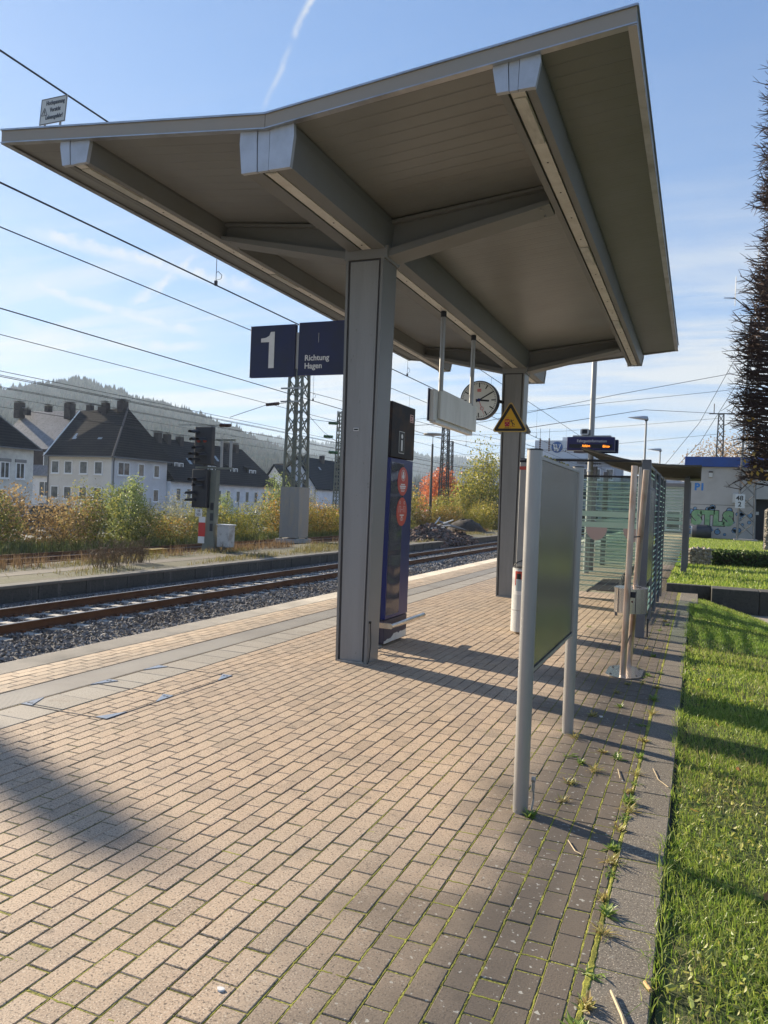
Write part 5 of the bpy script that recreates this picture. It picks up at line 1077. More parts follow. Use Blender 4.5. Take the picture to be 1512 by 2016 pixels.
plasG=mat('plaster_grey',(0.68,0.66,0.65),0.9,0.0,n1=(0.6,(0.60,0.58,0.56),0.4,0.7)); plasC=mat('plaster_cream',(0.74,0.72,0.64),0.9,0.0,n1=(0.5,(0.50,0.48,0.42),0.45,0.7)); plasW=mat('plaster_white',(0.84,0.84,0.84),0.9,0.0,n1=(0.5,(0.6,0.61,0.62),0.4,0.7)); plasF=mat('plaster_facade',(0.72,0.69,0.62),0.9,0.0,n1=(0.6,(0.62,0.59,0.53),0.4,0.7))
wfr=mat('window_frame_white',(0.85,0.85,0.83),0.6); wgl=mat('window_glass_dark',(0.035,0.04,0.045),0.15,0.0,n1=(1.5,(0.12,0.125,0.125),0.4,0.6),coat=.3); chim=mat('chimney_brick',(0.055,0.045,0.042),0.9,0.0,n1=(2,(0.09,0.075,0.065),0.4,0.7)); gutt=mat('gutter_grey',(0.16,0.16,0.16),0.6)
def win(par,axis,c,a,z,w_,h_,split=False,frame=.11,d=1,m=None):
    """a window on a facade: axis 'x' faces +x at x=c (a = y centre), axis 'y' faces -y at y=c (a = x centre)"""
    def bx(b,a0,a1,z0,z1,o0,o1): 
        if axis=='x': b.box(c+o0,c+o1,a0,a1,z0,z1)
        else: b.box(a0,a1,c-o1,c-o0,z0,z1)
    b=MB(); bx(b,a-w_/2-frame,a-w_/2,z-frame,z+h_+frame,.0,.06); bx(b,a+w_/2,a+w_/2+frame,z-frame,z+h_+frame,.0,.06); bx(b,a-w_/2,a+w_/2,z+h_,z+h_+frame,.0,.06); bx(b,a-w_/2,a+w_/2,z-frame,z,.0,.06)
    if split: bx(b,a-.04,a+.04,z,z+h_,.0,.055)
    bx(b,a-w_/2-frame-.05,a+w_/2+frame+.05,z-frame-.08,z-frame-.002,.0,.14)
    f_=b.build('window',m or wfr,par); b=MB(); bx(b,a-w_/2,a+w_/2,z,z+h_,.005,.03); b.build('pane',wgl,f_); return f_
def chimney(par,x,y,z,h=1.3,w_=.7,cap=True):
    b=MB(); b.box(x-w_/2,x+w_/2,y-w_/2,y+w_/2,z,z+h); c_=b.build('chimney',chim,par)
    if cap: b=MB(); b.box(x-w_/2-.12,x+w_/2+.12,y-w_/2-.12,y+w_/2+.12,z+h+.12,z+h+.18); b.build('chimney_cap',gutt,c_)
GZ=-.9
# grey hipped block
H=thing('apartment_house',(-64,71.5,GZ),'big grey corner house with tall dark hipped roof and two skylights','house')
b=MB(); b.box(-68.6,-59.5,66.8,76.25,GZ,5.62); b.build('wall',plasG,H)
b=MB(); b.box(-68.58,-59.52,66.785,66.80,GZ,5.6); b.build('front_facade',plasF,H)
e=.55; rf_=MB(); P=[(-68.8,66.8-e,5.45),(-59.5+e,66.8-e,5.45),(-59.5+e,76.25+e,5.45),(-68.8,76.25+e,5.45),(-68.8,71.5,11.1),(-61.6,71.5,11.4)]
rf_.add(P,[(0,1,5,4),(1,2,5),(2,3,4,5),(3,0,4),(3,2,1,0)]); ro=rf_.build('roof',roofD,H)
b=MB(); b.path([P[1],P[5]],.12,5); b.build('hip_tiles',mat('ridge_tiles',(0.13,0.11,0.10),0.8),ro); b=MB(); b.path([P[0],P[4]],.10,5); b.build('verge_trim',wfr,ro)
b=MB(); b.box(-68.7,-59.0,66.8-e-.08,66.8-e+.04,5.36,5.5); b.box(-59.5+e-.04,-59.5+e+.08,66.3,76.7,5.36,5.5); b.build('gutter',gutt,ro)
chimney(ro,-64.6,71.2,10.3,1.7); chimney(ro,-65.6,71.6,10.3,1.3,.6); chimney(ro,-62.2,71.3,10.9,1.3,.9)
for (x,z) in ((-66.2,7.5),(-62.5,7.5)): 
    y=66.25+(z-5.45)*(5.25/5.8); b=MB(); b.add([(x-.3,y-.06,z),(x+.3,y-.06,z),(x+.3,y+.62,z+.72),(x-.3,y+.62,z+.72)],[(0,1,2,3)]); b.build('skylight',mat('skylight_glass',(0.30,0.34,0.36),0.15) if 'skylight_glass' not in MATS else MATS['skylight_glass'],ro)
for z,sp in ((3.6,0),(.75,1)):
    for x in (-67.5,-65.6,-63.4,-61.3): win(H,'y',66.785,x,z,.95,1.25)
    win(H,'x',-59.5,68.7,z,1.75,1.3,True); win(H,'x',-59.5,71.6,z,.85,1.3); win(H,'x',-59.5,74.3,z,.85,1.3)
b=MB(); b.tube((-59.4,67.0,GZ),(-59.4,67.0,5.0),.07,n=6); b.tube((-59.4,67.0,5.0),(-58.9,66.6,5.5),.07,n=6); b.tube((-68.5,66.7,GZ),(-68.5,66.7,5.4),.07,n=6); b.build('downpipe',gutt,H)
win(H,'x',-59.5,69,-1.8+.3,1.4,1.0)
b=MB(); b.box(-59.49,-59.40,70.5,71.9,.12,.32); b.build('sign_plate',offw,H); b=MB(); b.box(-59.49,-59.42,70.6,71.2,-.8,-.2); b.build('blue_poster',mat('poster_blue',(0.10,0.16,0.28),0.5),H)
# pale house at the left edge
A=thing('corner_house',(-63,50,GZ),'pale weathered house with dark roof at the left picture edge','house')
b=MB(); b.box(-68,-59.5,44,56.1,GZ,5.55); b.build('wall',plasC,A)
b=MB(); P=[(-68.4,43.5,5.4),(-59.0,43.5,5.4),(-59.0,56.6,5.4),(-68.4,56.6,5.4),(-63.6,49,11.2),(-63.6,50.9,11.2)]; b.add(P,[(0,1,4),(1,2,5,4),(2,3,5),(3,0,4,5),(3,2,1,0)]); ro=b.build('roof',roofD,A)
b=MB(); b.box(-59.05,-58.9,43.5,56.6,5.30,5.42); b.path([P[2],P[5]],.09,5); b.build('gutter',gutt,ro); chimney(ro,-62.4,51.4,10.0,1.9,1.0)
for z,h_ in ((2.6,1.35),(-.75,1.2)):
    for y in (45.5,48,50.6,52.8,54.55): win(A,'x',-59.5,y,z,.85,h_,True,.1); b=MB(); b.box(-59.5,-59.36,y-.62,y+.62,z+h_+.11,z+h_+.4); b.build('lintel',mat('lintel_stone',(0.27,0.26,0.24),.9) if 'lintel_stone' not in MATS else MATS['lintel_stone'],A)
# slate-roofed house between them, set back
B=thing('slate_house',(-77,78,GZ),'set-back house with pale slate roof in the sun and four chimneys','house')
b=MB(); b.box(-86,-68.9,74.6,86,GZ,6.3); b.build('wall',plasC,B)
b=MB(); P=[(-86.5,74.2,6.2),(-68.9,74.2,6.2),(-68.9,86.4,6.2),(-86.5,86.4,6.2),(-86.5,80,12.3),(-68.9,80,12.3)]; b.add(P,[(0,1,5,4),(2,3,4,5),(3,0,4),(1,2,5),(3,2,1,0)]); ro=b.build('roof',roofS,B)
for x,zz in ((-86.2,11.2),(-84.8,11.6),(-77.3,11.0),(-73.9,12.0),(-81,12.0)): chimney(ro,x,78.6,zz,2.1 if x in (-86.2,-77.3) else .8,1.0 if x in(-86.2,-77.3) else .7)
C=thing('narrow_house',(-71,70,GZ),'narrow white annexe with slate bay squeezed between two houses','house')
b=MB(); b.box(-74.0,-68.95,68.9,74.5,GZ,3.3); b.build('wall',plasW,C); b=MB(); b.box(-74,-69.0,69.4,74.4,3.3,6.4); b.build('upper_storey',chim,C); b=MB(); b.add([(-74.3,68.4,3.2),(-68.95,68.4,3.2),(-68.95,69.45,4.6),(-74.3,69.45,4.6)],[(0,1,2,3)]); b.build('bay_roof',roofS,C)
win(C,'y',68.9,-71.2,.9,1.5,1.6,True); win(C,'y',69.4,-71.4,4.4,1.0,1.5); win(C,'y',68.9,-71.4,-1.6+.7,1.1,.9)
# dark-roofed row with dormers
D=thing('row_house',(-63,92,GZ),'long low white row with a steep black roof and paired dormer windows','house')
b=MB(); b.box(-67.5,-59.0,76.35,100.9,GZ,3.4); b.build('wall',plasW,D)
b=MB(); P=[(-68.1,76.35,3.2),(-58.3,76.35,3.2),(-58.3,101.6,3.2),(-68.1,101.6,3.2),(-63.2,76.35,8.7),(-63.2,98.2,8.7)]; b.add(P,[(1,2,5,4),(3,0,4,5),(2,3,5),(0,1,4),(3,2,1,0)]); ro=b.build('roof',roofD,D)
for (y,w_) in ((79.2,1.0),(84.0,.0),(86.2,1.0),(91.5,1.0),(96.3,1.0)):
    if w_==0: continue
    d=MB(); x0=-60.1; d.prism([(-60.05,4.15),(-60.05,5.85),(-62.6,6.15+.5),(-62.0,4.15)],'y',y-1.3,y+1.3); dm=d.build('dormer',roofD,ro)
    for s in (-.5,.5): win(dm,'x',-60.05,y+s,4.45,.6,1.05,False,.09)
for (y,zz) in ((78.6,7.9),(80.4,7.9),(83.0,7.8),(89.5,8.0),(96.0,7.9),(93.9,7.9)): chimney(ro,-62.9,y,zz,1.35,.75)
for y in (77.9,80.0,82.1,84.4,86.6,88.7,91.1,93.4,95.7,98.0,99.9): win(D,'x',-59.0,y,.9,.75,1.45,False,.1)
for (y,z) in ((82.2,5.6),(89.2,6.4)): x=-58.3-(z-3.2)*4.9/5.5; b=MB(); b.add([(x+.06,y-.3,z),(x+.06,y+.3,z),(x-.6,y+.3,z+.75),(x-.6,y-.3,z+.75)],[(0,1,2,3)]); b.build('skylight',MATS['skylight_glass'],ro)
b=MB(); b.tube((-58.9,100.7,GZ),(-58.9,100.7,3.1),.07,n=6); b.build('downpipe',gutt,D)
# white gabled house
E_=thing('gabled_house',(-62.5,118,GZ),'white house with blue-black roof and two stepped gables behind the large mast','house')
b=MB(); b.box(-67.5,-57.9,112,128,GZ,3.6); b.prism([(-67.5,3.6),(-57.9,3.6),(-61.4,8.1)],'y',112,112.3); b.build('wall',plasW,E_)
b=MB(); b.add([(-67.9,111.6,3.3),(-61.4,111.6,8.45),(-57.4,111.6,3.3),(-67.9,128.4,3.3),(-61.4,128.4,8.45),(-57.4,128.4,3.3),(-67.9,111.6,3.55),(-61.4,111.6,8.75),(-57.4,111.6,3.55),(-67.9,128.4,3.55),(-61.4,128.4,8.75),(-57.4,128.4,3.55)],[(0,1,4,3),(1,2,5,4),(6,9,10,7),(7,10,11,8),(0,6,7,1),(1,7,8,2),(3,4,10,9),(4,5,11,10),(0,3,9,6),(2,8,11,5)]); ro=b.build('roof',roofB,E_)
b=MB(); b.box(-66.0,-60.3,108.6,111.95,GZ,3.2); b.prism([(-66.0,3.2),(-60.3,3.2),(-60.3,3.0),(-63.6,6.9)],'y',108.6,108.9); b.build('annexe_wall',plasW,E_)
b=MB(); 
for z_ in (0,): b.add([(-66.4,108.2,3.0),(-63.6,108.2,6.95),(-59.7,108.2,2.4),(-66.4,112.2,3.0),(-63.6,112.2,6.95),(-59.7,112.2,2.4),(-66.4,108.2,3.2),(-63.6,108.2,7.15),(-59.7,108.2,2.6),(-66.4,112.2,3.2),(-63.6,112.2,7.15),(-59.7,112.2,2.6)],[(0,1,4,3),(1,2,5,4),(6,9,10,7),(7,10,11,8),(0,6,7,1),(1,7,8,2),(0,3,9,6),(2,8,11,5)])
b.build('annexe_roof',roofB,E_)
for (x,z,w_,h_) in ((-63.7,3.9,.7,1.1),(-64.6,.8,.5,1.6),(-63.7,.5,.5,1.9),(-62.7,.2,.55,2.2)): win(E_,'y',108.6,x,z,w_,h_,False,.04)
win(E_,'y',112.0,-59.9,3.4,.7,1.5,False,.05)
b=MB(); b.box(-61,-54.9,124,134,GZ,5.4); b.build('cross_wing',plasW,E_)
b=MB(); P=[(-61.5,123.6,5.3),(-54.5,123.6,5.3),(-54.5,134.4,5.3),(-61.5,134.4,5.3),(-58.6,127,9.3),(-58.6,131,9.3)]; b.add(P,[(0,1,4),(1,2,5,4),(2,3,5),(3,0,4,5),(3,2,1,0)]); b.build('wing_roof',roofB,E_)
for y,z in ((125.2,3.1),(127.6,3.1),(130,3.1),(125.2,-.1),(128.6,-.1)): win(E_,'x',-54.9,y,z,.7,1.5,False,.05)
for x,z in ((-59.9,.0),(-57.2,.0),(-56.4,3.2)): win(E_,'y',124.0,x,z,.7,1.6,False,.05)
chimney(ro,-60.9,120,8.0,1.3,.7); chimney(ro,-60.2,126,7.7,1.9,.8)
b=MB(); b.add([(-59.6,116.8,6.75),(-59.6,117.5,6.75),(-60.0,117.5,7.25),(-60.0,116.8,7.25)],[(0,1,2,3)]); b.build('skylight',MATS['skylight_glass'],ro)
b=MB(); b.tube((-57.8,111.9,GZ),(-57.8,111.9,3.2),.07,n=6); b.build('downpipe',gutt,E_)
# small far roof peeping out between the row and the gabled house
F_=thing('far_house',(-74,140,GZ),'small dark roof with a chimney peeping out behind the gabled house','house'); b=MB(); b.box(-82,-71,138,146,GZ,5); b.build('wall',plasG,F_); b=MB(); b.add([(-83,137,5),(-70,137,5),(-70,147,5),(-83,147,5),(-83,142,9.0),(-70,142,9.0)],[(0,1,5,4),(2,3,4,5),(3,0,4),(1,2,5),(3,2,1,0)]); ro=b.build('roof',roofD,F_); chimney(ro,-76.6,141,8.8,1.4,.9)
# street, kerbside fence, cars
st=MB(); st.box(-59.0,-31,-20,200,-1.2,-1.0); tag(st.build('street',mat('street_asphalt',(0.13,0.13,0.13),.9,0.0,n1=(.5,(0.17,0.165,0.16),.4,.7)),loc=(-45,90,-1.2)),kind='structure')
def car(x,y,label,c,L_=4.6):
    t=thing('parked_car',(x,y,-1.0),label,'car'); body=MB(); pr=[(-2.3,.35),(-2.3,.95),(-1.9,1.02),(-1.35,1.62),(1.55,1.66),(2.1,1.05),(2.3,.95),(2.3,.35)]; body.prism([(y+a,-1.0+z) for a,z in pr],'x',x-.85,x+.85); bo=body.build('body',mat('car_paint_'+label.split()[0],c,.3,.3,coat=.5),t)
    for q,(a0,a1,t0,t1) in enumerate(((-1.75,-.2,-1.3,-.2),(-.1,1.4,-.1,1.35),(1.48,1.98,1.42,1.6))):
        b=MB(); b.prism([(y+a0,.05),(y+a1,.05),(y+t1,.56),(y+t0,.56)],'x',x+.851,x+.862); b.build('side_window',wgl,bo)
    b=MB(); b.prism([(x-.8,.06),(x+.8,.06),(x+.7,.56),(x-.7,.56)],'y',y-1.93,y-1.92); b.build('windscreen',wgl,bo)
    for a in (-1.45,1.45):
        b=MB(); b.ring((x+.70,y+a,-.67),'x',.33,.2,20); w2=b.build('wheel',black,t); b=MB(); b.ring((x+.895,y+a,-.67),'x',.19,.02,16); b.build('rim',alu,w2)
    b=MB(); b.box(x+.3,x+.75,y+2.30,y+2.32,-.2,0.0); b.build('rear_light',red,bo)
car(-37.5,36.0,'dark blue estate car parked behind the shrubs at the left edge',(0.03,0.04,0.07)); car(-43,88,'silver car parked on the street beyond the mast casing',(0.4,0.41,0.43)); car(-41,94,'grey car parked behind the silver one',(0.2,0.2,0.21))
fn=thing('wire_fence',(-30.5,60,-1.0),'thin wire fence with grey posts behind the shrubs','fence')
for i in range(30): b=MB(); b.tube((-30.5,28+i*3.2,-1.0),(-30.5,28+i*3.2,1.35),.045,n=6); b.build('post',galv,fn)
b=MB()
for z in (-.6,-.1,.4,.85,1.28): b.tube((-30.5,28,z),(-30.5,121,z),.009,n=4)
o=b.build('wires',galv,fn); tag(o,kind='stuff')
# ------------------------------------------------------------------ shrubs: stems plus thousands of small leaves
def leaves(n,shape,size,seed,z0=0.12):
    g=np.random.default_rng(seed); w_,h_,kind=shape; 
    # uneven crown made from several clumps on upward stems
    k=14 if kind!='tree' else 26; ang=g.uniform(0,6.28,k); rr_=np.sqrt(g.random(k))*w_*.42; hh=h_*(g.uniform(.30,.95,k) if kind!='tall' else g.uniform(.35,1.0,k)); hh*= (1-.45*(rr_/(w_*.5))**2)
    C=np.stack([rr_*np.cos(ang),rr_*np.sin(ang),hh],1); R_=g.uniform(.16,.34,k)*w_*(.8 if kind=='tall' else 1)
    which=g.integers(0,k,n); d=g.normal(0,1,(n,3)); d/=np.linalg.norm(d,axis=1)[:,None]; rad=R_[which]*g.uniform(.35,1.05,n)**.6
    P=C[which]+d*rad[:,None]*np.array([1,1,1.25 if kind!='tall' else 1.8]); 
    low=int(n*.3); P[:low]=np.stack([g.normal(0,w_*.24,low),g.normal(0,w_*.24,low),np.abs(g.normal(.25,.22,low))*h_],1)
    P=P[P[:,2]>z0]; n=len(P); a=g.normal(0,1,(n,3)); a/=np.linalg.norm(a,axis=1)[:,None]; b_=np.cross(a,g.normal(0,1,(n,3))); b_/=np.linalg.norm(b_,axis=1)[:,None]; s=size*g.uniform(.6,1.4,n)[:,None]
    V=np.stack([P-a*s*.6,P+b_*s*.33,P+a*s*.6,P-b_*s*.33],1); F=(np.array([[0,1,2,3]])[None]+4*np.arange(n)[:,None,None]).reshape(-1,4); return V.reshape(-1,3),F,C
def shrubproto(name,cols,shape,n,size,seed):
    V,F,C=leaves(n,shape,size,seed); root=bpy.data.objects.new(name,None); col.objects.link(root)
    lm_=leafmat(name+'_leaves',*cols); o=rawmesh('crown',V,F,lm_); o.parent=root
    b=MB(); g=random.Random(seed)
    for c in C: 
        p0=(g.uniform(-.15,.15)*shape[0]*.5,g.uniform(-.15,.15)*shape[0]*.5,0); m_=(c[0]*.55,c[1]*.55,c[2]*.5); r0_=.02*shape[1]/3 if shape[2]!='tree' else .05; b.tube(p0,m_,r0_,r0_*.7,5,False); b.tube(m_,tuple(c),r0_*.7,r0_*.3,5,False)
        for j in range(5): d=Vector((g.gauss(0,1),g.gauss(0,1),abs(g.gauss(.5,.7)))).normalized()*shape[0]*.22; b.tube(tuple(c),tuple(Vector(c)+d),r0_*.35,r0_*.12,4,False)
    if shape[2]=='tree': b.tube((0,0,-.1),(0,0,shape[1]*.45),.16,.09,8)
    s=b.build('stems' if shape[2]!='tree' else 'trunk',bark,None,(0,0,0)); s.parent=root; return root
bark=mat('bark',(0.07,0.055,0.04),.95)
PR={}
def P_(k,*a): PR[k]=shrubproto(*a); PR[k]['_used']=0
P_('green',"green_shrub",((0.10,0.135,0.03),(0.27,0.31,0.08),.5,(0.36,0.33,0.09)),(2.6,2.1,'r'),4200,.085,1)
P_('tallg',"tall_shrub",((0.10,0.15,0.03),(0.25,0.33,0.09),.5,(0.35,0.40,0.16)),(2.2,3.3,'tall'),4200,.085,2)
P_('brown',"russet_shrub",((0.20,0.12,0.045),(0.38,0.24,0.10),.45,(0.42,0.32,0.15)),(2.6,1.9,'r'),4000,.08,3)
P_('yellow',"yellow_shrub",((0.42,0.30,0.03),(0.60,0.44,0.05),.5,(0.22,0.27,0.05)),(2.4,1.9,'r'),3800,.085,4)
P_('mixed',"mixed_shrub",((0.14,0.17,0.04),(0.44,0.32,0.07),.5,(0.50,0.28,0.06)),(2.7,2.3,'r'),4300,.085,5)
P_('red',"red_shrub",((0.62,0.12,0.05),(0.80,0.26,0.12),.5,(0.5,0.08,0.04)),(2.4,1.6,'r'),3200,.09,6)
P_('tree',"leafy_tree",((0.12,0.18,0.04),(0.33,0.36,0.07),.5,(0.50,0.42,0.08)),(5.0,5.5,'tree'),9000,.16,7)
P_('ytree',"yellow_tree",((0.40,0.30,0.05),(0.58,0.42,0.07),.5,(0.25,0.27,0.06)),(4.8,4.6,'tree'),8500,.15,8)
P_('otree',"orange_tree",((0.62,0.20,0.07),(0.75,0.34,0.14),.5,(0.5,0.14,0.06)),(4.0,5.4,'tree'),6500,.16,9)
P_('grey',"pale_shrub",((0.17,0.20,0.10),(0.34,0.36,0.20),.45,(0.40,0.36,0.2)),(2.4,2.4,'tall'),3000,.075,10)
def plant(k,x,y,s,label,cat='shrub',group=None,rz=None,z=-.95,sz=1.0):
    pr=PR[k]; o=pr if not pr['_used'] else copy_tree(pr); pr['_used']=1
    if '_used' in o and o is not pr: del o['_used']
    o.location=(x,y,z); o.rotation_euler=(0,0,rz if rz is not None else rnd.uniform(0,6.28)); o.scale=(s,s,s*sz); tag(o,label,cat,group); return o
G='shrubs along the sidings'
SH=[('green',-27.3,23.2,1.15,.9,'dull green shrub at the left picture edge, lowest of the row'),('brown',-28.3,25.0,1.25,1.2,'russet shrub with feathery tips under the dark blue car'),('brown',-26.4,26.6,1.2,1.0,'orange-brown shrub second from the left edge'),
('green',-26.0,28.2,1.1,1.1,'green shrub between the orange-brown one and the tallest'),('tallg',-26.3,30.6,.95,1.05,'tallest bright green shrub in front of the big grey house'),('tallg',-27.4,31.9,.85,1.1,'slim green shrub close behind the tallest one'),('green',-25.4,31.0,1.0,.9,'low green shrub at the foot of the tallest one'),
('grey',-26.6,34.2,.95,1.0,'thin pale shrub in front of the house corner'),('mixed',-26.0,33.3,.95,.7,'low mottled shrub below the thin pale one'),('grey',-26.9,36.9,1.05,1.0,'pale wispy shrub left of the signal'),('green',-26.0,36.6,1.0,1.0,'fresh green shrub under the pale wispy one'),('yellow',-25.7,38.9,1.0,.95,'yellow shrub just left of the signal post'),('tallg',-26.8,39.5,.9,.9,'upright green shrub behind the yellow one'),
('green',-26.3,42.5,1.1,.9,'green shrub hidden partly by the signal post'),('mixed',-25.8,45.0,1.15,1.15,'mixed green and orange shrub right of the signal'),('tallg',-26.7,46.6,1.15,1.1,'tall green shrub in front of the dark row'),('yellow',-26.1,48.4,1.05,1.0,'golden shrub between signal and large mast'),('mixed',-25.6,49.8,1.05,1.1,'orange-speckled shrub beside the golden one'),('grey',-27.0,50.6,1.1,1.1,'tall pale shrub rising behind the golden one'),('yellow',-25.8,52.3,1.0,1.05,'yellow shrub touching the large mast casing'),('mixed',-26.5,53.6,.9,.9,'mottled shrub partly behind the mast casing'),
('red',-27.8,60.5,1.25,1.0,'bright red shrub between the large mast and the near column'),('grey',-26.9,58.2,.9,.45,'low greyish brush left of the red shrub')]
for (k,x,y,s,sz,l_) in SH: plant(k,x,y,s,l_,'shrub',G,sz=sz)
G='autumn trees between the columns'
TR=[('ytree',-26.9,71.0,.95,.95,'yellow tree right beside the information pillar'),('tree',-24.0,75.5,.75,.85,'olive green tree behind the disc lamp pole'),('otree',-30.4,92.0,1.25,1.15,'orange-red tree behind the disc lamp pole'),('ytree',-24.0,84.0,.85,.85,'golden tree at the foot of the dark mast'),('tree',-23.3,86.5,1.28,1.22,'tallest green tree near the far canopy column'),('ytree',-20.8,80.0,.85,.8,'orange-yellow tree in front of the tallest green one'),('tree',-19.5,88.0,.9,.8,'dark green tree right of the tallest one'),('tree',-17.0,84.0,.6,.7,'small pale green tree touching the far column'),('mixed',-22.6,72.5,1.2,1.0,'russet bush in front of the golden tree'),('yellow',-20.4,75.5,1.2,1.1,'bright yellow bush near the earth mound'),('green',-25.6,66.6,1.0,.7,'dark green bush low beside the pillar'),('mixed',-24.1,70.4,1.1,.9,'mottled bush below the disc lamp pole')]
for (k,x,y,s,sz,l_) in TR: plant(k,x,y,s,l_,'tree' if 'tree' in k else 'bush',G,sz=sz)
g=np.random.default_rng(61); n=26000; Y=20+75*g.random(n); X=-24.0-5.0*g.random(n)**1.3
V,F=bladeset(n,X,Y,np.full(n,-1.0),.42,.03,62,.5,hv=.6); tag(rawmesh('undergrowth',V,F,leafmat('undergrowth_leaves',(0.10,0.10,0.03),(0.24,0.20,0.08),.4,(0.16,0.2,0.05))),kind='stuff')
# ------------------------------------------------------------------ buildings behind the platform end
offb=mat('office_white',(0.60,0.62,0.65),.6,0.0,n1=(.05,(0.5,0.52,0.55),.4,.7)); offg=mat('office_grey',(0.30,0.33,0.37),.6); 
W=thing('office_block',(-33,200,GZ),'white windowless office block with round blue W emblem','office building')
b=MB(); b.box(-40.0,-25.0,200,216,GZ,19.3); b.build('wall',offb,W); b=MB(); b.box(-33.5,-26,203,212,19.3,20.4); b.build('roof_housing',offb,W)
b=MB(); b.box(-35.4,-24.4,198.2,199.8,GZ,14.7); b.build('front_wing',offg,W)
em=mat('emblem_blue',(0.02,0.09,0.28),.5); b=MB(); b.ring((-34.3,199.8,17.55),'y',1.42,.18,40); eb=b.build('emblem_disc',em,W)
b=MB(); 
def slab(x0,z0,x1,z1,wd): b.prism([(x0-wd,z0),(x0+wd,z0),(x1+wd,z1),(x1-wd,z1)],'y',199.70,199.79)
slab(-35.15,18.35,-34.75,16.55,.17); slab(-34.75,16.55,-34.35,18.2,.10); slab(-34.55,18.35,-34.1,16.4,.17); slab(-34.1,16.4,-33.35,18.35,.11)
b.build('emblem_letter',white,eb)
text('emblem_small','dtk',.45,(-34.05,199.78,18.0),X_,Z_,white,eb,sx=.9)
def block(x0,x1,y0,y1,h,m,nm,label,nx,nz,cat='building',face='y',wm_=None):
    t=thing(nm,((x0+x1)/2,(y0+y1)/2,GZ),label,cat); b=MB(); b.box(x0,x1,y0,y1,GZ,h); b.build('wall',m,t); b=MB(); b.box(x0-.2,x1+.2,y0-.2,y1+.2,h,h+.3); b.build('roof_edge',gutt,t)
    for i in range(nx):
        for j in range(nz):
            cx=x0+(x1-x0)*(i+.5)/nx; win(t,'y',y0,cx,GZ+1.2+j*3.0,(x1-x0)/nx*.5,1.5,False,.08,m=wm_)
    return t
block(-17.0,-11.5,118,130,8.6,mat('tower_grey',(0.36,0.38,0.42),.8),'signal_box','tall pale grey building seen through the striped glass, left one',3,3)
block(-11.3,-5.6,126,138,7.0,mat('tower_blue_grey',(0.20,0.24,0.29),.8),'station_building','dark blue-grey building seen through the striped glass, right one',3,2)
block(-23.3,-17.5,100,112,5.6,mat('brown_brick',(0.12,0.075,0.06),.9),'brick_building','dark brown brick building at the right edge of the autumn trees',2,1)
block(-5.0,-1.0,70,78,3.9,mat('low_white',(0.5,0.5,0.5),.8),'low_building','low building with pale roof box left of the blue-roofed depot',2,1)
b=thing('roof_vent',(-3.0,72,4.2),'pale metal vent box on the low building beside the blue roof','vent'); q=MB(); q.bbox(-4.4,-1.6,71,74,4.2,5.5,.1); q.build('vent_box',trim,b); q=MB(); q.bbox(-4.8,-1.2,70.8,74.2,4.2,4.4,.04); q.build('flange',trim,b)
# ------------------------------------------------------------------ wooded hills
hp=[(75,6.5),(60,6.2),(52,6.0),(48.8,6.4),(46,7.0),(43.8,7.45),(41.5,6.9),(40.3,6.6),(38.4,6.4),(35.5,5.6),(32.7,4.6),(30,3.6),(27,2.9),(23,2.2),(19,1.6),(15,1.2),(8,.9),(-5,.6),(-40,.8)]
hp2=[(75,3),(45,4.2),(38,4.4),(32,4.45),(29,4.25),(26.7,4.05),(23,3.6),(19.9,3.6),(18.5,3.35),(16.9,3.45),(14.3,3.05),(12,2.6),(9,2.3),(6,2.1),(2,1.9),(-5,2.0),(-15,2.6),(-40,3.5)]
hillm=mat('hill_forest_floor',(0.04,0.045,0.022),.95,0.0,n1=(.012,(0.07,0.055,0.03),.42,.6),n2=(.05,(0.04,0.05,0.03),.45,.6))
def hill(name,prof,r0,r1,seed,base=-2):
    az=np.arange(-20,62.01,.35); el=np.interp(az,[p[0] for p in prof][::-1],[p[1] for p in prof][::-1]); nr=26; g=np.random.default_rng(seed)
    ph=g.uniform(0,6.28,6); el=el+.06*np.sin(az*2.3+ph[0])+.04*np.sin(az*5.1+ph[1])+.02*np.sin(az*11+ph[2])
    H=r1*np.tan(np.radians(el))+1.6; t=np.linspace(0,1,nr); RR=r0+(r1-r0)*t; V=[]
    prof_=(t**1.15)[:,None]*H[None,:]; wob=1+.10*np.sin(az*1.7+ph[3])[None,:]*np.sin(t*9+ph[4])[:,None]*(1-t)[:,None]; Z=base+(prof_-base*0)*wob; Z[0,:]=-3
    A=np.radians(az); X=-np.sin(A)[None,:]*RR[:,None]; Y=np.cos(A)[None,:]*RR[:,None]; 
    X=np.vstack([X,X[-1:]*1.12]); Y=np.vstack([Y,Y[-1:]*1.12]); Z=np.vstack([Z,Z[-1:]*.7])
    V=np.stack([X,Y,Z],2).reshape(-1,3); m_=len(az); i,j=np.meshgrid(np.arange(nr),np.arange(m_-1),indexing='ij'); q=(i*m_+j).ravel(); F=np.stack([q,q+1,q+m_+1,q+m_],1)
    tag(rawmesh(name,V,F,hillm),kind='structure')
    return az,RR,X[:nr],Y[:nr],Z[:nr]
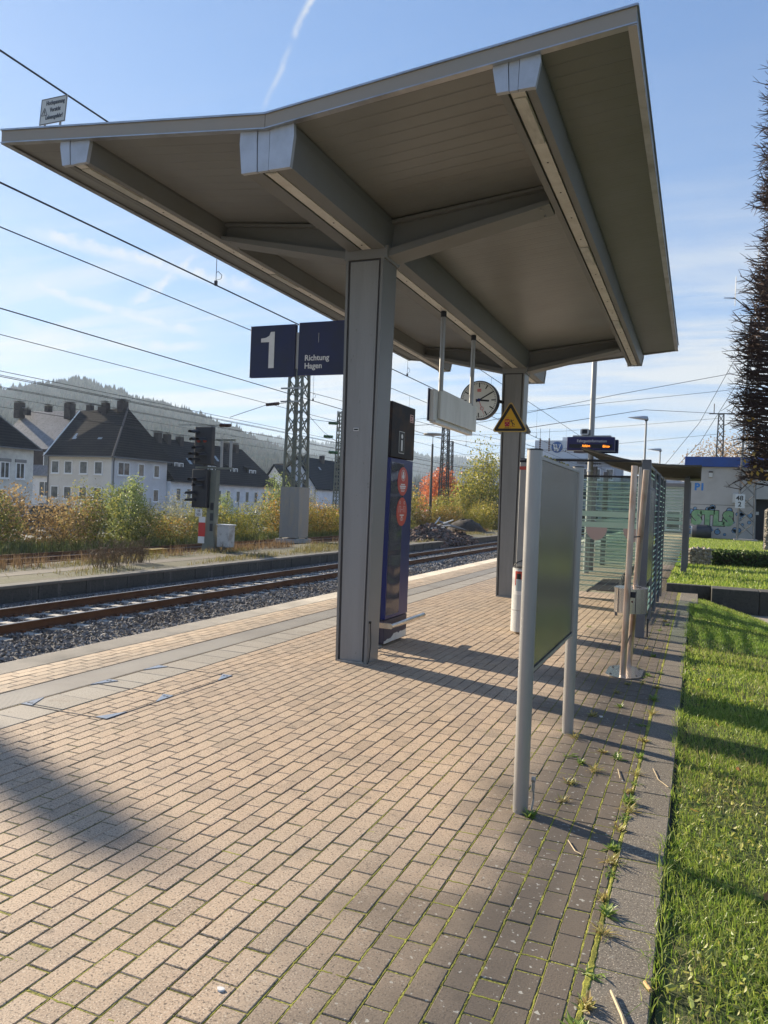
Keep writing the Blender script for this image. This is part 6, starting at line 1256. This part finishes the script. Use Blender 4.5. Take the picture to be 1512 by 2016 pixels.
def forest(name,hd_,n,size,seed,cols,azr=(8,52),tmin=.15,spiky=.3,ridge=0.0):
    az,RR,X,Y,Z=hd_; g=np.random.default_rng(seed); nr=len(RR); a=g.uniform(azr[0],azr[1],n); t=tmin+(1-tmin)*g.random(n)**.7
    if ridge: k=int(n*ridge); t[:k]=1.0-.01*g.random(k)
    ii=np.clip(t*(nr-1),0,nr-1.001); jj=(a-az[0])/(az[1]-az[0]); i0=ii.astype(int); j0=jj.astype(int); fi=ii-i0; fj=jj-j0
    bil=lambda M_:(M_[i0,j0]*(1-fi)*(1-fj)+M_[i0+1,j0]*fi*(1-fj)+M_[i0,j0+1]*(1-fi)*fj+M_[i0+1,j0+1]*fi*fj)
    P=np.stack([bil(X),bil(Y),bil(Z)],1); s=size*g.uniform(.6,1.3,n); h=s*np.where(g.random(n)<spiky,2.4,1.25)
    base=np.array([[1,0,.12],[.31,.95,.15],[-.8,.59,.12],[-.8,-.59,.15],[.31,-.95,.12]]); V=np.zeros((n,7,3)); rot=g.uniform(0,6.28,n); c_,s_=np.cos(rot),np.sin(rot)
    for k in range(5):
        q=base[k]*g.uniform(.75,1.2,(n,1)); V[:,k,0]=P[:,0]+s*(q[:,0]*c_-q[:,1]*s_)*.62; V[:,k,1]=P[:,1]+s*(q[:,0]*s_+q[:,1]*c_)*.62; V[:,k,2]=P[:,2]+h*base[k][2]*g.uniform(.6,1.2,n)
    V[:,5]=P+np.stack([s*.1,s*0,h],1); V[:,6]=P-np.array([0,0,2.0])
    F0=np.array([[k,(k+1)%5,5] for k in range(5)]+[[(k+1)%5,k,6] for k in range(5)]); F=(F0[None]+7*np.arange(n)[:,None,None]).reshape(-1,3)
    tag(rawmesh(name,V.reshape(-1,3),F,mat(name+'_mat',cols[0],.95,0.0,n1=(.02,cols[1],.42,.6),n2=(.006,cols[3],.5,.62),island=.35,spec=0.0)),kind='stuff')
h1=hill('hill',hp,450,1350,3); h2=hill('far_hill',hp2,1500,2600,5)
forest('hill_forest',h1,70000,5.0,4,((0.035,0.045,0.022),(0.062,0.048,0.026),.05,(0.080,0.068,0.03)),(8,58),.03,.05)
forest('ridge_trees',h1,150,5,9,((0.03,0.035,0.02),(0.07,0.05,0.03),.15,(0.05,0.045,0.03)),(41.0,46.5),.97,.8,1.0)
forest('far_hill_forest',h2,34000,7,7,((0.030,0.042,0.022),(0.045,0.045,0.028),.05,(0.07,0.052,0.03)),(-19,40),.2,.5)
b=MB(); b.box(-12,-2,150,160,-1,3); 
# ------------------------------------------------------------------ lawn, retaining wall, depot on the right
lawnM=mat('lawn_soil',(0.055,0.075,0.02),.95,0.0,n1=(1.2,(0.085,0.10,0.03),.4,.7),n2=(14,(0.035,0.045,0.015),.45,.7),bump=(30,.8,.02))
def lawn_z(X,Y): 
    # near lawn: flat by the kerb, falling away to the slab path beyond
    return -.03-np.clip((Y-10.5)/5.5,0,1)*np.clip(X-.15,0,3)*.30-np.clip(X-1.2,0,9)*.03
xs=np.linspace(-.066,30,80)**1.0; xs=np.concatenate([np.linspace(-.066,3,31),np.linspace(3.5,30,20)]); ys=np.linspace(-6,16.0,60); XX,YY=np.meshgrid(xs,ys,indexing='ij'); V=np.stack([XX,YY,lawn_z(XX,YY)+.012*np.sin(XX*5+YY*3)],2).reshape(-1,3); ny=len(ys); i,j=np.meshgrid(np.arange(len(xs)-1),np.arange(ny-1),indexing='ij'); q=(i*ny+j).ravel()
tag(rawmesh('near_lawn',V,np.stack([q,q+ny,q+ny+1,q+1],1),lawnM),kind='structure')
b=MB(); b.box(.25,30,15.4,17.0,-1.0,-.30); tag(b.build('slab_path',pavS,loc=(8,16,-1)),kind='structure')
b=MB(); x=.32
while x<8: b.box(x,x+.012,15.4,16.6,-.2999,-.296); x+=.62
o=b.build('path_joints',dark,loc=(4,16,-.3)); tag(o,kind='stuff')
rw=thing('retaining_wall',(4,17,-1),'low blackened concrete wall holding the upper lawn','wall')
x=-.57; k=0
while x<14:
    w_=.86 if x<1 else 1.05; b=MB(); b.bbox(x+.004,x+w_-.004,16.98 if x<.05 else 16.55,17.18,-.9,.165,.012); b.build('wall_slab',concDark,rw); x+=w_
b=MB(); b.box(-.57,14,17.181,62,-1.0,.10); tag(b.build('upper_lawn',lawnM,loc=(6,40,-1)),kind='structure')
# grass blades
grass=leafmat('grass_blades',(0.13,0.25,0.018),(0.33,0.50,0.045),.55,(0.42,0.46,0.11)); straw=leafmat('straw_blades',(0.26,0.23,0.09),(0.40,0.34,0.17),.4)
g=np.random.default_rng(71)
def gz(n,xr,yr,pw=1.0): return xr[0]+(xr[1]-xr[0])*g.random(n),yr[0]+(yr[1]-yr[0])*g.random(n)**pw
X,Y=gz(60000,(-.055,1.35),(1.9,7)); k=X<(.35+Y*.105); X,Y=X[k],Y[k]; k=(np.sin(X*6.3+Y*1.9)+np.sin(Y*3.7-X*2.2)+g.normal(0,.9,len(X)))>-1.2; X,Y=X[k],Y[k]; V,F=bladeset(len(X),X,Y,lawn_z(X,Y)-.005,.038,.0045,72,1.0,hv=.7); tag(rawmesh('grass_near',V,F,grass),kind='stuff')
X,Y=gz(2600,(-.11,-.05),(1.9,15)); k=(np.sin(Y*7)+np.sin(Y*2.3)+g.normal(0,.6,len(Y)))>0; X,Y=X[k],Y[k]; V,F=bladeset(len(X),X,Y,np.full(len(X),-.03),.075,.005,76,.9,hv=.5); tag(rawmesh('grass_fringe',V,F,grass),kind='stuff')
X,Y=gz(60000,(-.055,1.9),(6.5,16)); k=X<(.4+Y*.09); X,Y=X[k],Y[k]; V,F=bladeset(len(X),X,Y,lawn_z(X,Y)-.005,.042,.008,73,.7,hv=.6); tag(rawmesh('grass_middle',V,F,grass),kind='stuff')
X,Y=gz(9000,(-.055,1.35),(1.9,12)); nz=np.sin(X*4+Y*1.3)+np.sin(Y*2.7); k=nz>.1; X,Y=X[k],Y[k]; V,F=bladeset(len(X),X,Y,lawn_z(X,Y),.07,.003,74,1.0,hv=.5); tag(rawmesh('straw_in_grass',V,F,straw),kind='stuff')
X,Y=gz(70000,(-.57,6.5),(17.2,60),1.5); k=(X<.9+Y*.11)&~((X>-.45)&(Y>57)); X,Y=X[k],Y[k]; sc=.5+Y/28; V,F=bladeset(len(X),X,Y,np.full(len(X),.095),.075,.022,75,.5,hv=.5); tag(rawmesh('grass_upper',V,F,grass),kind='stuff')
# broad weed leaves and fallen leaves in the near grass
def flats(n,xr,yr,size,seed,m,name,zoff=.03,up=.5,keep=None):
    g=np.random.default_rng(seed); X=g.uniform(*xr,n); Y=g.uniform(*yr,n)
    if keep is not None: k=keep(X,Y); X,Y=X[k],Y[k]; n=len(X)
    P=np.stack([X,Y,lawn_z(X,Y)+zoff*g.uniform(.3,1.3,n)],1); a=g.normal(0,1,(n,3)); a[:,2]*=up; a/=np.linalg.norm(a,axis=1)[:,None]; b_=np.cross(a,np.stack([g.normal(0,up,n),g.normal(0,up,n),np.ones(n)],1)); b_/=np.linalg.norm(b_,axis=1)[:,None]; s=size*g.uniform(.5,1.3,n)[:,None]; up_=np.cross(a,b_)*s*.18
    V=np.stack([P-a*s,P-a*s*.3+b_*s*.5+up_,P+a*s*.4+b_*s*.4+up_,P+a*s,P+a*s*.35-b_*s*.45+up_,P-a*s*.35-b_*s*.5+up_],1); F=(np.array([[0,1,2,3],[0,3,4,5]])[None]+6*np.arange(n)[:,None,None]).reshape(-1,4)
    return tag(rawmesh(name,V.reshape(-1,3),F,m),kind='stuff')
flats(1900,(-.05,.8),(1.9,5.5),.016,81,leafmat('clover',(0.12,0.20,0.03),(0.30,0.38,0.09),.4,(0.45,0.42,0.10)),'broad_weeds',.045,.7,lambda X,Y:(X<.35+Y*.1)&(np.sin(X*9)+np.sin(Y*3.1)>.3))
leafB=leafmat('fallen_brown',(0.30,0.14,0.05),(0.50,0.28,0.12),.3,(0.62,0.40,0.06))
flats(55,(0,1.4),(2,9),.03,83,leafB,'fallen_leaves',.06,.3,lambda X,Y:X<.35+Y*.1); flats(160,(0,3.5),(17.5,50),.05,84,leafB,'far_fallen_leaves',.12,.3,lambda X,Y:X>0)
# weeds in the joints: a few kinds, copied
def weed(seed,n,l,wd,flat,m):
    g=random.Random(seed); b=MB()
    for i in range(n):
        a=g.uniform(0,6.28); e=g.uniform(.2,1.1) if not flat else g.uniform(.05,.5); L_=l*g.uniform(.5,1.2); d=Vector((math.cos(a)*math.cos(e),math.sin(a)*math.cos(e),math.sin(e))); s=Vector((-math.sin(a),math.cos(a),0))*wd*g.uniform(.6,1.2); p=Vector((g.gauss(0,.008),g.gauss(0,.02),0)); 
        b.add([p,p+d*L_*.45+s,p+d*L_-Vector((0,0,L_*.15)),p+d*L_*.45-s],[(0,1,2,3)])
    return b
wmats=[leafmat('weed_green',(0.13,0.22,0.03),(0.33,0.42,0.10),.45),leafmat('weed_pale',(0.30,0.36,0.12),(0.55,0.55,0.28),.4,(0.5,0.34,0.12))]
WL=['spreading weed growing against the kerb, largest in the foreground','green weed tuft beside the stick on the kerb','weed rosette in the mossy gap by the near kerb slabs','pale dried weed in the kerb gap','green weed in the kerb gap level with the notice board foot','clover-like weed beside the kerb in the post shadow','bright weed tuft in the gap between board posts','weed with reddish leaves near the shadow stripe']
protos=[weed(1,26,.075,.011,False,0),weed(2,34,.05,.009,False,0),weed(3,16,.07,.006,True,0),weed(4,40,.09,.004,False,0)]
pm=[]
for i,b in enumerate(protos): o=b.build('weed',wmats[i%2],loc=(0,0,0)); pm.append(o)
used=[False]*4
def putweed(k,x,y,s,label,grp):
    o=pm[k] if not used[k] else pm[k].copy()
    if used[k]: col.objects.link(o)
    used[k]=True; o.location=(x,y,.0); o.scale=(s*.72,s*.72,s*.72); o.rotation_euler=(0,0,rnd.uniform(0,6.28)); tag(o,label,'weed',grp)
ky=[2.42,2.56,2.75,3.02,3.18,3.3,3.55,3.66,3.8,4.05,4.2,4.33,4.45,4.62,4.8,4.95,5.3,5.7,6.1,6.5,7.0,7.5,8.2]
for i,y in enumerate(ky): putweed(i%4,-.29+rnd.gauss(0,.012),y,1.0+.35*rnd.random(),'small green weed rooted in the mossy gap along the kerb','weeds along the kerb gap')
for i,(x,y) in enumerate([(-.83,4.05),(-.74,4.0),(-.75,5.55),(-.85,5.65),(-.63,4.6),(-.63,5.0),(-.53,4.9),(-.73,5.1),(-.53,5.3),(-.43,5.2),(-.63,4.3),(-.45,7.9),(-.5,8.3),(-.40,8.0),(-.43,7.6),(-1.33,10.9),(-.55,7.5),(-.4,9.1),(-.5,9.6),(-.45,11.2),(-.4,12.2),(-.35,11.8),(-.45,12.8),(-.38,13.5),(-.7,6.2),(-.53,6.6),(-.6,7.1)]): putweed((i*3+1)%4,x,y,.9+.5*rnd.random(),'small weed growing between the paving stones','weeds between paving stones')
def stick(pts,r_,label): b=MB(); b.path(pts,r_,6); tag(b.build('twig',mat('twig_pale',(0.50,0.40,0.25),.8) if 'twig_pale' not in MATS else MATS['twig_pale'],loc=pts[0]),label,'twig')
stick([(-.205,2.66,.012),(-.16,2.54,.014),(-.13,2.43,.012)],.0055,'pale dry stick lying on the nearest kerb slab')
stick([(-.52,3.79,.008),(-.47,3.68,.010),(-.44,3.66,.01)],.003,'short twig lying on the dirty paving by the post shadow')
stick([(-.40,4.98,.008),(-.37,4.8,.012)],.003,'short twig near the middle of the mossy joints')
stick([(-.20,5.1,.008),(-.16,4.9,.01),(-.10,4.8,.008)],.0022,'thin curved twig on the kerb slabs')
b=MB(); b.tube((-.105,2.76,.012),(-.085,2.72,.012),.007,n=8); tag(b.build('cigarette_end',mat('filter_orange',(0.6,0.36,0.16),.8)),'tan cigarette end on the kerb beside the grass','cigarette end')
for (x,y,l_) in ((-2.33,2.06,'pale flat pebble on the foreground paving, left'),(-1.37,2.12,'tiny white pebble in a joint right of centre'),(-.64,6.2,'white crumpled scrap between board and ash stand')): b=MB(); b.prism([(x+.013*math.cos(a)*(1+.3*math.sin(3*a)),y+.010*math.sin(a)) for a in [6.28*q/9 for q in range(9)]],'z',.001,.009); tag(b.build('pebble',white),l_,'pebble')
# ------------------------------------------------------------------ blue-roofed depot
dw=mat('depot_plaster',(0.52,0.50,0.46),.85,0.0,n1=(.7,(0.43,0.41,0.375),.4,.7)); db=mat('depot_blue',(0.015,0.07,0.30),.5,0.0,n1=(1,(0.02,0.06,0.22),.4,.7))
Dp=thing('depot_building',(4,58,.1),'flat-roofed pale depot with blue roof edge and graffiti wall','building')
b=MB(); b.box(-.82,3.22,54.0,66,.1,4.72); b.box(4.6,14,54.0,66,.1,4.72); b.box(3.22,4.6,54.0,66,2.75,4.72); b.box(3.22,4.6,54.9,66,.1,2.75); b.build('wall',dw,Dp)
b=MB(); b.bbox(-.98,14.2,53.75,66.2,4.722,5.36,.02); b.build('roof_edge',db,Dp)
b=MB(); b.box(3.24,4.58,54.86,54.895,.1,2.73); gd=b.build('garage_door',mat('door_black',(0.02,0.022,0.028),.6),Dp); b=MB(); b.box(3.3,3.55,54.8,54.859,1.75,1.95); b.build('door_plate',white,gd)
b=MB(); b.box(-.8,3.2,53.985,53.999,2.28,2.30); b.build('plaster_groove',dark,Dp)
b=MB(); b.tube((-.75,53.9,3.6),(-.75,53.9,4.72),.09,n=8); b.build('vent_pipe',offw,Dp)
b=MB(); b.bbox(.50,.72,53.86,53.999,4.05,4.35,.02); wl_=b.build('wall_lamp',offw,Dp); b=MB(); b.bbox(.49,.73,53.84,53.999,4.352,4.44,.01); b.build('lamp_hood',chim,wl_)
b=MB(); b.bbox(1.95,2.5,53.75,53.999,2.45,3.05,.02); b.build('fan_unit',offw,Dp)
# graffiti painted on the wall
gB=mat('paint_blue',(0.10,0.25,0.42),.7,0.0,n1=(3,(0.28,0.42,0.55),.4,.6)); gO=mat('paint_outline',(0.05,0.025,0.03),.7); gG=mat('paint_green',(0.20,0.38,0.18),.7,0.0,n1=(3,(0.30,0.48,0.25),.4,.6)); gP=mat('paint_bright_blue',(0.05,0.22,0.55),.7)
def wtext(nm,s,size,x,z,m,y,off=0,sx=1): return text(nm,s,size,(x,y,z),X_,Z_,m,Dp,depth=.001,offset=off,sx=sx)
wtext('graffiti_outline','STLS',1.18,-.40,1.03,gO,53.993,.125,1.02); wtext('graffiti_letters','STLS',1.18,-.40,1.03,gG,53.988,.085,1.02)
rr=random.Random(21); bo=MB(); bi=MB()
for i in range(62):
    x=-.7+3.7*rr.random(); z=.35+1.8*rr.random(); r_=rr.uniform(.05,.19)
    if -.45<x<2.35 and .85<z<1.95: 
        if rr.random()<.8: continue
    for (m_,q,yy) in ((bo,r_,53.9965),(bi,r_*.78,53.994)):
        m_.prism([(x+q*1.05*math.cos(6.283*k/14)*(1+.06*math.sin(3*k+i)),z+q*math.sin(6.283*k/14)) for k in range(14)],'y',yy-.0008,yy)
o1=bo.build('bubble_outlines',gO,Dp); o2=bi.build('bubbles',gB,Dp); tag(o1,kind='stuff'); tag(o2,kind='stuff')
wtext('blue_tag','P1',.62,-.33,3.22,gP,53.995,.03,1.0)
# barrel, mast with kilometre board, gabion, antenna
ba=thing('barrel',(.2,53.3,.1),'dark plastic barrel lying against the graffiti wall','barrel'); b=MB(); 
for (x0,x1,r0_,r1_) in ((-.35,-.1,.36,.46),(-.1,.5,.46,.46),(.5,.78,.46,.38)): b.tube((x0,53.25,.54),(x1,53.25,.54),r0_,r1_,20)
b.build('drum',mat('barrel_dark',(0.04,0.045,0.055),.5),ba,smooth=True); b=MB(); b.tube((-.42,53.25,.56),(-.3,53.25,.56),.33,n=20); b.build('white_end',offw,ba,smooth=True)
km=lattice(2.72,52.6,.1,14.0,.95,.45,'tall grey lattice mast with the number board, foot on the upper lawn',step=.85,rad=.05,m=mat('mast_grey',(0.20,0.20,0.19),.7),name='lattice_mast')
kb_=thing('kilometre_board',(2.3,51.9,2.2),'white board with black 48 over 2 on the lattice mast','sign'); b=MB(); b.box(2.04,2.58,52.02,52.04,2.12,2.97); b.build('board',white,kb_); text('numerals','48\n 2',.40,(2.07,52.015,2.60),X_,Z_,black,kb_,sx=1.05,offset=.008,space=.95)
an=thing('antenna',(2.8,52.6,14),'thin vertical antenna rods beside the dark pruned tree','antenna'); b=MB(); b.tube((2.75,52.3,13.9),(2.75,52.3,18.2),.04,.02,6); b.tube((1.55,52.3,14.6),(1.55,52.3,16.4),.02,n=5); b.tube((1.55,52.3,15.6),(2.75,52.3,15.6),.015,n=5); b.tube((1.55,52.3,15.5),(2.2,52.3,15.5),.015,n=5); b.build('rods',galv,an)
m6=lattice(1.5,75,-.9,10.7,.8,.42,'distant lattice mast above the bare brown tree',step=.7,rad=.05,m=MATS['mast_dark'])
b=MB(); b.path([(.5,75,10.7),(2.6,75,10.7)],.05,5); b.tube((.9,75,10.7),(.9,75,11.6),.04,n=5); b.tube((2.3,75,10.7),(2.6,75,11.5),.04,n=5); b.build('cross_arm',MATS['mast_dark'],m6)
wire([(1.5,75,10.7),(-4,60,9.2),(-9.5,45,6.3)],.02,'steep wire from the distant mast down to the left'); wire([(1.8,52.6,11.6),(-.2,56,7.8),(-3.2,66,4.8)],.016,'steep wire left of the pruned tree, upper'); wire([(1.9,52.6,9.9),(-.1,55,6.4),(-2.2,62,4.6)],.016,'steep wire left of the pruned tree, lower'); wire([(2.3,52.6,10.6),(-5,50,8.9),(-13,48,7.0),(-20,45,6.3)],.016,'long cross wire from the right mast over the display')
gab=mat('gabion_stone',(0.33,0.29,0.23),.9,0.0,island=.5)
def gabion(x0,x1,y0,y1,z0,z1,label,seed):
    t=thing('gabion',((x0+x1)/2,(y0+y1)/2,z0),label,'gabion'); g=np.random.default_rng(seed); n=int(420*(x1-x0)*(z1-z0)+120*(x1-x0)); b=MB()
    X=g.uniform(x0+.05,x1-.05,n); Z=g.uniform(z0+.04,z1-.03,n); Yq=g.uniform(y0+.04,y0+.16,n); 
    base=np.array([[1,0,0],[-1,0,0],[0,1,0],[0,-1,0],[0,0,1],[0,0,-1]]); V=base[None]*g.uniform(.045,.095,(n,6,1))+np.stack([X,Yq,Z],1)[:,None,:]; F0=np.array([[0,2,4],[2,1,4],[1,3,4],[3,0,4],[2,0,5],[1,2,5],[3,1,5],[0,3,5]]); F=(F0[None]+6*np.arange(n)[:,None,None]).reshape(-1,3); o=rawmesh('stones',V.reshape(-1,3),F,gab,t); tag(o,kind='stuff')
    b.box(x0+.05,x1-.05,y0+.14,y1,z0,z1-.05); b.build('core',concDark,t)
    b=MB(); 
    for k in range(int((x1-x0)/.12)+1): b.tube((x0+k*.12,y0,z0),(x0+k*.12,y0,z1),.004,n=4)
    for k in range(int((z1-z0)/.12)+1): b.tube((x0,y0,z0+k*.12),(x1,y0,z0+k*.12),.004,n=4)
    b.build('wire_cage',galv,t)
gabion(-.26,.42,24.9,25.5,.1,.62,'low stone-filled gabion at the foot of the roofed shelter',5)
gabion(2.75,3.15,38.6,39.6,.1,2.0,'tall narrow gabion end with red ivy at the right edge',6)
iv=thing('ivy_wall',(3.6,39,.1),'wall of dark red ivy at the right picture edge','ivy'); 
V,F,C=leaves(2500,(1.6,2.0,'r'),.09,91); V=V*np.array([.35,.5,1.0])+np.array([3.6,39.1,.1]); rawmesh('ivy_leaves',V,F,leafmat('ivy_red',(0.20,0.04,0.02),(0.35,0.10,0.05),.3,(0.12,0.14,0.04)),iv); b=MB(); b.box(3.25,4.6,39.0,39.5,.1,1.95); b.build('ivy_backing',bark,iv)
hg=thing('shaded_grass_bank',(2.5,25.2,.1),'low grass bank beside the low gabion, its shadow made as dark green leaves','grass bank'); g=np.random.default_rng(95); n=9000; X=g.uniform(.42,5,n); Yh=g.uniform(24.95,25.6,n); Zh=.1+.50*g.random(n); a=g.normal(0,1,(n,3)); a/=np.linalg.norm(a,axis=1)[:,None]; b_=np.cross(a,g.normal(0,1,(n,3))); b_/=np.linalg.norm(b_,axis=1)[:,None]; P=np.stack([X,Yh,Zh],1); V=np.stack([P-a*.035,P+b_*.025,P+a*.035,P-b_*.025],1).reshape(-1,3); F=(np.array([[0,1,2,3]])[None]+4*np.arange(n)[:,None,None]).reshape(-1,4); rawmesh('ivy_leaves',V,F,leafmat('bank_shade_green',(0.03,0.06,0.015),(0.10,0.16,0.03),.3),hg); b=MB(); b.box(.5,5,25.15,25.5,.1,.5); b.build('bank_soil',bark,hg)  # dark leaves stand in for the shadow on the low grass bank
# bare brown tree behind the depot
def twigtree(name,x,y,z,w_,h_,n,label,cols,seed,size=.2):
    t=thing(name,(x,y,z),label,'tree'); g=np.random.default_rng(seed); b=MB(); b.tube((x,y,z),(x,y,z+h_*.45),.25,.14,8)
    for i in range(48):
        a=g.uniform(0,6.28); e=g.uniform(.3,1.3); L_=h_*.5*g.uniform(.6,1); p=(x,y,z+h_*g.uniform(.25,.5)); q=(p[0]+w_*.5*math.cos(a)*math.cos(e),p[1]+w_*.5*math.sin(a)*math.cos(e),p[2]+L_*math.sin(e)); b.tube(p,q,.06,.015,5,False)
        for j in range(8): u_=g.uniform(.4,1); c=[p[k]+(q[k]-p[k])*u_ for k in range(3)]; b.tube(c,(c[0]+g.normal(0,.6),c[1]+g.normal(0,.6),c[2]+abs(g.normal(.5,.5))),.018,.006,4,False)
    b.build('trunk',bark,t); V,F,C=leaves(n,(w_,h_,'tree'),size,seed); V=V+np.array([x,y,z]); rawmesh('crown',V,F,leafmat(name+'_leaf',*cols),t)
twigtree('autumn_tree',2.6,84,-.9,9,10.3,15000,'big bare brownish tree rising behind the blue roof',((0.28,0.18,0.08),(0.42,0.28,0.12),.35,(0.50,0.34,0.16)),14,.17)
# pruned tree on the right: a clipped slab of dark twigs
pt=thing('pruned_tree',(2.5,14,-.25),'dark close-clipped bare tree with dense sideways twigs at the right edge','tree')
bm2=mat('twig_dark',(0.055,0.032,0.025),.9,0.0,n1=(5,(0.075,0.055,0.04),.45,.65)); 
b=MB(); b.tube((2.5,14,-.5),(2.4,14,5),.20,.13,12); b.tube((2.4,14,5),(2.4,14,9.3),.13,.06,10); b.build('trunk',bm2,pt,smooth=True)
g=np.random.default_rng(101); b=MB(); TV=[];TF=[]
def twg(p,q,r0_,r1_):
    p=np.array(p);q=np.array(q); d=q-p; L_=np.linalg.norm(d); 
    if L_<1e-4: return
    d=d/L_; a=np.cross(d,[0,0,1.0]); a=a/np.linalg.norm(a) if np.linalg.norm(a)>.01 else np.array([1.0,0,0]); c=np.cross(d,a); k=len(TV)
    for i in range(3):
        t=2.094*i; o=math.cos(t)*a+math.sin(t)*c; TV.append(p+o*r0_); TV.append(q+o*r1_)
    for i in range(3): j=(i+1)%3; TF.append([k+2*i,k+2*j,k+2*j+1,k+2*i+1])
def face(z,y): 
    # left face of the clipped crown
    return .74+.045*max(0,(z-5))-.17*math.exp(-((z-3.4)/1.6)**2)+.10*math.sin(z*2.1+y)+.06*math.sin(z*5.3)
for i in range(560):
    z=2.15+6.9*g.random(); y=12.9+2.2*g.random(); xf=face(z,y)+abs(g.normal(0,.05)); x0=xf+.35+.9*g.random(); dz=g.normal(.05,.10); dy=g.normal(0,.15)
    p=(x0,y,z-.1*(x0-xf)); q=(xf+.22,y+dy*.5,z); twg(p,q,.020,.014)
    L_=g.uniform(.1,.30); e=(xf+.22-L_,y+dy,z+dz); twg(q,e,.014,.006)
    for j in range(6):
        u_=g.uniform(-.6,1); s0=np.array(q)+(np.array(e)-np.array(q))*u_; ang=g.normal(0,.8); el=g.normal(.1,.45); l2=g.uniform(.07,.28); d=np.array([-math.cos(ang)*math.cos(el),math.sin(ang),math.sin(el)]); e2=s0+d*l2; twg(s0,e2,.0085,.0035)
        if g.random()<.6: twg(s0+d*l2*.6,s0+d*l2*.6+np.array([-.5*l2*math.cos(ang+.6),g.normal(0,.04),.5*l2*math.sin(el+.6)]),.004,.002)
for i in range(48):
    z=2.3+6.6*g.random(); y=13.2+1.2*g.random(); x=face(z,y)+.2; m_=(x-.20,y,z+g.uniform(-.02,.12)); e=(x-.20-g.uniform(.08,.24),y+g.normal(0,.1),z+g.uniform(-.05,.28)); twg((x+.4,y,z),m_,.02,.014); twg(m_,e,.014,.006)
    for j in range(4): u_=g.random(); s0=np.array(m_)+(np.array(e)-np.array(m_))*u_; twg(s0,s0+np.array([-g.uniform(.03,.2),g.normal(0,.08),g.uniform(-.12,.12)]),.006,.003)
V=np.array(TV); F=np.array(TF); rawmesh('crown',V,F,bm2,pt)
g=np.random.default_rng(103); n=26; P=np.stack([g.uniform(.62,1.0,n),g.uniform(12.9,13.6,n),g.uniform(2.1,3.1,n)],1); a=g.normal(0,1,(n,3)); a/=np.linalg.norm(a,axis=1)[:,None]; b_=np.cross(a,g.normal(0,1,(n,3))); b_/=np.linalg.norm(b_,axis=1)[:,None]; V=np.stack([P-a*.045,P+b_*.025,P+a*.045,P-b_*.025],1).reshape(-1,3); rawmesh('last_leaves',V,np.arange(4*n).reshape(-1,4),leafB,pt); tag(bpy.data.objects['last_leaves'],kind='stuff')
# ------------------------------------------------------------------ the air
hm=bpy.data.materials.new('haze_air'); hm.use_nodes=True; n=hm.node_tree.nodes; n.clear(); o=n.new('ShaderNodeOutputMaterial'); v=n.new('ShaderNodeVolumePrincipled'); v.inputs['Color'].default_value=(0.66,0.82,1.0,1); v.inputs['Density'].default_value=0.00022; v.inputs['Anisotropy'].default_value=0.2
hm.node_tree.links.new(v.outputs[0],o.inputs['Volume'])
b=MB(); b.box(-2750,1300,-100,3080,-4,260); tag(b.build('haze',hm,loc=(0,0,0)),kind='stuff')

# every loose piece of these repeated parts becomes a part of its own
def split_loose(o):
    import bmesh
    bm=bmesh.new(); bm.from_mesh(o.data); bm.verts.ensure_lookup_table(); seen=set(); comps=[]
    for v in bm.verts:
        if v.index in seen: continue
        st=[v]; seen.add(v.index); c=[]
        while st:
            q=st.pop(); c.append(q.index)
            for e in q.link_edges:
                k=e.other_vert(q)
                if k.index not in seen: seen.add(k.index); st.append(k)
        comps.append(set(c))
    bm.free()
    if len(comps)<2: return
    src=o.data; vs=[tuple(v.co) for v in src.vertices]
    for i,c in enumerate(comps):
        ids=sorted(c); mp={k:j for j,k in enumerate(ids)}; fs=[tuple(mp[k] for k in p.vertices) for p in src.polygons if p.vertices[0] in c]
        me=bpy.data.meshes.new(src.name); me.from_pydata([vs[k] for k in ids],[],fs)
        for m in src.materials: me.materials.append(m)
        if i==0: o.data=me
        else: n_=bpy.data.objects.new(o.name.split('.')[0],me); col.objects.link(n_); n_.parent=o.parent; n_.location=o.location
for o in list(bpy.data.objects):
    if o.type=='MESH' and o.parent is not None and o.name.split('.')[0] in ('front_fascia','fascia_trim','edge_trim','frame_rail','side_trim','frame_edge','rubber_seal','downpipe','support','screw','roof_rib','drum_seam','lifting_hole','cross_rod','ash_hole','bolt','clamp','train_window','pantograph','train_lamp','gutter','maintenance_frame','back_rail'): split_loose(o)
